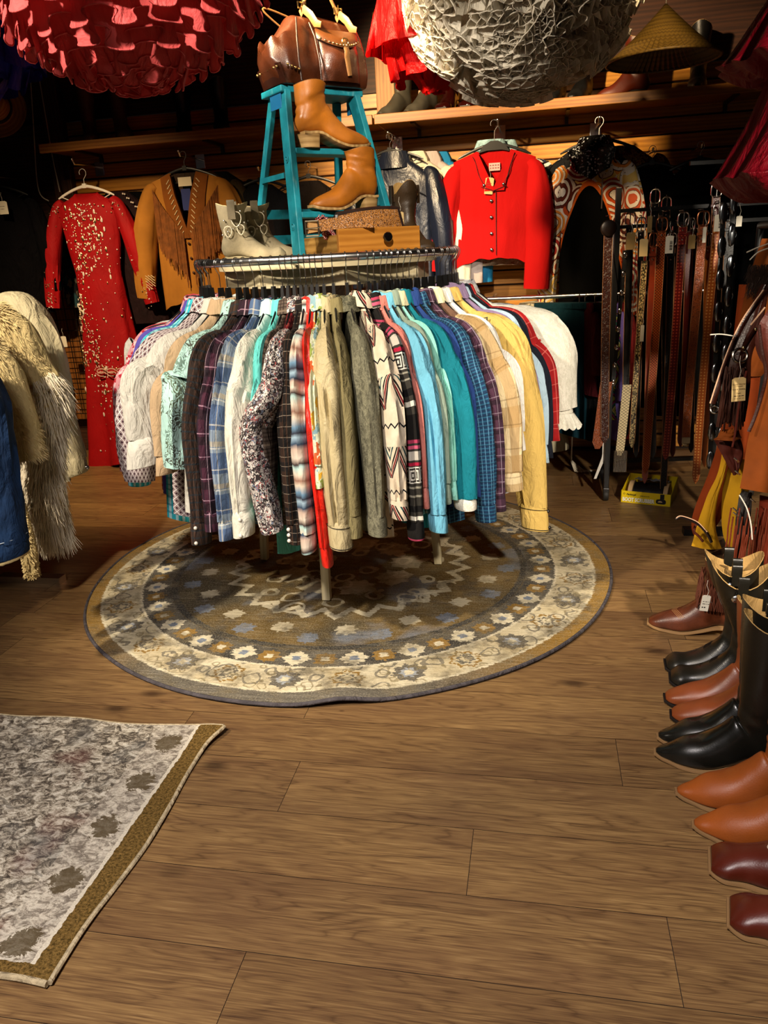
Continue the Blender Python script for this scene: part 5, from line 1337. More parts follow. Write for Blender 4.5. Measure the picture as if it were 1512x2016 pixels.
    # --- paisley jacket with black sequin collar
    def pz_(g):
        o = g.ob(); w = g.mix(.07, o, g.noise(o, 5, 2, col=True)); v = g.vor(w, 8.5); d, cc = v[0], v[1]; r, q, b = g.sep(cc)
        c = hx('#d6cabb'); band = g.m('FRACT', g.m('MULTIPLY', d, 5.2))
        pal = g.ramp(r, [(0, '#b4461a'), (.35, '#d7822c'), (.6, '#8f1d18'), (.8, '#d9b45e'), (.92, '#5a2418')], True)
        c = g.mix(g.m('GREATER_THAN', band, .5), c, pal)
        v2 = g.vor(o, 55)[0]; c = g.mix(g.m('MULTIPLY', g.m('LESS_THAN', v2, .16), g.m('LESS_THAN', band, .4)), c, '#1b1513')
        c = g.mix(g.m('LESS_THAN', g.m('ABSOLUTE', g.m('SUBTRACT', band, .5)), .05), c, '#3a1a12')
        return c, wr(g)
    pais = mat('orange paisley', pz_, rough=.7, bump=.3, bdist=.01); vel = cloth('black velvet', '#030303', .2, spec=.03); orange = cloth('orange trim', '#c2591d', .2, 20)
    def sq(g):
        v = g.vor(g.ob(), 130); r, _, _ = g.sep(v[1]); return g.mix(g.m('GREATER_THAN', r, .9), hx('#070708'), '#c4ccd6'), v[0], g.rng(r, 0, 1, .08, .3)
    seqm = mat('black sequins', sq, rough=.15, spec=.8, bump=.7)
    hp, L = faceout(1172, 258, 'chrome wall hook holding the paisley jacket', .3)
    g0 = V((hp.x + .0, hp.y - .3, hp.z - .0))
    hanger(g0, 0, 'clear hooked hanger in the paisley jacket', None, .2, blackp, chrome, .07, .022, lower=False)
    t = thing('paisley_jacket', 'orange and white paisley jacket with black sequined collar and black body', 'jacket', g0 + V((-.02, 0, -.02)), R_(-14))
    def pbody(g):
        c = pz_(g)[0]; x, y, z = g.sep(g.ob()); e = g.m('ADD', z, g.m('ADD', .30, g.m('MULTIPLY', 11, g.m('POWER', g.m('ABSOLUTE', g.m('ADD', x, .01)), 1.9))))
        c = g.mix(g.m('LESS_THAN', e, .03), c, '#c2591d'); return g.mix(g.m('LESS_THAN', e, 0), c, '#020202'), wr(g)
    torso_mb(1.0, 41, .18, .055, nring=34, z0=-.13, neck=.09).build('body', mat('paisley over black', pbody, rough=.8, spec=.05, bump=.3, bdist=.01), t)
    for s in (-1, 1): wsleeve(t, pais, s, .17, .74, .045, .056, -.2, seed=s + 31, cuffr=.8)
    mb = MB()
    for s in (-1, 1): mb.surf(lambda u, v: V((s * lerp(.0, .13 - .035 * v, u), -.05 - .035 * math.sin(PI * min(1, u * .6 + .2)), lerp(-.085 - .035 * u, -.27 + .05 * u, v))), 10, 10, .006)
    mb.lathe([(.09, -.15), (.075, -.09), (.07, -.06), (.08, -.055), (.11, -.12)], 24); mb.build('sequined_collar', seqm, t, ang=50)
    mb = MB(); mb.tube([V((.06, -.07, -.25)), V((.062, -.074, -.36)), V((.06, -.07, -.42))], .004, 6); mb.build('zip', metal('steel zip', '#8f8a86', .35), t)
    for i, (dx, dy, lab, m) in enumerate(((-.075, .1, 'black and white patterned jacket edge behind the paisley jacket', print_('black white', '#0b0b0c', ['#c9c9c6', '#1a1a1c', '#111113'], 16, .4)), (.13, .12, 'red and gold brocade jacket shoulder right of the sequined collar', print_('red brocade', '#4d0f10', ['#8f2418', '#b58a4a', '#c9b9a4'], 18, .42, ring=True)))):
        t = thing('jacket', lab, 'jacket', (g0.x + dx, g0.y + dy, g0.z - .0), 0, 'jackets behind the paisley jacket')
        torso_mb(.62, 45 + i, .22, .045, nring=24, z0=-.12).build('body', m, t)
        for s in (-1, 1): wsleeve(t, m, s, .2, .5, .03, .055, -.18, seed=i + s)
    # --- dark things glimpsed between the ladder's legs
    for i, (px, py, lab, c) in enumerate(((520, 430, 'black garment glimpsed left of the ladder legs', '#0c0b0c'), (610, 380, 'dark brown garment glimpsed between the ladder steps', '#150c08'))):
        p = at(px, py, Y=4.8); t = thing('hanging_garment', lab, 'garment', (p.x, 4.8, 1.78), 0, 'dark clothes behind the ladder'); m = cloth('glimpsed cloth %d' % i, c)
        torso_mb(.8, 55 + i, .22, .05, nring=20).build('body', m, t)
        for s in (-1, 1): wsleeve(t, m, s, .2, .5, .03, .055, -.15, seed=i + s)
        hanger((p.x, 4.8, 1.79), 0, ['hanger of the black garment left of the ladder', 'hanger of the dark brown garment behind the ladder'][i], None, .19, blackp, steel, .05, .018)
        mb = MB(); mb.tube([V((p.x, 4.99, 1.785)), V((p.x, 4.78, 1.778)), V((p.x, 4.77, 1.795))], .006, 8); one('wall_hook', mb, chrome, ['slim chrome hook left behind the ladder', 'slim chrome hook right behind the ladder'][i], 'hook')
    # --- lower row: teal skirt and its neighbours
    mb = MB(); mb.tube([V((-.3, 4.6, .99)), V((1.0, 4.6, .99))], .012, 10)
    t = thing('garment_rail', 'low chrome rail carrying the teal skirt', 'rail', (0, 0, 0)); mb.build('rail', chrome, t)
    for x in (-.25, .95): mb = MB(); mb.tube([V((x, 4.6, .99)), V((x, 4.995, .99))], .01, 8); mb.build('bracket', chrome, t)
    teal = cloth('deep teal crepe', '#06303d', .25, 6)
    t = thing('skirt', 'pleated deep teal skirt on the low rail', 'skirt', (.135, 4.56, .95), R_(-20))
    mb = MB(); rings = []
    for i in range(26):
        f = i / 25; row = []
        for k in range(60):
            u = 2 * PI * k / 60; r = 1 + f * .16 * math.sin(6 * u) + .08 * f * nz(math.cos(u) * 2, math.sin(u) * 2, f * 2); row.append(V((math.cos(u) * lerp(.15, .2, f) * r, math.sin(u) * lerp(.035, .09, f) * r, -f * (.71 + .05 * math.cos(u)))))
        rings.append(row)
    mb.loft(rings); mb.build('panel', teal, t); mb = MB(); mb.box((0, 0, -.01), (.3, .075, .035)); mb.build('waistband', teal, t, bevel=.005)
    for k in (-.1, .1): mb = MB(); mb.tube([V((k, 0, .0)), V((k, 0, .05))], .004, 6); mb.build('hanging_loop', steel, t)
    low = [(1090, .02, .32, .16, 'ivory skirt hem hanging below the lace ruffle', '#c9bfa0', .87), (1145, .28, .05, .05, 'wine red sleeve-like scarf beside the black trousers', '#4d1019', .5), (1160, .33, .06, .06, 'black trousers hanging on the low rail', '#101012', .77), (1176, .375, .04, .05, 'lime, black and pink geometric print dress on the low rail', None, .62), (1187, .415, .035, .05, 'lilac blouse beside the geometric print dress', '#6a5aa8', .74), (1194, .45, .035, .05, 'dark red velvet blouse at the end of the low rail', '#5a0c10', .72)]
    def geo(g):
        x, y, _ = g.sep(g.uv()); a = g.m('ADD', g.m('ABSOLUTE', g.cell(x, .09)), g.m('ABSOLUTE', g.cell(y, .13))); n = g.noise(g.uv(), 9, 2)
        return g.ramp(g.m('FRACT', g.m('MULTIPLY', g.m('ADD', a, g.m('MULTIPLY', n, .25)), 2.2)), [(0, '#b03a8a'), (.2, '#111312'), (.3, '#c2cf5a'), (.6, '#dfe6b0'), (.75, '#111312'), (.85, '#1f8a82')], True), wr(g)
    geom = mat('geometric print', geo)
    for i, (px, x, wd, dp, lab, c, ln) in enumerate(low):
        t = thing('hanging_garment', lab, 'garment', (x - .02, (4.55 - .02 * i) if i else 4.76, .985), R_(-62 if i else -30), 'clothes on the low rail'); m = cloth('low rail cloth %d' % i, c) if c else geom
        torso_mb(ln, 61 + i, .14 if i else .2, max(.02, wd * .4), nring=22, z0=-.03, hemw=.17 if i else .22).build('body', m, t)
        if i != 2: wsleeve(t, m, 1, .12, ln * .55, .02, .035, -.08, seed=i)
        mb = MB(); mb.tube([V((0, 0, -.04)), V((0, .0, .012)), V((.014, 0, .02)), V((.014, 0, .0))], .002, 6); mb.build('hook', steel, t)
    fr = at(1125, 905, Y=4.45)
    mb = MB()
    for k in range(6): mb.tube([V((fr.x + .004 * nz(k, j), 4.46 + .004 * k, .27 - .24 * j / 7 if j < 7 else .012)) + V((.02 * max(0, j - 6) + .01 * k * max(0, j - 6), -.02 * max(0, j - 6), 0)) for j in range(9)], .004, 5)
    one('tassel', mb, cloth('white cotton tie', '#cfc6b2'), 'white cotton tie trailing on the floor under the teal skirt', 'tie')
wall_items()
# ================================================================== boots and hats on the shelves
def shelf_boots():
    dk = lambda n, c, r=.45: leather(n, c, .3, 8, r)
    data = [  # x on shelf, yaw deg, L, H, heel, leather, toe, label
     (-2.72, -60, .29, .36, .04, dk('old brown leather', '#5a3418', .6), 'point', 'dusty brown tall boot at the left end of the shelf'),
     (-2.5, -55, .29, .37, .04, dk('old brown leather', '#5a3418', .6), 'point', 'dusty brown tall boot, second from the left end of the shelf'),
     (-2.1, -70, .28, .3, .04, dk('black shelf leather', '#0d0c0b'), 'point', 'black boot left of the leather bag in the dark'),
     (-1.86, -70, .28, .3, .04, dk('black shelf leather', '#0d0c0b'), 'point', 'black boot just left of the leather bag, hidden in shadow'),
     (-.80, -118, .29, .38, .04, dk('grey shaft leather', '#4a463c', .6), 'point', 'tall black and grey boot beside the pine upright'),
     (-.65, -118, .29, .38, .04, dk('grey shaft leather', '#4a463c', .6), 'point', 'tall black and grey boot, second from the pine upright'),
     (-.50, -100, .27, .34, .05, dk('oxblood patent leather', '#2a0806', .12), 'round', 'shiny oxblood boot under the red petticoat'),
     (-.37, -100, .27, .34, .05, dk('oxblood patent leather', '#2a0806', .12), 'round', 'shiny oxblood boot nearer the white petticoat'),
     (-.24, -125, .27, .25, .045, dk('walnut leather', '#3d1f0e'), 'snip', 'walnut brown short boot under the white petticoat'),
     (-.09, -125, .27, .25, .045, dk('walnut leather', '#3d1f0e'), 'snip', 'walnut brown short boot right of its mate below the white ruffles'),
     (.08, -110, .28, .3, .04, dk('black shelf leather', '#0d0c0b'), 'point', 'black boot under the lowest white ruffle'),
     (.22, -110, .28, .3, .04, dk('black shelf leather', '#0d0c0b'), 'point', 'black boot between white ruffle and rust boot'),
     (.45, 178, .3, .3, .04, dk('rust leather', '#5a1f0c', .4), 'point', 'rust red boot lying toe left at the right part of the shelf'),
     (.82, -100, .28, .33, .04, dk('black shelf leather', '#0d0c0b'), 'point', 'black boot in the dark right end of the shelf'),
    ]
    for i, (x, yw, L, H, h, m, toe, lab) in enumerate(data):
        a = R_(yw); d = V((math.cos(a), math.sin(a), 0)); c = V((x, 4.83, 1.986)) - d * L * .42
        boot('tall_boot', lab, c, a, L, H, h, m, toe, 'boots on the wall shelf', seed=i * 2.3, straps=False, sole=soled, heel=soled, shaft_w=.055, scallop=.01)
shelf_boots()

# ================================================================== petticoats and lamps under the ceiling
def petticoat(name, label, c, R, Hh, m, tiers=9, wn=26, amp=.022, ln=.085, flare=.045, edge=0.0, tw=1.25, lett=0.0, wob=1.6, under=None, group=None, seed=0, nphi=300, cat='petticoat', tilt=(0, 0), sy=1.0, start=.12, thin=.0):
    t = thing(name, label, cat, c, 0, group); t.rotation_euler = (tilt[0], tilt[1], 0)
    mb = MB(); prof = []
    for i in range(15):
        a = lerp(.03, PI / 2, i / 14); prof.append((R * .94 * math.sin(a), -Hh * .94 * math.cos(a)))
    prof += [(R * .8, .05), (R * .45, .14), (.1, .24), (.085, .3)]
    mb.lathe(prof, 48); mb.v = [V((v.x, v.y * sy, v.z)) for v in mb.v]; mb.build('underskirt', under or m, t)
    for k in range(tiers):
        a = lerp(start, 1.02, (k + .5) / tiers) * PI / 2; r0 = R * math.sin(a); z0 = -Hh * math.cos(a)
        nrm = V((math.sin(a), 0, -math.cos(a))); tan_ = V((-math.cos(a), 0, -math.sin(a)))   # towards the bottom pole
        n = max(60, int(nphi * (.35 + .65 * r0 / R))); w = max(8, int(wn * (.3 + .7 * r0 / R))); mb = MB(); P = []
        for q in range(5):
            v = q / 4; row = []
            for i in range(n):
                u = 2 * PI * i / n; ph = w * u + seed + k * 1.7 + wob * nz(math.cos(u) * 4, math.sin(u) * 4, k * 2.3 + seed)
                am = amp * (v ** .6) * (1 + 1.1 * nz(math.cos(u) * 5, math.sin(u) * 5, k * 3 + seed))
                rr = V((math.cos(u), math.sin(u) * sy, 0)); tg = V((-math.sin(u), math.cos(u) * sy, 0))
                base = rr * (r0 + tan_.x * (-ln * .35) + tan_.x * ln * v * .9 + nrm.x * (.008 + flare * v)) + V((0, 0, z0 - tan_.z * ln * .35 + tan_.z * ln * v + nrm.z * (.008 + flare * v)))
                p = base + ((rr * nrm.x + V((0, 0, nrm.z))) * (1 - lett) + (rr * tan_.x + V((0, 0, tan_.z))) * lett * 1.2) * am * math.sin(ph) + tg * -am * tw * math.sin(2 * ph + .6 * nz(u * 3, k)) * v + (rr * tan_.x + V((0, 0, tan_.z))) * (.022 * nz(math.cos(u) * 4, math.sin(u) * 4, k * 1.9 + seed))
                row.append(p)
            P.append(row)
        mb.loft(P, False, False)
        if edge: mb.tube(P[-1] + [P[-1][0]], edge, 5, False)
        mb.build('ruffle', m, t, ang=80)
    mb = MB(); mb.tube([V((0, 0, .29)), V((0, 0, 2.8 - c[2]))], .0025, 6); mb.build('hanging_cord', MATS['white string'], t)
    return t
def curls(t, R, Hh, m, n, seed, rng, sy=1.0):
    """short meandering ribbons all over a bowl, their free edges towards the viewer"""
    for part_i in range(6):
        mb = MB()
        for q in range(n // 6):
            a = math.acos(1 - rng.random() * 1.12) if rng.random() < .97 else .1; u = rng.random() * 2 * PI
            rr = V((math.cos(u), math.sin(u), 0)); tg = V((-math.sin(u), math.cos(u), 0)); a = min(a, PI / 2 + .15)
            lump = 1 + .1 * nz(math.cos(u) * 2 + seed, math.sin(u) * 2, a * 2)
            c = (rr * R * math.sin(a) + V((0, 0, -Hh * math.cos(a)))) * lump; nrm = (rr * math.sin(a) / R + V((0, 0, -math.cos(a) / Hh))).normalized(); mer = nrm.cross(tg)
            th = rng.gauss(0, .9); e1 = tg * math.cos(th) + mer * math.sin(th); e2 = nrm.cross(e1)
            L = rng.uniform(.13, .22); A = rng.uniform(.02, .034); w = rng.uniform(2.6, 4.2); p0 = rng.random() * 6; lean = rng.choice((-1, 1)) * rng.uniform(.015, .045); hgt = rng.uniform(.03, .075)
            rows = [[], [], []]; N = 44
            for i in range(N):
                f = i / (N - 1); ph = w * 2 * PI * f + p0; drift = .03 * nz(f * 2 + p0, seed, q)
                for j, k in enumerate((.35, .8, 1.15)):
                    x = (f - .5) * L - A * .75 * k * math.sin(2 * ph); y = A * k * math.sin(ph) + drift
                    rows[j].append(c + e1 * x + e2 * (y + lean * j / 2) + nrm * (.004 + hgt * j / 2 - 1.2 * (x * x + y * y)) + V((0, 0, -.008 * j)))
            mb.quadgrid(rows); mb.tube(rows[2], .002, 4, True)
        mb.build('curly_ruffle', m, t, ang=80, recalc=False)
def tulle(name, c, var=.25, rough=.7, tr=.25):
    m = cloth(name, c, var, 14, rough); b = m.node_tree.nodes['Principled BSDF']; nt = m.node_tree
    out = nt.nodes['Material Output']; tl = nt.nodes.new('ShaderNodeBsdfTranslucent'); mx = nt.nodes.new('ShaderNodeMixShader'); mx.inputs[0].default_value = tr
    lk = b.inputs['Base Color'].links[0].from_socket; nt.links.new(lk, tl.inputs[0]); nt.links.new(b.outputs[0], mx.inputs[1]); nt.links.new(tl.outputs[0], mx.inputs[2]); nt.links.new(mx.outputs[0], out.inputs[0])
    return m
def hang_stuff():
    pink = tulle('coral pink organza', '#d8595a', .18); white = tulle('white cotton ruffle', '#e4ddcd', .06); redt = tulle('scarlet organza', '#c80e10', .1, .45); blue_ = tulle('royal blue tulle', '#1b1a8c', .2, .5); mag = tulle('crimson tulle', '#6d0414', .12, .5)
    petticoat('petticoat', 'coral pink ruffled petticoat hanging upper left', (-.99, 2.02, 2.065), .325, .30, pink, 10, 21, .022, .06, .05, lett=.4, wob=3.0, seed=2, nphi=520, edge=.0022, tw=.7, group='petticoats under the ceiling')
    wt = petticoat('petticoat', 'white petticoat of dense curly ruffles', (-.07, 3.3, 2.2), .36, .31, white, 3, 20, .02, .04, .05, lett=.5, seed=5, nphi=300, group='petticoats under the ceiling')
    curls(wt, .37, .32, white, 300, 5, random.Random(31))
    petticoat('petticoat', 'smooth scarlet petticoat tucked behind the white one', (-.41, 3.42, 2.17), .2, .2, redt, 3, 9, .02, .16, .06, seed=9, nphi=160, group='petticoats under the ceiling')
    petticoat('petticoat', 'royal blue petticoat at the upper left corner', (-2.03, 2.9, 2.2), .22, .22, blue_, 4, 9, .02, .14, .05, seed=7, nphi=160, group='petticoats under the ceiling')
    # large crimson two-tier skirt, upper right
    t = thing('petticoat', 'large crimson two-tier tulle skirt at the upper right', 'petticoat', (.70, 2.2, 1.36), 0, 'petticoats under the ceiling')
    for nm, prof in (('upper_tier', [(.02, .74), (.06, .66), (.11, .54), (.18, .43), (.255, .31), (.262, .295), (.2, .262), (.16, .27)]), ('lower_tier', [(.1, .40), (.16, .27), (.2, .16), (.255, .06), (.262, .045), (.2, .0), (.14, -.005), (.04, -.01)])):
        mb = MB(); n = 140; P = []; L = 26
        for i in range(L):
            f = i / (L - 1); r = spline([p[0] for p in prof], f); z = spline([p[1] for p in prof], f); row = []
            for k in range(n):
                u = 2 * PI * k / n; w = f * (.012 * math.sin(17 * u + 2 * nz(math.cos(u), math.sin(u), f * 2)) + .03 * nz(math.cos(u) * 2.5, math.sin(u) * 2.5, f * 3 + z))
                row.append(V((math.cos(u) * r * (1 + w / .2), math.sin(u) * r * (1 + w / .2), z + .02 * f * nz(math.cos(u) * 7, math.sin(u) * 7, 5))))
            P.append(row)
        mb.loft(P, True, True); mb.build(nm, mag, t, ang=80)
    mb = MB(); mb.ball((-.02, -.235, .07), .03, 10, 8, (1.2, .5, 1.3)); mb.v = [v + V((.006 * nz(v.x * 90, v.z * 90), 0, .006 * nz(v.z * 90, v.x * 90))) for v in mb.v]; mb.build('rosette', tulle('mauve net', '#a8487a'), t)
    mb = MB(); mb.tube([V((0, 0, .72)), V((0, 0, 1.44))], .0025, 6); mb.build('hanging_cord', MATS['white string'], t)
    # wicker basket lamp
    wick = plain('pale wicker', '#b89a68', .6)
    p = at(132, 110, d=3.35); t = thing('wicker_lampshade', 'open-weave wicker lampshade hanging behind the pink petticoat', 'lampshade', p, 0)
    mb = MB(); mb.ring((0, 0, 0), .118, .0045, 48, 8); mb.build('rim', wick, t); mb = MB(); mb.ring((0, 0, .2), .075, .004, 40, 8); mb.build('top_ring', wick, t)
    mb = MB(); n = 34
    for k in range(n):
        for s in (-1, 1):
            path = []
            for j in range(9):
                f = j / 8; r = lerp(.117, .075, f) + .012 * math.sin(PI * f); a = 2 * PI * k / n + s * .5 * f + .02; path.append(V((math.cos(a) * (r + s * .0016), math.sin(a) * (r + s * .0016), .2 * f)))
            mb.tube(path, .0018, 4)
    mb.build('weave', wick, t); mb = MB(); mb.tube([V((0, 0, .2)), V((0, 0, 2.8 - p.z))], .003, 6); [mb.tube([V((0, 0, .2)), V((.075 * math.cos(a), .075 * math.sin(a), .2))], .002, 4) for a in (0, 2.1, 4.2)]; mb.build('cord', plain('lamp cord', '#2a2622', .6), t)
    # conical bamboo hat
    p = at(1305, 118, d=3.75); t = thing('bamboo_hat', 'conical bamboo hat hung below the ceiling, right of the white petticoat', 'hat', p, 0)
    bam = woody('bamboo splints', '#5e4716', '#3d2c0c', 12, .5)
    mb = MB(); n = 120; P = []
    for i in range(14):
        f = i / 13; r = lerp(.004, .235, f); row = []
        for k in range(n): u = 2 * PI * k / n; row.append(V((math.cos(u) * r * (1 + .02 * math.cos(60 * u) * f), math.sin(u) * r * (1 + .02 * math.cos(60 * u) * f), .21 * (1 - f) ** 1.15 + .003 * math.cos(60 * u) * f)))
        P.append(row)
    mb.loft(P, True, False); mb.build('crown', bam, t, ang=70); mb = MB(); mb.ring((0, 0, -.002), .236, .005, 64, 8); mb.build('rim', bam, t); mb = MB(); mb.tube([V((0, 0, .2)), V((0, 0, 2.8 - p.z))], .002, 6); mb.build('hanging_cord', MATS['white string'], t)
    # two loose white cords on the left wall post
    for i, pts in enumerate((((70, 120), (66, 250), (75, 370), (96, 396)), ((88, 210), (100, 290), (112, 350), (118, 378)))):
        mb = MB(); w = [at(x, y, Y=4.9) for x, y in pts]; w[0].z = 2.79; mb.tube([spline(w, k / 20) for k in range(21)], .0035, 6)
        one('hanging_cable', mb, plain('white cable', '#b8b2a8', .5), ['pale cable looping down beside the wall post', 'pale cable running straight down the wall post'][i], 'cable')
hang_stuff()

# ================================================================== the belt rack
def belts():
    bl = plain('black powder-coated steel', '#0c0c0d', .35, .5)
    t = thing('belt_rack', 'black steel belt rack on casters', 'rack', (.36, 3.93, 0), 0)
    mb = MB(); mb.beam((0, 0, .055), (0, 0, 1.5), .026, .026); mb.build('post', bl, t, bevel=.002, smooth=False)
    mb = MB(); mb.beam((.72, .1, .055), (.72, .1, 1.6), .026, .026); mb.build('post', bl, t, bevel=.002, smooth=False)
    for z, x0 in ((1.40, -.01), (1.33, -.01), (1.58, .3)):
        mb = MB(); mb.beam((x0, .0, z), (.76, .08, z), .016, .016); mb.build('rail', bl, t, smooth=False)
    for x, y in ((0, 0), (.72, .1)):
        mb = MB(); mb.beam((x, y - .02, .06), (x, y + .42, .06), .03, .02); mb.build('foot', bl, t, bevel=.002, smooth=False)
        for dy in (0, .4):
            c = MB(); c.box((x, y + dy, .046), (.03, .034, .026)); k = c.build('caster', plain('grey caster housing', '#38362f', .5), t, bevel=.004, smooth=False)
            mb = MB(); mb.lathe([(.001, -.013), (.028, -.013), (.031, -.009), (.031, .009), (.028, .013), (.001, .013)], 24, (x, y + dy, .0315), ax=Matrix.Rotation(PI / 2, 3, 'Y')); mb.build('wheel', plain('dark rubber wheel', '#23211d', .6), k)
    mb = MB(); mb.beam((0, .4, .1), (.72, .5, .1), .03, .02); mb.build('crossbar', bl, t, smooth=False)
    silv = metal('nickel buckle', '#c9c6c0', .18); cop = metal('antique copper', '#a56a48', .3)
    T = lambda n, c, d, k, p=.013: tooled(n, c, d, k, p)
    M = dict(tan=T('tan basket leather', '#b5521a', '#54200a', 'basket'), tan2=T('tan dotted leather', '#cf8f4a', '#9a4a16', 'dots', .0145), flo=T('floral brown leather', '#96481c', '#4a1d0a', 'floral'), red=T('oxblood dotted leather', '#a8402c', '#5e0d0a', 'dots', .0145),
             rb=leather('red brown belt leather', '#7a2a12', .25, 8, .35), blk=T('black basket leather', '#20221f', '#060606', 'basket', .016), pb=leather('plain black belt leather', '#0b0b0b', .3, 8, .35), brg=leather('burgundy belt leather', '#4d1412', .25, 8, .38), org=leather('plain orange leather', '#b5601c', .15, 8, .42), dbr=T('dark tooled leather', '#3d1a10', '#1b0a06', 'floral'))
    def snake(g):
        o = g.uv(); v = g.vor(g.mp(o, (1, .6, 1)), 130, 'DISTANCE_TO_EDGE')[0]; return g.mix(g.m('LESS_THAN', v, .12), g.mix(g.noise(o, 40, 2), '#8a7240', '#c9b27a'), '#1d1408'), v
    M['snake'] = mat('gold snakeskin', snake, rough=.35, spec=.6)
    def lat(g):
        x, y, _ = g.sep(g.uv()); a, b = g.m('ABSOLUTE', g.cell(g.m('ADD', x, g.m('MULTIPLY', y, .7)), .018)), g.m('ABSOLUTE', g.cell(g.m('SUBTRACT', x, g.m('MULTIPLY', y, .7)), .018))
        return g.mix(g.m('LESS_THAN', g.m('MINIMUM', a, b), .07), hx('#c7b58c'), '#171310')
    M['lat'] = mat('cream lattice leather', lat, rough=.6)
    B = [ # x0,y0 (top), x1,y1 (tip), width, material, Y, buckle, label
     (1345, 430, 1309, 905, .037, 'red', 3.88, silv, 'oxblood dotted belt in the middle of the rack, silver buckle'),
     (1303, 440, 1272, 932, .038, 'tan', 3.875, cop, 'tan basket-stamped belt ending above the yellow box'),
     (1384, 428, 1350, 876, .04, 'flo', 3.87, cop, 'brown floral tooled belt with a silver-capped tip'),
     (1414, 412, 1366, 950, .036, 'tan2', 3.86, silv, 'tan dotted belt right of the floral one, longest tip'),
     (1286, 470, 1266, 950, .03, 'rb', 3.91, cop, 'red brown stitched belt hanging down over the box'),
     (1322, 470, 1305, 975, .034, 'blk', 3.92, silv, 'black basket-weave belt left of the oxblood one'),
     (1262, 440, 1254, 900, .03, 'pb', 3.93, silv, 'plain black belt beside the snakeskin one'),
     (1269, 500, 1244, 880, .028, 'snake', 3.9, None, 'gold snakeskin belt hanging behind the manila tag'),
     (1198, 440, 1188, 870, .04, 'dbr', 3.83, None, 'dark brown belt with a round dark concho, left end of the rack'),
     (1394, 470, 1384, 918, .03, 'org', 3.93, silv, 'plain orange belt between the floral and dotted ones'),
     (1358, 440, 1340, 880, .034, 'brg', 3.95, silv, 'burgundy belt behind the oxblood one'),
     (1332, 450, 1326, 900, .03, 'brg', 3.97, silv, 'burgundy belt half hidden behind the black basket one'),
     (1240, 430, 1232, 860, .034, 'pb', 3.96, silv, 'plain black belt behind the concho belt'),
     (1290, 385, 1282, 900, .034, 'pb', 3.98, silv, 'plain black belt on the upper row, behind the tan belt'),
     (1410, 372, 1392, 880, .036, 'brg', 3.94, silv, 'burgundy belt with the highest buckle'),
     (1436, 420, 1404, 900, .034, 'pb', 3.95, silv, 'plain black belt at the right end of the rack'),
     (1366, 460, 1362, 890, .03, 'pb', 3.98, silv, 'plain black belt behind the floral one'),
     (1312, 400, 1310, 860, .034, 'pb', 4.0, silv, 'plain black belt deep behind the tan one')]
    for i, (x0, y0, x1, y1, w, mk, Y, bk, lab) in enumerate(B):
        a = at(x0, y0, Y=Y); b = at(x1, y1, Y=Y); L = a.z - b.z; sway = (b.x - a.x)
        t = thing('belt', lab, 'belt', a, 0, 'belts on the black rack'); ph = i * 1.3
        def fn(u, v, w=w, L=L, sway=sway, ph=ph):
            tp = 1.0 if v < .965 else max(.12, 1 - ((v - .965) / .035) ** 1.6)
            x = (u - .5) * w * tp; tw = .25 * math.sin(ph) * v
            return V((x * math.cos(tw) + sway * v + .006 * math.sin(v * 3 + ph) * v, -.012 - .01 * math.sin(v * 4 + ph) * v + x * math.sin(tw), -.03 - v * (L - .03)))
        mb = MB(); mb.surf(fn, 4, 56, .0042, lambda u, v, w=w, L=L: (u * w, v * L)); s = mb.build('strap', M[mk], t, ang=50)
        mb = MB()
        for e in (.04, .96): mb.tube([V(fn(e, k / 40)) - V((0, .0022, 0)) for k in range(40)], .0012, 4)
        mb.build('edge_stitching', plain('edge stitch', '#9a6a44' if mk not in ('pb', 'blk') else '#2a2a2a', .7), s)
        if bk:
            mb = MB(); hw_ = w * .62; path = [V((math.copysign(abs(math.cos(q)) ** .6, math.cos(q)) * hw_, -.014, -.005 + math.copysign(abs(math.sin(q)) ** .7, math.sin(q)) * .03)) for q in [2 * PI * k / 28 for k in range(29)]]
            mb.tube(path, .0036, 8, False); mb.tube([V((0, -.018, -.033)), V((0, -.02, .024))], .0026, 6); mb.build('buckle', bk, t)
            mb = MB(); mb.box((0, -.014, -.07), (w * 1.14, .011, .014)); mb.build('keeper', M[mk], t, bevel=.002, smooth=False)
            for z in (-.05, -.09):
                mb = MB(); mb.ball((0, -.0165, z), .0042, 8, 6, (1, .6, 1)); mb.build('rivet', silv, t)
        elif mk == 'dbr':
            mb = MB(); mb.ball((0, -.02, -.02), .036, 20, 10, (1, .3, 1)); mb.build('round_concho', leather('dark bronze concho', '#1d100b', .3, 20, .35), t)
        if mk == 'flo':
            mb = MB(); p = V(fn(.5, .985)); mb.box(p + V((0, -.001, .012)), (w * .95, .009, .03)); mb.ball(p + V((0, 0, -.008)), w * .42, 10, 6, (1, .25, .8)); mb.build('silver_tip', metal('worn silver', '#b5a98a', .35), t)
        mb = MB(); mb.tube([V((0, -.005, .024)), V((0, .0, .034)), V((0, .012 + 3.98 - Y if Y < 3.98 else .0, .036))], .0025, 6); mb.build('hook', bl, t)
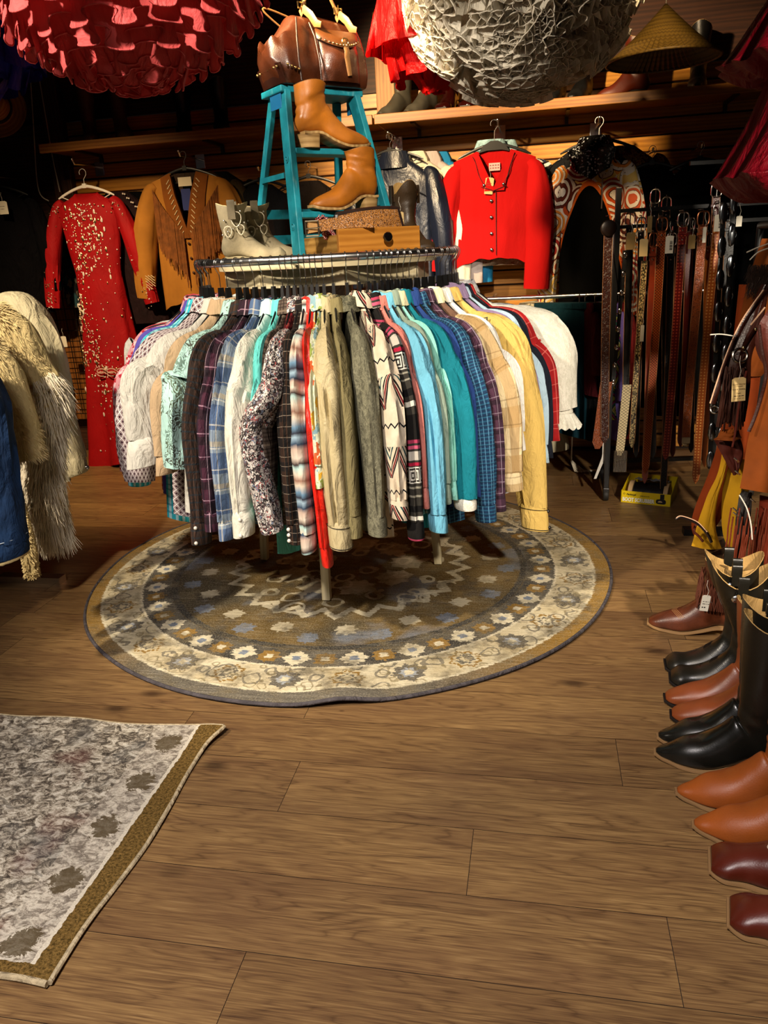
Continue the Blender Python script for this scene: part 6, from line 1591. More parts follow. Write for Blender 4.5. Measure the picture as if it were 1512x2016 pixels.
    # silver concho belt and two oval-link belts
    def conchos(lab, x0, y0, x1, y1, n, r, sc3, m, strapm, Y, w=.018):
        a = at(x0, y0, Y=Y); b = at(x1, y1, Y=Y); t = thing('concho_belt', lab, 'belt', a, 0, 'concho belts on the black rack')
        mb = MB(); mb.surf(lambda u, v: V(((u - .5) * w + (b.x - a.x) * v, .004, lerp(.02, b.z - a.z - .02, v))), 2, 30, .004); mb.build('strap', strapm, t)
        for k in range(n):
            f = k / (n - 1); mb = MB(); c = V(((b.x - a.x) * f, -.006, (b.z - a.z) * f)); mb.ball(c, r, 12, 8, sc3); 
            mb.ring(c - V((0, .003, 0)), r * .55, .0016, 16, 5, Matrix.Rotation(PI / 2, 3, 'X')); mb.build('concho', m, t)
    conchos('slim black belt with a row of bright silver conchos', 1231, 502, 1207, 752, 8, .0115, (.8, .4, 1.25), silv, M['pb'], 3.86)
    conchos('silver oval-link concho belt at the far right of the rack', 1424, 420, 1398, 905, 9, .03, (.62, .25, 1.5), metal('dark silver', '#8f9499', .2), M['pb'], 3.7, .02)
    conchos('silver oval-link concho belt next to the brown chaps', 1444, 400, 1418, 860, 9, .03, (.55, .25, 1.5), metal('dark silver', '#8f9499', .2), M['pb'], 3.6, .02)
    # lattice belt with chain tassel, scroll belt end and white strap
    a = at(1233, 790, Y=3.84); t = thing('belt', 'cream lattice belt end with a silver chain tassel', 'belt', a, 0)
    mb = MB(); mb.surf(lambda u, v: V(((u - .5) * .04 * (1 if v < .92 else 1 - (v - .92) * 7) - .02 * v, -.004 * math.sin(v * 3), .08 - v * .35)), 4, 30, .004, lambda u, v: (u * .04, v * .62)); mb.build('strap', M['lat'], t)
    mb = MB()
    for k in range(11): mb.tube([V((-.045 + .006 * k + .003 * nz(k, j), -.004, -.245 - .11 * j / 8)) for j in range(9)], .0018, 4)
    o = mb.build('chain_tassel', silv, t); mb = MB(); mb.tube([V((0, .005, .075)), V((.01, .02, .35)), V((.02, .1, 1.33 - a.z))], .002, 5); mb.build('hanging_cord', bl, t); o['kind'] = 'stuff'
    a = at(1187, 760, Y=3.82); t = thing('belt', 'laced brown scroll belt end, leftmost under the dark concho', 'belt', a, 0)
    mb = MB(); mb.surf(lambda u, v: V(((u - .5) * .055 * (1 if v < .9 else 1 - (v - .9) * 6) + .015 - .03 * v, .0, .02 - v * .33)), 4, 30, .005, lambda u, v: (u * .055, v * .68)); mb.build('strap', M['flo'], t); mb = MB(); mb.tube([V((.015, .004, .015)), V((.02, .02, .3)), V((.03, .12, 1.33 - a.z))], .002, 5); mb.build('hanging_cord', bl, t)
    a = at(1194, 830, Y=3.95); mb = MB(); mb.surf(lambda u, v: V((a.x - .005 + (u - .5) * .025 * (1 - .5 * v) - .05 * max(0, v - .6) * 2, a.y, a.z - v * .3)), 3, 16, .004); one('leather_strap', mb, plain('white leather', '#d6d2ca', .5), 'white leather strap end curling beside the black post', 'strap')
    # tags
    for (x, y, Y, m, lab, w, h) in ((1268, 470, 3.80, tagt, 'manila price tag hanging from the snakeskin belt', .036, .075), (1243, 457, 3.82, tagd, 'brown price tag left of the manila one', .04, .075), (1319, 464, 3.80, tagw, 'white barcode tag beside the oxblood belt', .034, .075), (1416, 422, 3.80, tagw, 'white barcode tag on the highest-buckled belt', .036, .07), (1388, 447, 3.8, tagw, 'narrow white tag between floral and dotted belts', .014, .065), (1280, 425, 3.83, tagd, 'small brown tag above the tan belt', .02, .07), (1363, 462, 3.84, tagd, 'dim brown tag left of the floral belt buckle', .03, .06), (1265, 640, 3.82, tagw, 'blank white tag halfway down the stitched belt', .016, .075), (1456, 425, 3.5, tagw, 'tiny white label on the oval-link belt', .022, .04)):
        p = at(x, y, Y=Y); pt = price_tag('hang_tag', lab, p, 0, w, h, m, string=.06, group='price tags on the belt rack')
        if 'barcode' in lab:
            mb = MB()
            for k in range(9): mb.box((w * .2, -.0012, -h * .3 - k * h * .06), (w * .35, .0006, h * (.018 + .014 * (k % 3))))
            mb.build('barcode', plain('tag ink #33302c', '#33302c', .7), pt, smooth=False)
    # boot scrubber in its yellow box
    ye = plain('yellow carton', '#e8c80a', .5); t = thing('boot_scrubber', 'boot scrubber with bristles in its yellow open carton on the floor', 'boot brush', at(1222, 988, z=0), R_(-22))
    c = at(1320, 998, z=0); W = (c - at(1222, 988, z=0)).length; D = .2; hh = .062
    t.rotation_euler.z = math.atan2(c.y - t.location.y, c.x - t.location.x)
    mb = MB(); mb.box((W / 2, .0015, hh / 2), (W, .003, hh)); mb.build('carton_front', ye, t, smooth=False)
    for x in (.0015, W - .0015): mb = MB(); mb.surf(lambda u, v: V((x, u * D, lerp(.0, hh + .045 * max(0, u - .15), v))), 6, 2, .003); mb.build('carton_side', plain('carton side print', '#9d8f1c', .5) if x > .1 else ye, t, smooth=False)
    mb = MB(); mb.box((W / 2, D, .05), (W, .003, .1)); mb.build('carton_back', ye, t, smooth=False); mb = MB(); mb.box((W / 2, D / 2, .003), (W - .006, D - .006, .004)); mb.build('carton_base', ye, t, smooth=False)
    wood_ = plain('pale beech', '#c9a877', .5); br = plain('black bristles', '#0a0a0b', .5)
    for x in (.035, W - .035):
        mb = MB(); mb.prism([(math.cos(q) * .078, math.sin(q) * .082) for q in [PI * k / 20 for k in range(21)]], lambda a, b, d, x=x: V((x + d, D / 2 + a, .008 + b)), -.011, .011); mb.build('end_arch', wood_, t, bevel=.002)
    mb = MB(); P = []
    for i in range(26):
        f = i / 25; x = lerp(.05, W - .05, f); P.append([V((x, D / 2 + math.cos(q) * (.068 + .004 * nz(i * 3.1, q * 7)), .008 + math.sin(q) * (.074 + .005 * nz(i * 2.3, q * 9)))) for q in [PI * k / 20 for k in range(21)]])
    mb.loft(P); mb.build('bristles', br, t); mb = MB(); mb.surf(lambda u, v: V((lerp(.045, W - .03, u), lerp(.1, .19, v), .098 + .012 * nz(u * 8, v * 6) - .02 * v)), 20, 10, .0015); mb.build('plastic_wrap', plain('clear film scrunch', '#8d9093', .08, .8), t)
    R3 = Matrix.Rotation(PI / 2, 4, 'X')
    for txt, x, z, sz, col, sh, nm, off in (('BOOT SCRUBBER', .008, .0085, .0275, '#fbf6dc', 0, 'title_lettering', .0012), ('Fenbergé', .026, .041, .0125, '#241a0a', .35, 'maker_lettering', .0004)):
        tm = text_mb(txt, sz, .0002, sh, off=off); wd = max(v.x for v in tm.v)
        sx = min(1.0, .158 / wd) if 'title' in nm else min(1, .07 / wd)
        if 'title' in nm:
            sm = MB(); sm.v = [v.copy() for v in tm.v]; sm.f = [list(f) for f in tm.f]; sm.uv = [list(u) for u in tm.uv]; sm.mi = list(tm.mi)
            xf(sm, Matrix.Translation((x + .0012, -.0004, z - .0012)) @ R3 @ Matrix.Diagonal((sx, 1, 1, 1))); sm.build('title_shadow', plain('lettering shadow', '#6d5f18', .6), t, smooth=False)
        xf(tm, Matrix.Translation((x, -.0007, z)) @ R3 @ Matrix.Diagonal((sx, 1, 1, 1))); tm.build(nm, plain('ink ' + col, col, .6), t, smooth=False)
    mb = MB(); mb.prism([(math.copysign(abs(math.cos(q)) ** .5, math.cos(q)) * .024, math.copysign(abs(math.sin(q)) ** .6, math.sin(q)) * .0125) for q in [2 * PI * k / 28 for k in range(28)]], lambda a, b, d: V((W - .047 + a, -.0006 + d, .021 + b)), -.0003, .0003); mb.box((W - .042, -.0006, .047), (.02, .0006, .026)); mb.build('brush_picture', plain('picture black', '#0d0d14', .5), t, smooth=False)
    mb = MB(); mb.prism([(math.cos(q) * .011, math.sin(q) * .009) for q in [PI * k / 16 for k in range(17)]], lambda a, b, d: V((W - .051 + a, -.0012 + d, .017 + b)), -.0003, .0003); mb.build('brush_picture_wood', wood_, t, smooth=False)
    mb = MB()
    for x0, x1 in ((.094, .112), (.114, .121), (.123, .129), (.131, .14)): mb.box(((x0 + x1) / 2, -.0006, .0415), (x1 - x0, .0004, .003))
    mb.build('small_print', plain('ink #5a4a08', '#5a4a08', .6), t, smooth=False)
    mb = MB(); mb.ring((.016, -.0006, .047), .004, .0009, 16, 5, Matrix.Rotation(PI / 2, 3, 'X')); mb.build('maker_emblem', plain('ink #241a0a', '#241a0a', .6), t)
belts()
for i, (x, lab, Lg) in enumerate(((.60, 'long black coat on the wall behind the left belts', 1.3), (.84, 'long black coat on the wall behind the right belts', 1.35), (1.08, 'long black coat at the dark end of the wall, behind the concho belts', 1.3))):  # black mass taken for garments, put in to darken the lit slats
    t = thing('hanging_garment', lab, 'coat', (x, 4.74 - .03 * i, 1.72), R_(-8 + 6 * i), 'black coats behind the belt rack'); m = cloth('coat black', '#040404', .2, spec=.04)
    torso_mb(Lg, 120 + i, .2, .05, nring=26, hemw=.2).build('body', m, t)
    for s in (-1, 1): wsleeve(t, m, s, .19, .56, .02, .05, -.15, seed=i + s)
    hanger((x, 4.74 - .03 * i, 1.725), R_(-8 + 6 * i), ['hanger of the black coat behind the left belts', 'hanger of the black coat behind the right belts', 'hanger of the black coat at the dark wall end'][i], None, .18, blackp, steel, .05, .018)
    mb = MB(); mb.tube([V((x, 4.99, 1.72)), V((x, 4.72 - .03 * i, 1.713)), V((x, 4.71 - .03 * i, 1.73))], .006, 8); one('wall_hook', mb, chrome, ['slim hook above the left belts', 'slim hook above the right belts', 'slim hook above the concho belts'][i], 'hook')
# ================================================================== chaps hanging at the right
def sheet(mb, rows, d, curve=.03, th=.005, nu=16, nv=30, seed=0, fold=.01, dd=0.0, uv=True):
    """leather sheet between a left and a right outline; rows of (y_left, x_left, y_right, x_right) seen at ground distance d"""
    Lp = [at(r[1], r[0], d=d) for r in rows]; Rp = [at(r[3], r[2], d=d + dd) for r in rows]
    tow = V((math.sin(CYA), -math.cos(CYA), 0))
    def fn(u, v):
        a, b = spline(Lp, v), spline(Rp, v); p = a.lerp(b, u)
        return p + tow * (curve * math.sin(PI * u) + fold * nz(u * 3 + seed, v * 2.5, seed) + .4 * fold * nz(u * 9, v * 5 + seed, 2))
    mb.surf(fn, nu, nv, th); return fn
def chaps():
    rust = leather('rust suede', '#7a300c', .25, 6, .85, .2, .15, 400); yel = leather('yellow suede', '#b98a18', .18, 6, .85, .25, .15, 400); ora = leather('orange suede', '#74380d', .35, 5, .85, .2, .15, 400); dbr = leather('dark brown glossy leather', '#2e120b', .3, 8, .33, .35, .5, 160)
    rbr = leather('red brown grain leather', '#5a241a', .3, 8, .4, .5, .5, 140); pale = plain('pale rawhide edge', '#d3a98a', .6); nick = metal('nickel buckle', '#c9c6c0', .18); dkl = leather('dark rust leather', '#4d1608', .3, 7, .6)
    blk_ = MATS['black kit'] = plain('black garment stand', '#0a0a0b', .4)
    t = thing('chaps_rack', 'black rail from which the leather chaps hang at the right edge', 'rack', (0, 0, 0))
    a, b = at(1505, 420, d=3.3), V((.86, 2.15, 0)); a = V((.86, 3.45, 1.3)); b = V((.86, 2.1, 1.3))
    mb = MB(); mb.tube([a, b], .014, 10); mb.build('rail', blk_, t)
    for p in (a, b): mb = MB(); mb.tube([V((p.x, p.y, 0)), p], .014, 10); mb.build('post', blk_, t); mb = MB(); mb.box((p.x, p.y, .015), (.4, .05, .03)); mb.build('foot', blk_, t, smooth=False)
    # rust and yellow chaps, farthest
    t = thing('leather_chaps', 'rust and yellow suede chaps hanging behind the fringed ones', 'chaps', (0, 0, 0), 0, 'chaps at the right edge')
    mb = MB(); sheet(mb, [(560, 1455, 560, 1500), (700, 1440, 700, 1500), (850, 1418, 850, 1480), (920, 1398, 920, 1460), (1000, 1367, 1000, 1430), (1040, 1362, 1050, 1400), (1072, 1378, 1075, 1392)], 3.0, .02, seed=1); mb.build('rust_leg', rust, t)
    mb = MB(); sheet(mb, [(880, 1424, 890, 1432), (930, 1413, 930, 1424), (980, 1392, 980, 1412), (1030, 1374, 1040, 1408), (1075, 1362, 1080, 1420)], 2.92, .02, seed=2); mb.build('yellow_leg', yel, t)
    mb = MB(); sheet(mb, [(900, 1440, 900, 1470), (950, 1426, 950, 1472), (1000, 1421, 1000, 1470), (1050, 1424, 1050, 1462), (1080, 1434, 1085, 1455)], 2.94, .04, seed=3); mb.build('yellow_leg', yel, t)
    mb = MB(); mb.tube([spline([at(x, y, d=2.8) for x, y in ((1331, 1023), (1342, 1019), (1372, 1030), (1392, 1050), (1401, 1068))], k / 20) for k in range(21)], .006, 6, True, .4); mb.build('leg_strap', leather('dark strap', '#1a0e0a', .3, 9, .3), t)
    mb = MB(); mb.tube([spline([at(x, y - 3, d=2.79) for x, y in ((1331, 1023), (1342, 1019), (1372, 1030), (1392, 1050))], k / 20) for k in range(21)], .0018, 5); mb.build('strap_edge', pale, t)
    mb = MB(); mb.tube([spline([at(x, y, d=2.85) for x, y in ((1372, 1030), (1366, 1045), (1376, 1056), (1384, 1066))], k / 12) for k in range(13)], .005, 6); mb.build('buckle_keeper', dkl, t)
    # fringed dark brown chinks with the shop tag
    t = thing('fringed_chinks', 'dark brown leather chinks with fringe, silver buckle and a hanging shop tag', 'chaps', (0, 0, 0), 0, 'chaps at the right edge')
    mb = MB(); sheet(mb, [(560, 1500, 560, 1512), (640, 1462, 640, 1500), (700, 1440, 700, 1480), (760, 1428, 760, 1476), (830, 1416, 830, 1466)], 2.86, .02, seed=4); mb.build('yoke', dbr, t)
    mb = MB(); mb.tube([spline([at(x, y, d=2.78) for x, y in ((1508, 572), (1470, 625), (1446, 672), (1424, 730), (1403, 795))], k / 30) for k in range(31)], .0105, 8, True, .35); s = mb.build('waist_strap', dbr, t)
    mb = MB(); mb.tube([spline([at(x - 5, y - 1, d=2.765) for x, y in ((1508, 572), (1470, 625), (1446, 672), (1424, 730), (1403, 795))], k / 30) for k in range(31)], .0026, 5); mb.build('pale_edge', pale, s)
    p = at(1457, 700, d=2.76); mb = MB(); mb.ring(p, .024, .0055, 32, 8, Matrix.Rotation(R_(75), 3, 'X')); mb.build('buckle', nick, t)
    mb = MB(); mb.tube([at(1488, 648, d=2.75), at(1475, 668, d=2.735), at(1462, 690, d=2.74)], .012, 8, True, .35); mb.build('billet', dbr, t)
    for x, y in ((1488, 648), (1464, 684)): mb = MB(); mb.ball(at(x, y, d=2.725), .006, 10, 8); mb.build('rivet', metal('brass rivet', '#d6c39a', .25), t)
    mb = MB(); sheet(mb, [(845, 1423, 838, 1450), (866, 1406, 862, 1458)], 2.8, .03, seed=6); mb.build('suede_flap', ora, t)
    mb = MB(); sheet(mb, [(866, 1406, 862, 1456), (900, 1424, 890, 1462), (935, 1444, 930, 1452)], 2.83, .01, seed=7); mb.build('flap_back', dkl, t)
    mb = MB(); rng = random.Random(2)
    for k in range(30):
        f = k / 29; x0 = lerp(1428, 1468, f); x1 = lerp(1410, 1462, f) + rng.uniform(-3, 3); y0 = 720 + 20 * rng.random(); y1 = 830 + 22 * rng.random()
        q = [at(lerp(x0, x1, j / 6), lerp(y0, y1, j / 6), d=2.77 - .012 * rng.random()) for j in range(7)]; mb.tube(q, .0032, 4)
    o = mb.build('fringe', leather('dark fringe leather', '#34180f', .4, 14, .4), t); o['kind'] = 'stuff'
    for pts, r, m in ((((1470, 730), (1455, 800), (1448, 850), (1442, 880)), .004, rbr), (((1506, 605), (1494, 620), (1478, 640)), .003, pale), (((1512, 480), (1490, 488), (1470, 497)), .0022, plain('white cord', '#d9d2c4', .6)), (((1512, 489), (1492, 497), (1476, 512)), .0022, plain('white cord', '#d9d2c4', .6)), (((1398, 659), (1420, 658), (1447, 662)), .0022, plain('white cord', '#d9d2c4', .6))):
        mb = MB(); mb.tube([spline([at(x, y, d=2.74) for x, y in pts], k / 16) for k in range(17)], r, 6); mb.build('lace', m, t)
    p = at(1407, 806, d=2.8); mb = MB(); mb.ring(p, .014, .004, 24, 8, Matrix.Rotation(R_(60), 3, 'X')); mb.build('ring', nick, t)
    p = at(1455, 743, d=2.7)
    price_tag('shop_hang_tag', 'manila shop tag with dark printed lines tied to the silver buckle', p, R_(8), .048, .085, tagt, string=.075, lines=[('Crazy Horse', -.027, .0085, '#6a5228'), ('Consignment', -.033, .005, '#4a3a22'), ('Tack & Clothing', -.044, .0068, '#4a3a22'), ('~', -.05, .006, '#4a3a22'), ('Open', -.058, .0068, '#6a5228'), ('#4134', -.066, .005, '#4a3a22'), ('#3243', -.075, .003, '#6a5228')], tilt=-.06)
    # nearest: orange suede chaps with grained top
    t = thing('suede_chaps', 'large orange suede chaps with red-brown grained yoke, nearest at the right edge', 'chaps', (0, 0, 0), 0, 'chaps at the right edge')
    mb = MB(); sheet(mb, [(610, 1512, 600, 1560), (640, 1494, 640, 1560), (690, 1490, 700, 1560), (730, 1512, 740, 1560)], 2.5, .03, seed=8); mb.build('yoke', rbr, t)
    mb = MB(); sheet(mb, [(690, 1512, 690, 1580), (760, 1504, 760, 1580), (830, 1482, 830, 1580), (900, 1468, 900, 1580), (960, 1455, 968, 1580)], 2.5, .05, seed=9, nv=40); mb.build('leg', ora, t)
    mb = MB(); mb.tube([spline([at(x, y, d=2.47) for x, y in ((1494, 640), (1500, 690), (1508, 740), (1490, 810), (1474, 850))], k / 24) for k in range(25)], .006, 8, True, .4); mb.build('seam_binding', dbr, t)
    mb = MB(); sheet(mb, [(965, 1462, 970, 1480), (1000, 1452, 1000, 1478), (1060, 1444, 1060, 1474), (1110, 1436, 1110, 1460)], 2.56, .01, seed=10); mb.build('side_panel', leather('black liner', '#100907', .3, 8, .5), t)
    mb = MB(); sheet(mb, [(975, 1496, 980, 1560), (1040, 1490, 1040, 1560), (1100, 1478, 1100, 1560), (1140, 1470, 1145, 1560)], 2.54, .03, seed=11); mb.build('lower_leg', leather('brick suede', '#5e1d08', .25, 6, .85, .2, .15, 400), t)
    mb = MB(); rng = random.Random(8)
    for k in range(26):
        x = lerp(1440, 1545, k / 25); y0 = 1000 + 70 * (k % 4) / 4; q = [at(x - 3 * j + rng.uniform(-1, 1), y0 + 20 * j, d=2.52 - .01 * rng.random()) for j in range(7)]; mb.tube(q, .0028, 4)
    o = mb.build('fringe', leather('rust fringe', '#6a2a14', .3, 14, .5), t); o['kind'] = 'stuff'
    for pts in (((1456, 975), (1470, 1000), (1478, 1030), (1481, 1062)),):
        mb = MB(); mb.tube([spline([at(x, y, d=2.5) for x, y in pts], k / 16) for k in range(17)], .0024, 6); mb.build('lace', plain('white cord', '#d9d2c4', .6), t)
    for x, y in ((1450, 905), (1452, 930), (1447, 1003), (1448, 1012), (1482, 985)):
        mb = MB(); c = at(x, y, d=2.5); mb.tube([c + V((-.008, 0, .006)), c + V((0, -.006, 0)), c + V((.008, 0, -.008))], .003, 6); mb.build('snap_hook', nick, t)
    # rust tooled piece and hide behind, upper right
    t = thing('cowhide_chaps', 'dark furry topped chaps behind the strap at the right edge', 'chaps', (0, 0, 0), 0, 'chaps at the right edge')
    mb = MB(); sheet(mb, [(470, 1500, 470, 1560), (540, 1476, 540, 1560), (600, 1462, 600, 1560), (660, 1450, 660, 1560), (740, 1438, 740, 1500)], 2.98, .02, seed=12); mb.build('leg', ora, t)
    mb = MB(); rng = random.Random(3)
    for k in range(420):
        x = rng.uniform(1474, 1520); y = rng.uniform(520, 570); p = at(x, y, d=2.9); mb.tube([p, p + V((rng.gauss(-.004, .004), -.006, -.015)), p + V((rng.gauss(-.01, .006), -.004, -.04))], [.0016, .0013, .0004], 3, False)
    o = mb.build('fur', plain('dark brown hair', '#2a1a12', .8), t); o['kind'] = 'stuff'
    # fringe on the farthest boot
chaps()
fb = bpy.data.objects.get('cowboy_boot')
if fb:
    mb = MB(); rng = random.Random(6)
    for s in (-1, 1):
        for k in range(30):
            x = lerp(0, .14, k / 29); y = s * .06 * (1 - .3 * abs(k / 29 - .5)); mb.tube([V((x + .006 * nz(k * 1.3, j * .6), y * (1 + .015 * j + .05 * nz(k, 2)), .215 - .018 * j)) for j in range(7)], .0022, 4)
    for k in range(14):
        y = lerp(-.05, .05, k / 13); mb.tube([V((.14 + .002 * j + .006 * nz(k, j * .6), y, .215 - .018 * j)) for j in range(7)], .0022, 4)
    o = mb.build('fringe', leather('boot fringe leather', '#5e3020', .3, 14, .5), fb); o['kind'] = 'stuff'

# ================================================================== coats on the left
def fur_on(mb, pts, rad, n, ln, rng, down=.75, r0=.0022, side=None):
    """tufts of hair standing off a tube-like body along pts"""
    for _ in range(n):
        t = rng.random(); p = spline(pts, t); tg = (spline(pts, min(1, t + .03)) - spline(pts, max(0, t - .03))).normalized()
        a = rng.random() * 2 * PI; e1 = tg.cross(V((0, 1, 0))).normalized(); e2 = tg.cross(e1); r = pl(rad, t) if isinstance(rad, list) else rad
        nrm = e1 * math.cos(a) + e2 * math.sin(a); q = p + nrm * r * .92
        l = ln * rng.uniform(.6, 1.25); gr = (nrm * (1 - down) + tg * down * .6 + V((0, 0, -down * .6)) + V((rng.gauss(0, .15), rng.gauss(0, .15), rng.gauss(0, .1)))).normalized()
        b = q + (nrm * .45 + gr * .55) * l * .45; c = b + gr * l * .55 + V((0, 0, -.12 * l))
        mb.tube([q, b, c], [r0, r0 * .8, r0 * .15], 3, False)
def coats():
    rng = random.Random(21)
    canvas = cloth('cream canvas', '#c2b590', .08, 6, .8); sheep = cloth('cream shearling', '#c0ab78', .18, 26, .95); furm = plain('ivory long fur', '#cbbfa6', .85, .15); plush = plain('cream plush pile', '#c3ae7c', .9, .1); denim = cloth('dark denim', '#0f2746', .25, 30, .85)
    railm = chrome
    t = thing('coat_rail', 'chrome coat rail at the left edge carrying the coats', 'rack', (0, 0, 0))
    c0, c1 = V((-2.16, 1.75, 1.37)), V((-2.14, 2.72, 1.37)); mb = MB(); mb.tube([c0, c1], .014, 10); mb.build('rail', railm, t)
    for p in (c0, c1): mb = MB(); mb.tube([V((p.x, p.y, 0)), p], .014, 10); mb.build('post', railm, t); mb = MB(); mb.box((p.x, p.y, .015), (.3, .05, .03)); mb.build('foot', railm, t, smooth=False)
    def base(name, lab, y, z, rz=.2, hl=None):
        x = lerp(c0.x, c1.x, (y - c0.y) / (c1.y - c0.y))
        hanger((x, y, 1.369), rz, hl, 'hangers on the coat rail', .15, blackp, steel, .05, .0165)
        return thing(name, lab, 'coat', (x, y, 1.369), rz, 'coats on the left rail')
    # cream canvas jacket
    Y = 2.62; t = base('canvas_jacket', 'cream canvas jacket with buttoned cuff, rearmost coat on the left rail', Y, 1.3, .2, 'hanger of the cream canvas jacket')
    torso_mb(.80, 71, .23, .055, nring=34, z0=-.1, hemw=.31).build('body', canvas, t, ang=60)
    o0 = t.location; inv = (Matrix.Translation(o0) @ Matrix.Rotation(.2, 4, 'Z')).inverted()
    W = lambda x, y, d: inv @ at(x, y, d=d)
    d = 2.72
    pts = [W(-6, 605, d), W(38, 625, d), W(78, 700, d), W(104, 800, d), W(132, 905, d)]
    mb, rg = sleeve_mb(pts, [.05, .078, .078, .07, .058], [.04, .06, .06, .055, .045], 73, nr=44, ns=26, fold=.8); mb.build('sleeve', canvas, t, ang=60)
    tg = (pts[-1] - pts[-2]).normalized(); mb = MB(); R = []
    for k1, dz in ((1.0, -.01), (1.08, 0), (1.1, .02), (1.08, .055), (1.0, .06), (.9, .04)): R.append([pts[-1] + tg * dz + V((math.cos(u) * .06 * k1, math.sin(u) * .047 * k1, .012 * math.cos(u))) for u in [2 * PI * k / 22 for k in range(22)]])
    mb.loft(R); cf = mb.build('cuff', canvas, t, ang=50)
    mb = MB(); mb.ball(pts[-1] + tg * .03 + V((.068, -.01, 0)), .009, 10, 8); mb.build('button', steel, cf)
    mb = MB(); hem = []
    sheet_rows = [(905, 78, 890, 108), (950, 92, 940, 122), (985, 100, 975, 132), (1003, 104, 990, 134)]
    m2 = MB(); Lp = [W(r[1], r[0], d + .03) for r in sheet_rows]; Rp = [W(r[3], r[2], d + .03) for r in sheet_rows]
    m2.surf(lambda u, v: spline(Lp, v).lerp(spline(Rp, v), u) + V((0, -.02 * math.sin(PI * u), 0)), 10, 14, .006); m2.build('front_hem', canvas, t)
    for x, y in ((98, 905), (118, 968)): mb = MB(); mb.box(W(x, y, d - .0), (.028, .006, .012)); mb.build('pocket_tab', canvas, t, smooth=False)
    # shearling coat with long fur
    Y = 2.33; t = base('shearling_coat', 'cream shearling coat with long ivory fur cuff and hem', Y, 1.3, .2, 'hanger of the cream shearling coat')
    o0 = t.location; inv = (Matrix.Translation(o0) @ Matrix.Rotation(.2, 4, 'Z')).inverted(); W = lambda x, y, d: inv @ at(x, y, d=d)
    torso_mb(.9, 75, .23, .06, nring=34, z0=-.1, hemw=.26).build('body', sheep, t, ang=60)
    d = 2.45
    pts = [W(-25, 625, d), W(15, 660, d), W(48, 720, d), W(78, 768, d), W(96, 800, d)]
    mb, rg = sleeve_mb(pts, [.05, .072, .072, .07, .062], [.05, .06, .06, .055, .05], 77, nr=40, ns=26, fold=.5); s1 = mb.build('sleeve', sheep, t, ang=60)
    mb = MB(); fur_on(mb, pts[:4] + [W(80, 770, d)], .066, 4200, .02, rng, .4, .0013); o = mb.build('pile', plush, s1); o['kind'] = 'stuff'
    fpts = [W(70, 742, d), W(88, 775, d), W(90, 830, d), W(88, 880, d), W(86, 905, d)]
    mb, rg = sleeve_mb(fpts, [.05, .06, .05, .038, .03], [.05, .05, .045, .04, .03], 79, nr=20, ns=18, fold=.3); c1_ = mb.build('fur_cuff', furm, t, ang=60)
    mb = MB(); fur_on(mb, fpts, [(0, .05), (.25, .06), (.6, .042), (1, .03)], 2600, .06, rng, .7); o = mb.build('long_hair', furm, c1_); o['kind'] = 'stuff'
    for nm, pp, rr, n in (('fur_hem', [(88, 885), (84, 930), (80, 985), (72, 1030), (70, 1058)], [(0, .04), (.5, .062), (.8, .066), (1, .04)], 3000), ('fur_hem', [(100, 960), (106, 1000), (112, 1040), (116, 1065)], [(0, .02), (.5, .03), (1, .03)], 1500)):
        q = [W(x, y, d + (.0 if n == 3000 else .05)) for x, y in pp]; mb, rg = sleeve_mb(q, [r[1] for r in rr], [r[1] * .8 for r in rr], 81, nr=20, ns=18, fold=.3); c1_ = mb.build(nm, furm, t, ang=60)
        mb = MB(); fur_on(mb, q, rr, n, .055, rng, .75); o = mb.build('long_hair', furm, c1_); o['kind'] = 'stuff'
    # second, plusher coat in front with a hanging strip
    Y = 2.2; t = base('plush_coat', 'yellowish cream plush coat between denim jacket and long fur', Y, 1.3, .2, 'hanger of the cream plush coat')
    o0 = t.location; inv = (Matrix.Translation(o0) @ Matrix.Rotation(.2, 4, 'Z')).inverted(); W = lambda x, y, d: inv @ at(x, y, d=d)
    torso_mb(.85, 85, .2, .05, nring=30, z0=-.1, hemw=.22).build('body', sheep, t, ang=60)
    d = 2.3; pts = [W(-45, 680, d), W(-12, 730, d), W(12, 790, d), W(32, 850, d), W(44, 902, d)]
    mb, rg = sleeve_mb(pts, [.05, .07, .07, .066, .062], [.05, .055, .055, .05, .05], 87, nr=40, ns=26, fold=.4); s1 = mb.build('sleeve', sheep, t, ang=60)
    mb = MB(); fur_on(mb, pts, .064, 4200, .02, rng, .4, .0013); o = mb.build('pile', plush, s1); o['kind'] = 'stuff'
    pts = [W(5, 900, d), W(20, 955, d), W(38, 1010, d), W(54, 1075, d), W(64, 1136, d)]
    mb, rg = sleeve_mb(pts, [.02, .022, .026, .028, .022], [.012, .013, .014, .015, .013], 89, nr=30, ns=16, fold=.3); s1 = mb.build('hanging_strip', sheep, t, ang=60)
    mb = MB(); fur_on(mb, pts, [(0, .02), (.5, .023), (1, .022)], 1500, .008, rng, .3, .0022); o = mb.build('pile', plush, s1); o['kind'] = 'stuff'
    # denim jacket
    Y = 2.0; t = base('denim_jacket', 'dark denim jacket with fleece showing at its cuff, nearest on the left rail', Y, 1.3, .2, 'hanger of the dark denim jacket')
    o0 = t.location; inv = (Matrix.Translation(o0) @ Matrix.Rotation(.2, 4, 'Z')).inverted(); W = lambda x, y, d: inv @ at(x, y, d=d)
    torso_mb(.72, 91, .2, .05, nring=30, z0=-.1, hemw=.2).build('body', denim, t, ang=60)
    d = 2.12; pts = [W(-75, 700, d), W(-42, 770, d), W(-20, 870, d), W(-2, 980, d), W(12, 1062, d)]
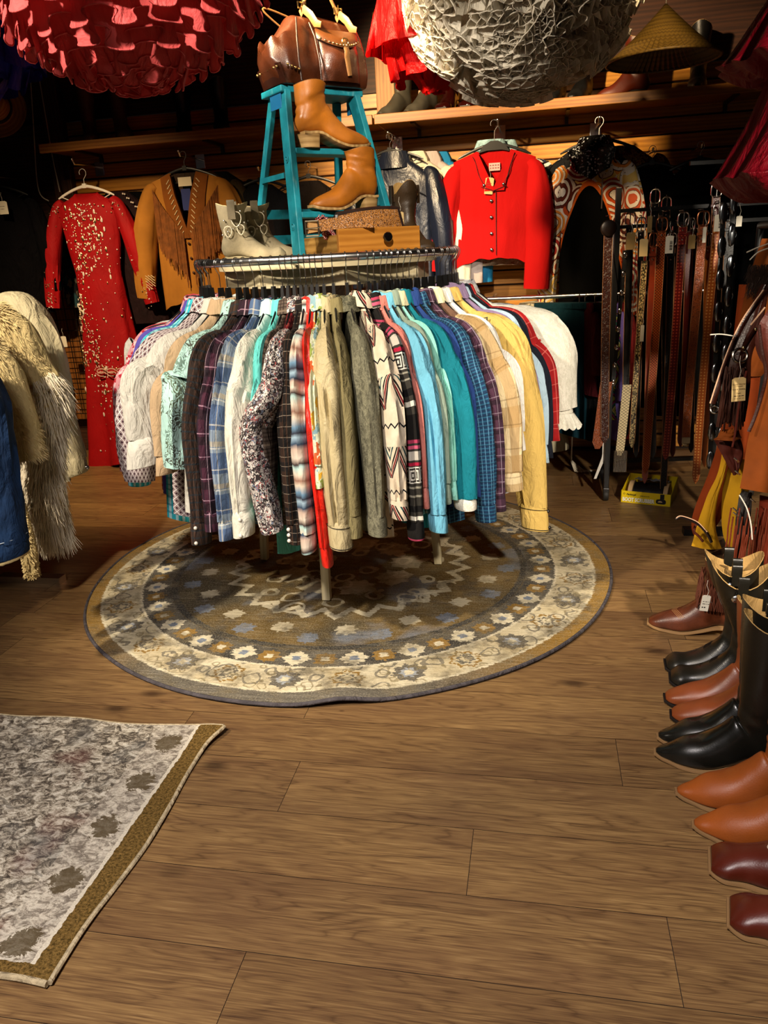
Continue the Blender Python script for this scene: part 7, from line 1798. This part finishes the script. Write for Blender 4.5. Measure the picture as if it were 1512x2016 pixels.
    mb, rg = sleeve_mb(pts, [.05, .066, .066, .06, .055], [.05, .055, .055, .05, .046], 93, nr=40, ns=26, fold=.7); mb.build('sleeve', denim, t, ang=60)
    tg = (pts[-1] - pts[-2]).normalized(); mb = MB(); R = []
    for k1, dz in ((1.0, -.01), (1.06, 0), (1.08, .02), (1.06, .05), (1.0, .054), (.9, .03)): R.append([pts[-1] + tg * dz + V((math.cos(u) * .058 * k1, math.sin(u) * .048 * k1, .012 * math.cos(u))) for u in [2 * PI * k / 22 for k in range(22)]])
    mb.loft(R); cf = mb.build('cuff', denim, t, ang=50)
    mb = MB(); mb.tube([pts[-1] + V((math.cos(u) * .0625, math.sin(u) * .0525, .012 * math.cos(u) + .004)) for u in [2 * PI * k / 40 for k in range(41)]], .0012, 4, False); mb.build('topstitch', plain('pale topstitch', '#8f9aa6', .7), cf)
    mb = MB(); R = []
    for k1, dz in ((.98, .04), (.98, .058), (.9, .064), (.8, .05)): R.append([pts[-1] + tg * dz + V((math.cos(u) * .058 * k1, math.sin(u) * .048 * k1, .012 * math.cos(u) + .003 * nz(u * 9))) for u in [2 * PI * k / 40 for k in range(40)]])
    mb.loft(R); mb.build('fleece_lining', plush, cf)
coats()

# ================================================================== dark left corner: wire grid with handbags, dark clothes, hat
def left_corner():
    wire = plain('dark wire', '#15110e', .4); pine = woody('amber board', '#8a5420', '#5a3411', 5, .5)
    t = thing('wire_grid_panel', 'dark wire grid panel over amber boards in the left corner', 'display panel', (-3.55, 4.9, 0))
    mb = MB()
    for k in range(13): x = -.4 + .072 * k; mb.tube([V((x, 0, .3)), V((x, 0, 1.45))], .003, 6)
    for k in range(17): z = .3 + .072 * k; mb.tube([V((-.42, -.006, z)), V((.48, -.006, z))], .003, 6)
    mb.build('wire_mesh', wire, t); mb = MB(); mb.box((.03, .06, .85), (.95, .02, 1.2)); mb.build('backing_board', pine, t, smooth=False)
    for i, (px, py, lab, c) in enumerate(((50, 640, 'black handbag with long straps on the wire grid, partly behind the cream jacket', '#0b0a0a'), (75, 660, 'black handbag beside the red gown hem, on the wire grid', '#101010'), (30, 610, 'dark brown handbag highest on the wire grid', '#1a0d08'))):
        p = at(px, py, Y=4.78); t = thing('handbag', lab, 'handbag', (p.x, 4.8, p.z - .25), R_(20 - 12 * i), 'handbags on the wire grid'); m = leather('handbag leather %d' % i, c, .3, 8, .3)
        mb = MB(); R = [[V((math.cos(q) * .13 * s, math.sin(q) * .05 * s2, z)) for q in [2 * PI * k / 28 for k in range(28)]] for s, s2, z in ((.85, .9, -.14), (.98, 1, -.12), (1, 1, 0), (.9, .6, .1), (.86, .25, .12))]; mb.loft(R); mb.build('body', m, t, sub=1)
        for y in (-.02, .02): mb = MB(); mb.tube([V((.075 * math.cos(PI * k / 16), y, .1 + (.24 + .05 * i) * math.sin(PI * k / 16))) for k in range(17)], .006, 8); mb.build('strap', m, t)
        mb = MB(); mb.tube([V((0, -.02, .33 + .05 * i)), V((0, .06, .345 + .05 * i)), V((0, .095, .345 + .05 * i))], .003, 6); mb.build('grid_hook', wire, t)
    t = price_tag('hang_tag', 'small white tag beside the black handbag', at(124, 662, Y=4.7), 0, .04, .07, tagw)
    for i, (px, py, lab, L, c) in enumerate(((-45, 360, 'black coat in the dark left corner with a white tag', .7, '#060606'), (20, 420, 'black dress hanging in the dark beside the wall post', .75, '#08070a'))):
        p = at(px, py, Y=4.75); t = thing('hanging_garment', lab, 'garment', (p.x, 4.72 - .06 * i, 1.85), R_(10), 'dark clothes in the left corner'); m = cloth('corner black %d' % i, c, .2, spec=.05)
        torso_mb(L, 95 + i, .22, .05, nring=20).build('body', m, t)
        for s in (-1, 1): wsleeve(t, m, s, .2, .5, .03, .055, -.15, seed=i + s)
        hanger((p.x, 4.72 - .06 * i, 1.855), R_(10), ['hanger of the black coat in the left corner', 'hanger of the black dress beside the wall post'][i], None, .19, blackp, steel, .05, .018)
        mb = MB(); mb.tube([V((p.x, 4.99, 1.85)), V((p.x, 4.70 - .06 * i, 1.843)), V((p.x, 4.69 - .06 * i, 1.86))], .006, 8); one('wall_hook', mb, chrome, ['chrome hook of the black coat', 'chrome hook of the black dress by the post'][i], 'hook')
    price_tag('hang_tag', 'white paper tag at the left edge on the black coat', at(4, 396, Y=4.55), 0, .06, .075, tagw, lines=[('#434', -.03, .006, '#55504a'), ('#252', -.045, .006, '#55504a')])
    p = at(-8, 215, Y=4.6); t = thing('straw_hat', 'tan straw hat at the left edge in the gloom', 'hat', p, 0); st = woody('tan straw', '#a8763a', '#7a4f20', 14, .7)
    rot = Matrix.Rotation(R_(70), 3, 'X') @ Matrix.Rotation(R_(20), 3, 'Y')
    mb = MB(); mb.lathe([(.001, .12), (.06, .118), (.08, .1), (.09, .02), (.1, .004), (.15, .0), (.175, .012), (.175, .008), (.15, -.004), (.09, 0), (.07, .08)], 40); mb.v = [rot @ v for v in mb.v]; mb.build('crown_and_brim', st, t); mb = MB(); mb.ring((0, 0, .02), .0925, .008, 40, 6, None, 1.6); mb.v = [rot @ v for v in mb.v]; mb.build('band', plain('dark hat band', '#1c120c', .6), t)
left_corner()
# ================================================================== lights
w = bpy.data.worlds.new('shop gloom'); sc.world = w; w.use_nodes = True
bg = w.node_tree.nodes['Background']; bg.inputs[0].default_value = (1.0, .93, .85, 1); bg.inputs[1].default_value = .02
def spot(name, loc, aim, e, col, ang=60, blend=.5, r=.06):
    l = bpy.data.lights.new(name, 'SPOT'); l.energy = e; l.color = col[:3]; l.spot_size = R_(ang); l.spot_blend = blend; l.shadow_soft_size = r
    o = bpy.data.objects.new(name, l); COL.objects.link(o); o.location = loc
    o.rotation_euler = (V(aim) - V(loc)).to_track_quat('-Z', 'Y').to_euler()
    return o
WARM = hx('#ffdba6'); NEUT = hx('#ffefd8'); COOL = hx('#f0eeff')
spot('ceiling_or_fill_spot', (-1.9, .3, 2.72), (-.75, 2.7, .7), 600, NEUT, 52, .6)
spot('ceiling_or_fill_spot', (-.2, .35, 2.7), (-.72, 3.0, 1.5), 420, NEUT, 30, .6)
spot('ceiling_or_fill_spot', (-1.9, 1.5, 2.72), (-.6, 3.05, 1.8), 200, NEUT, 50, .6)
spot('ceiling_or_fill_spot', (1.2, -.3, 2.2), (.35, 3.7, .45), 720, NEUT, 36, .6)  # unseen source on the right, set low so the skirt shades the belts
spot('ceiling_or_fill_spot', (-1.35, 2.3, 2.74), (.0, 5, 1.45), 700, WARM, 54, .5)
spot('ceiling_or_fill_spot', (.5, 2.3, 2.74), (.1, 4.7, 1.5), 260, WARM, 28, .5)  # second wall spot, added to brighten the paisley jacket and right wall
spot('ceiling_or_fill_spot', (-2.5, 2.5, 2.74), (-2.5, 4.4, .6), 420, WARM, 62, .8)
spot('ceiling_or_fill_spot', (-.6, -.3, 2.7), (-.45, 1.25, 0), 640, hx('#f6ece8'), 74, .9, .3)  # added soft fill for the foreground floor, not a ceiling lamp
sc.view_settings.view_transform = 'Standard'; sc.view_settings.look = 'None'
sc.view_settings.exposure = 0.0; sc.view_settings.gamma = 1.0
sc.view_settings.use_curve_mapping = False
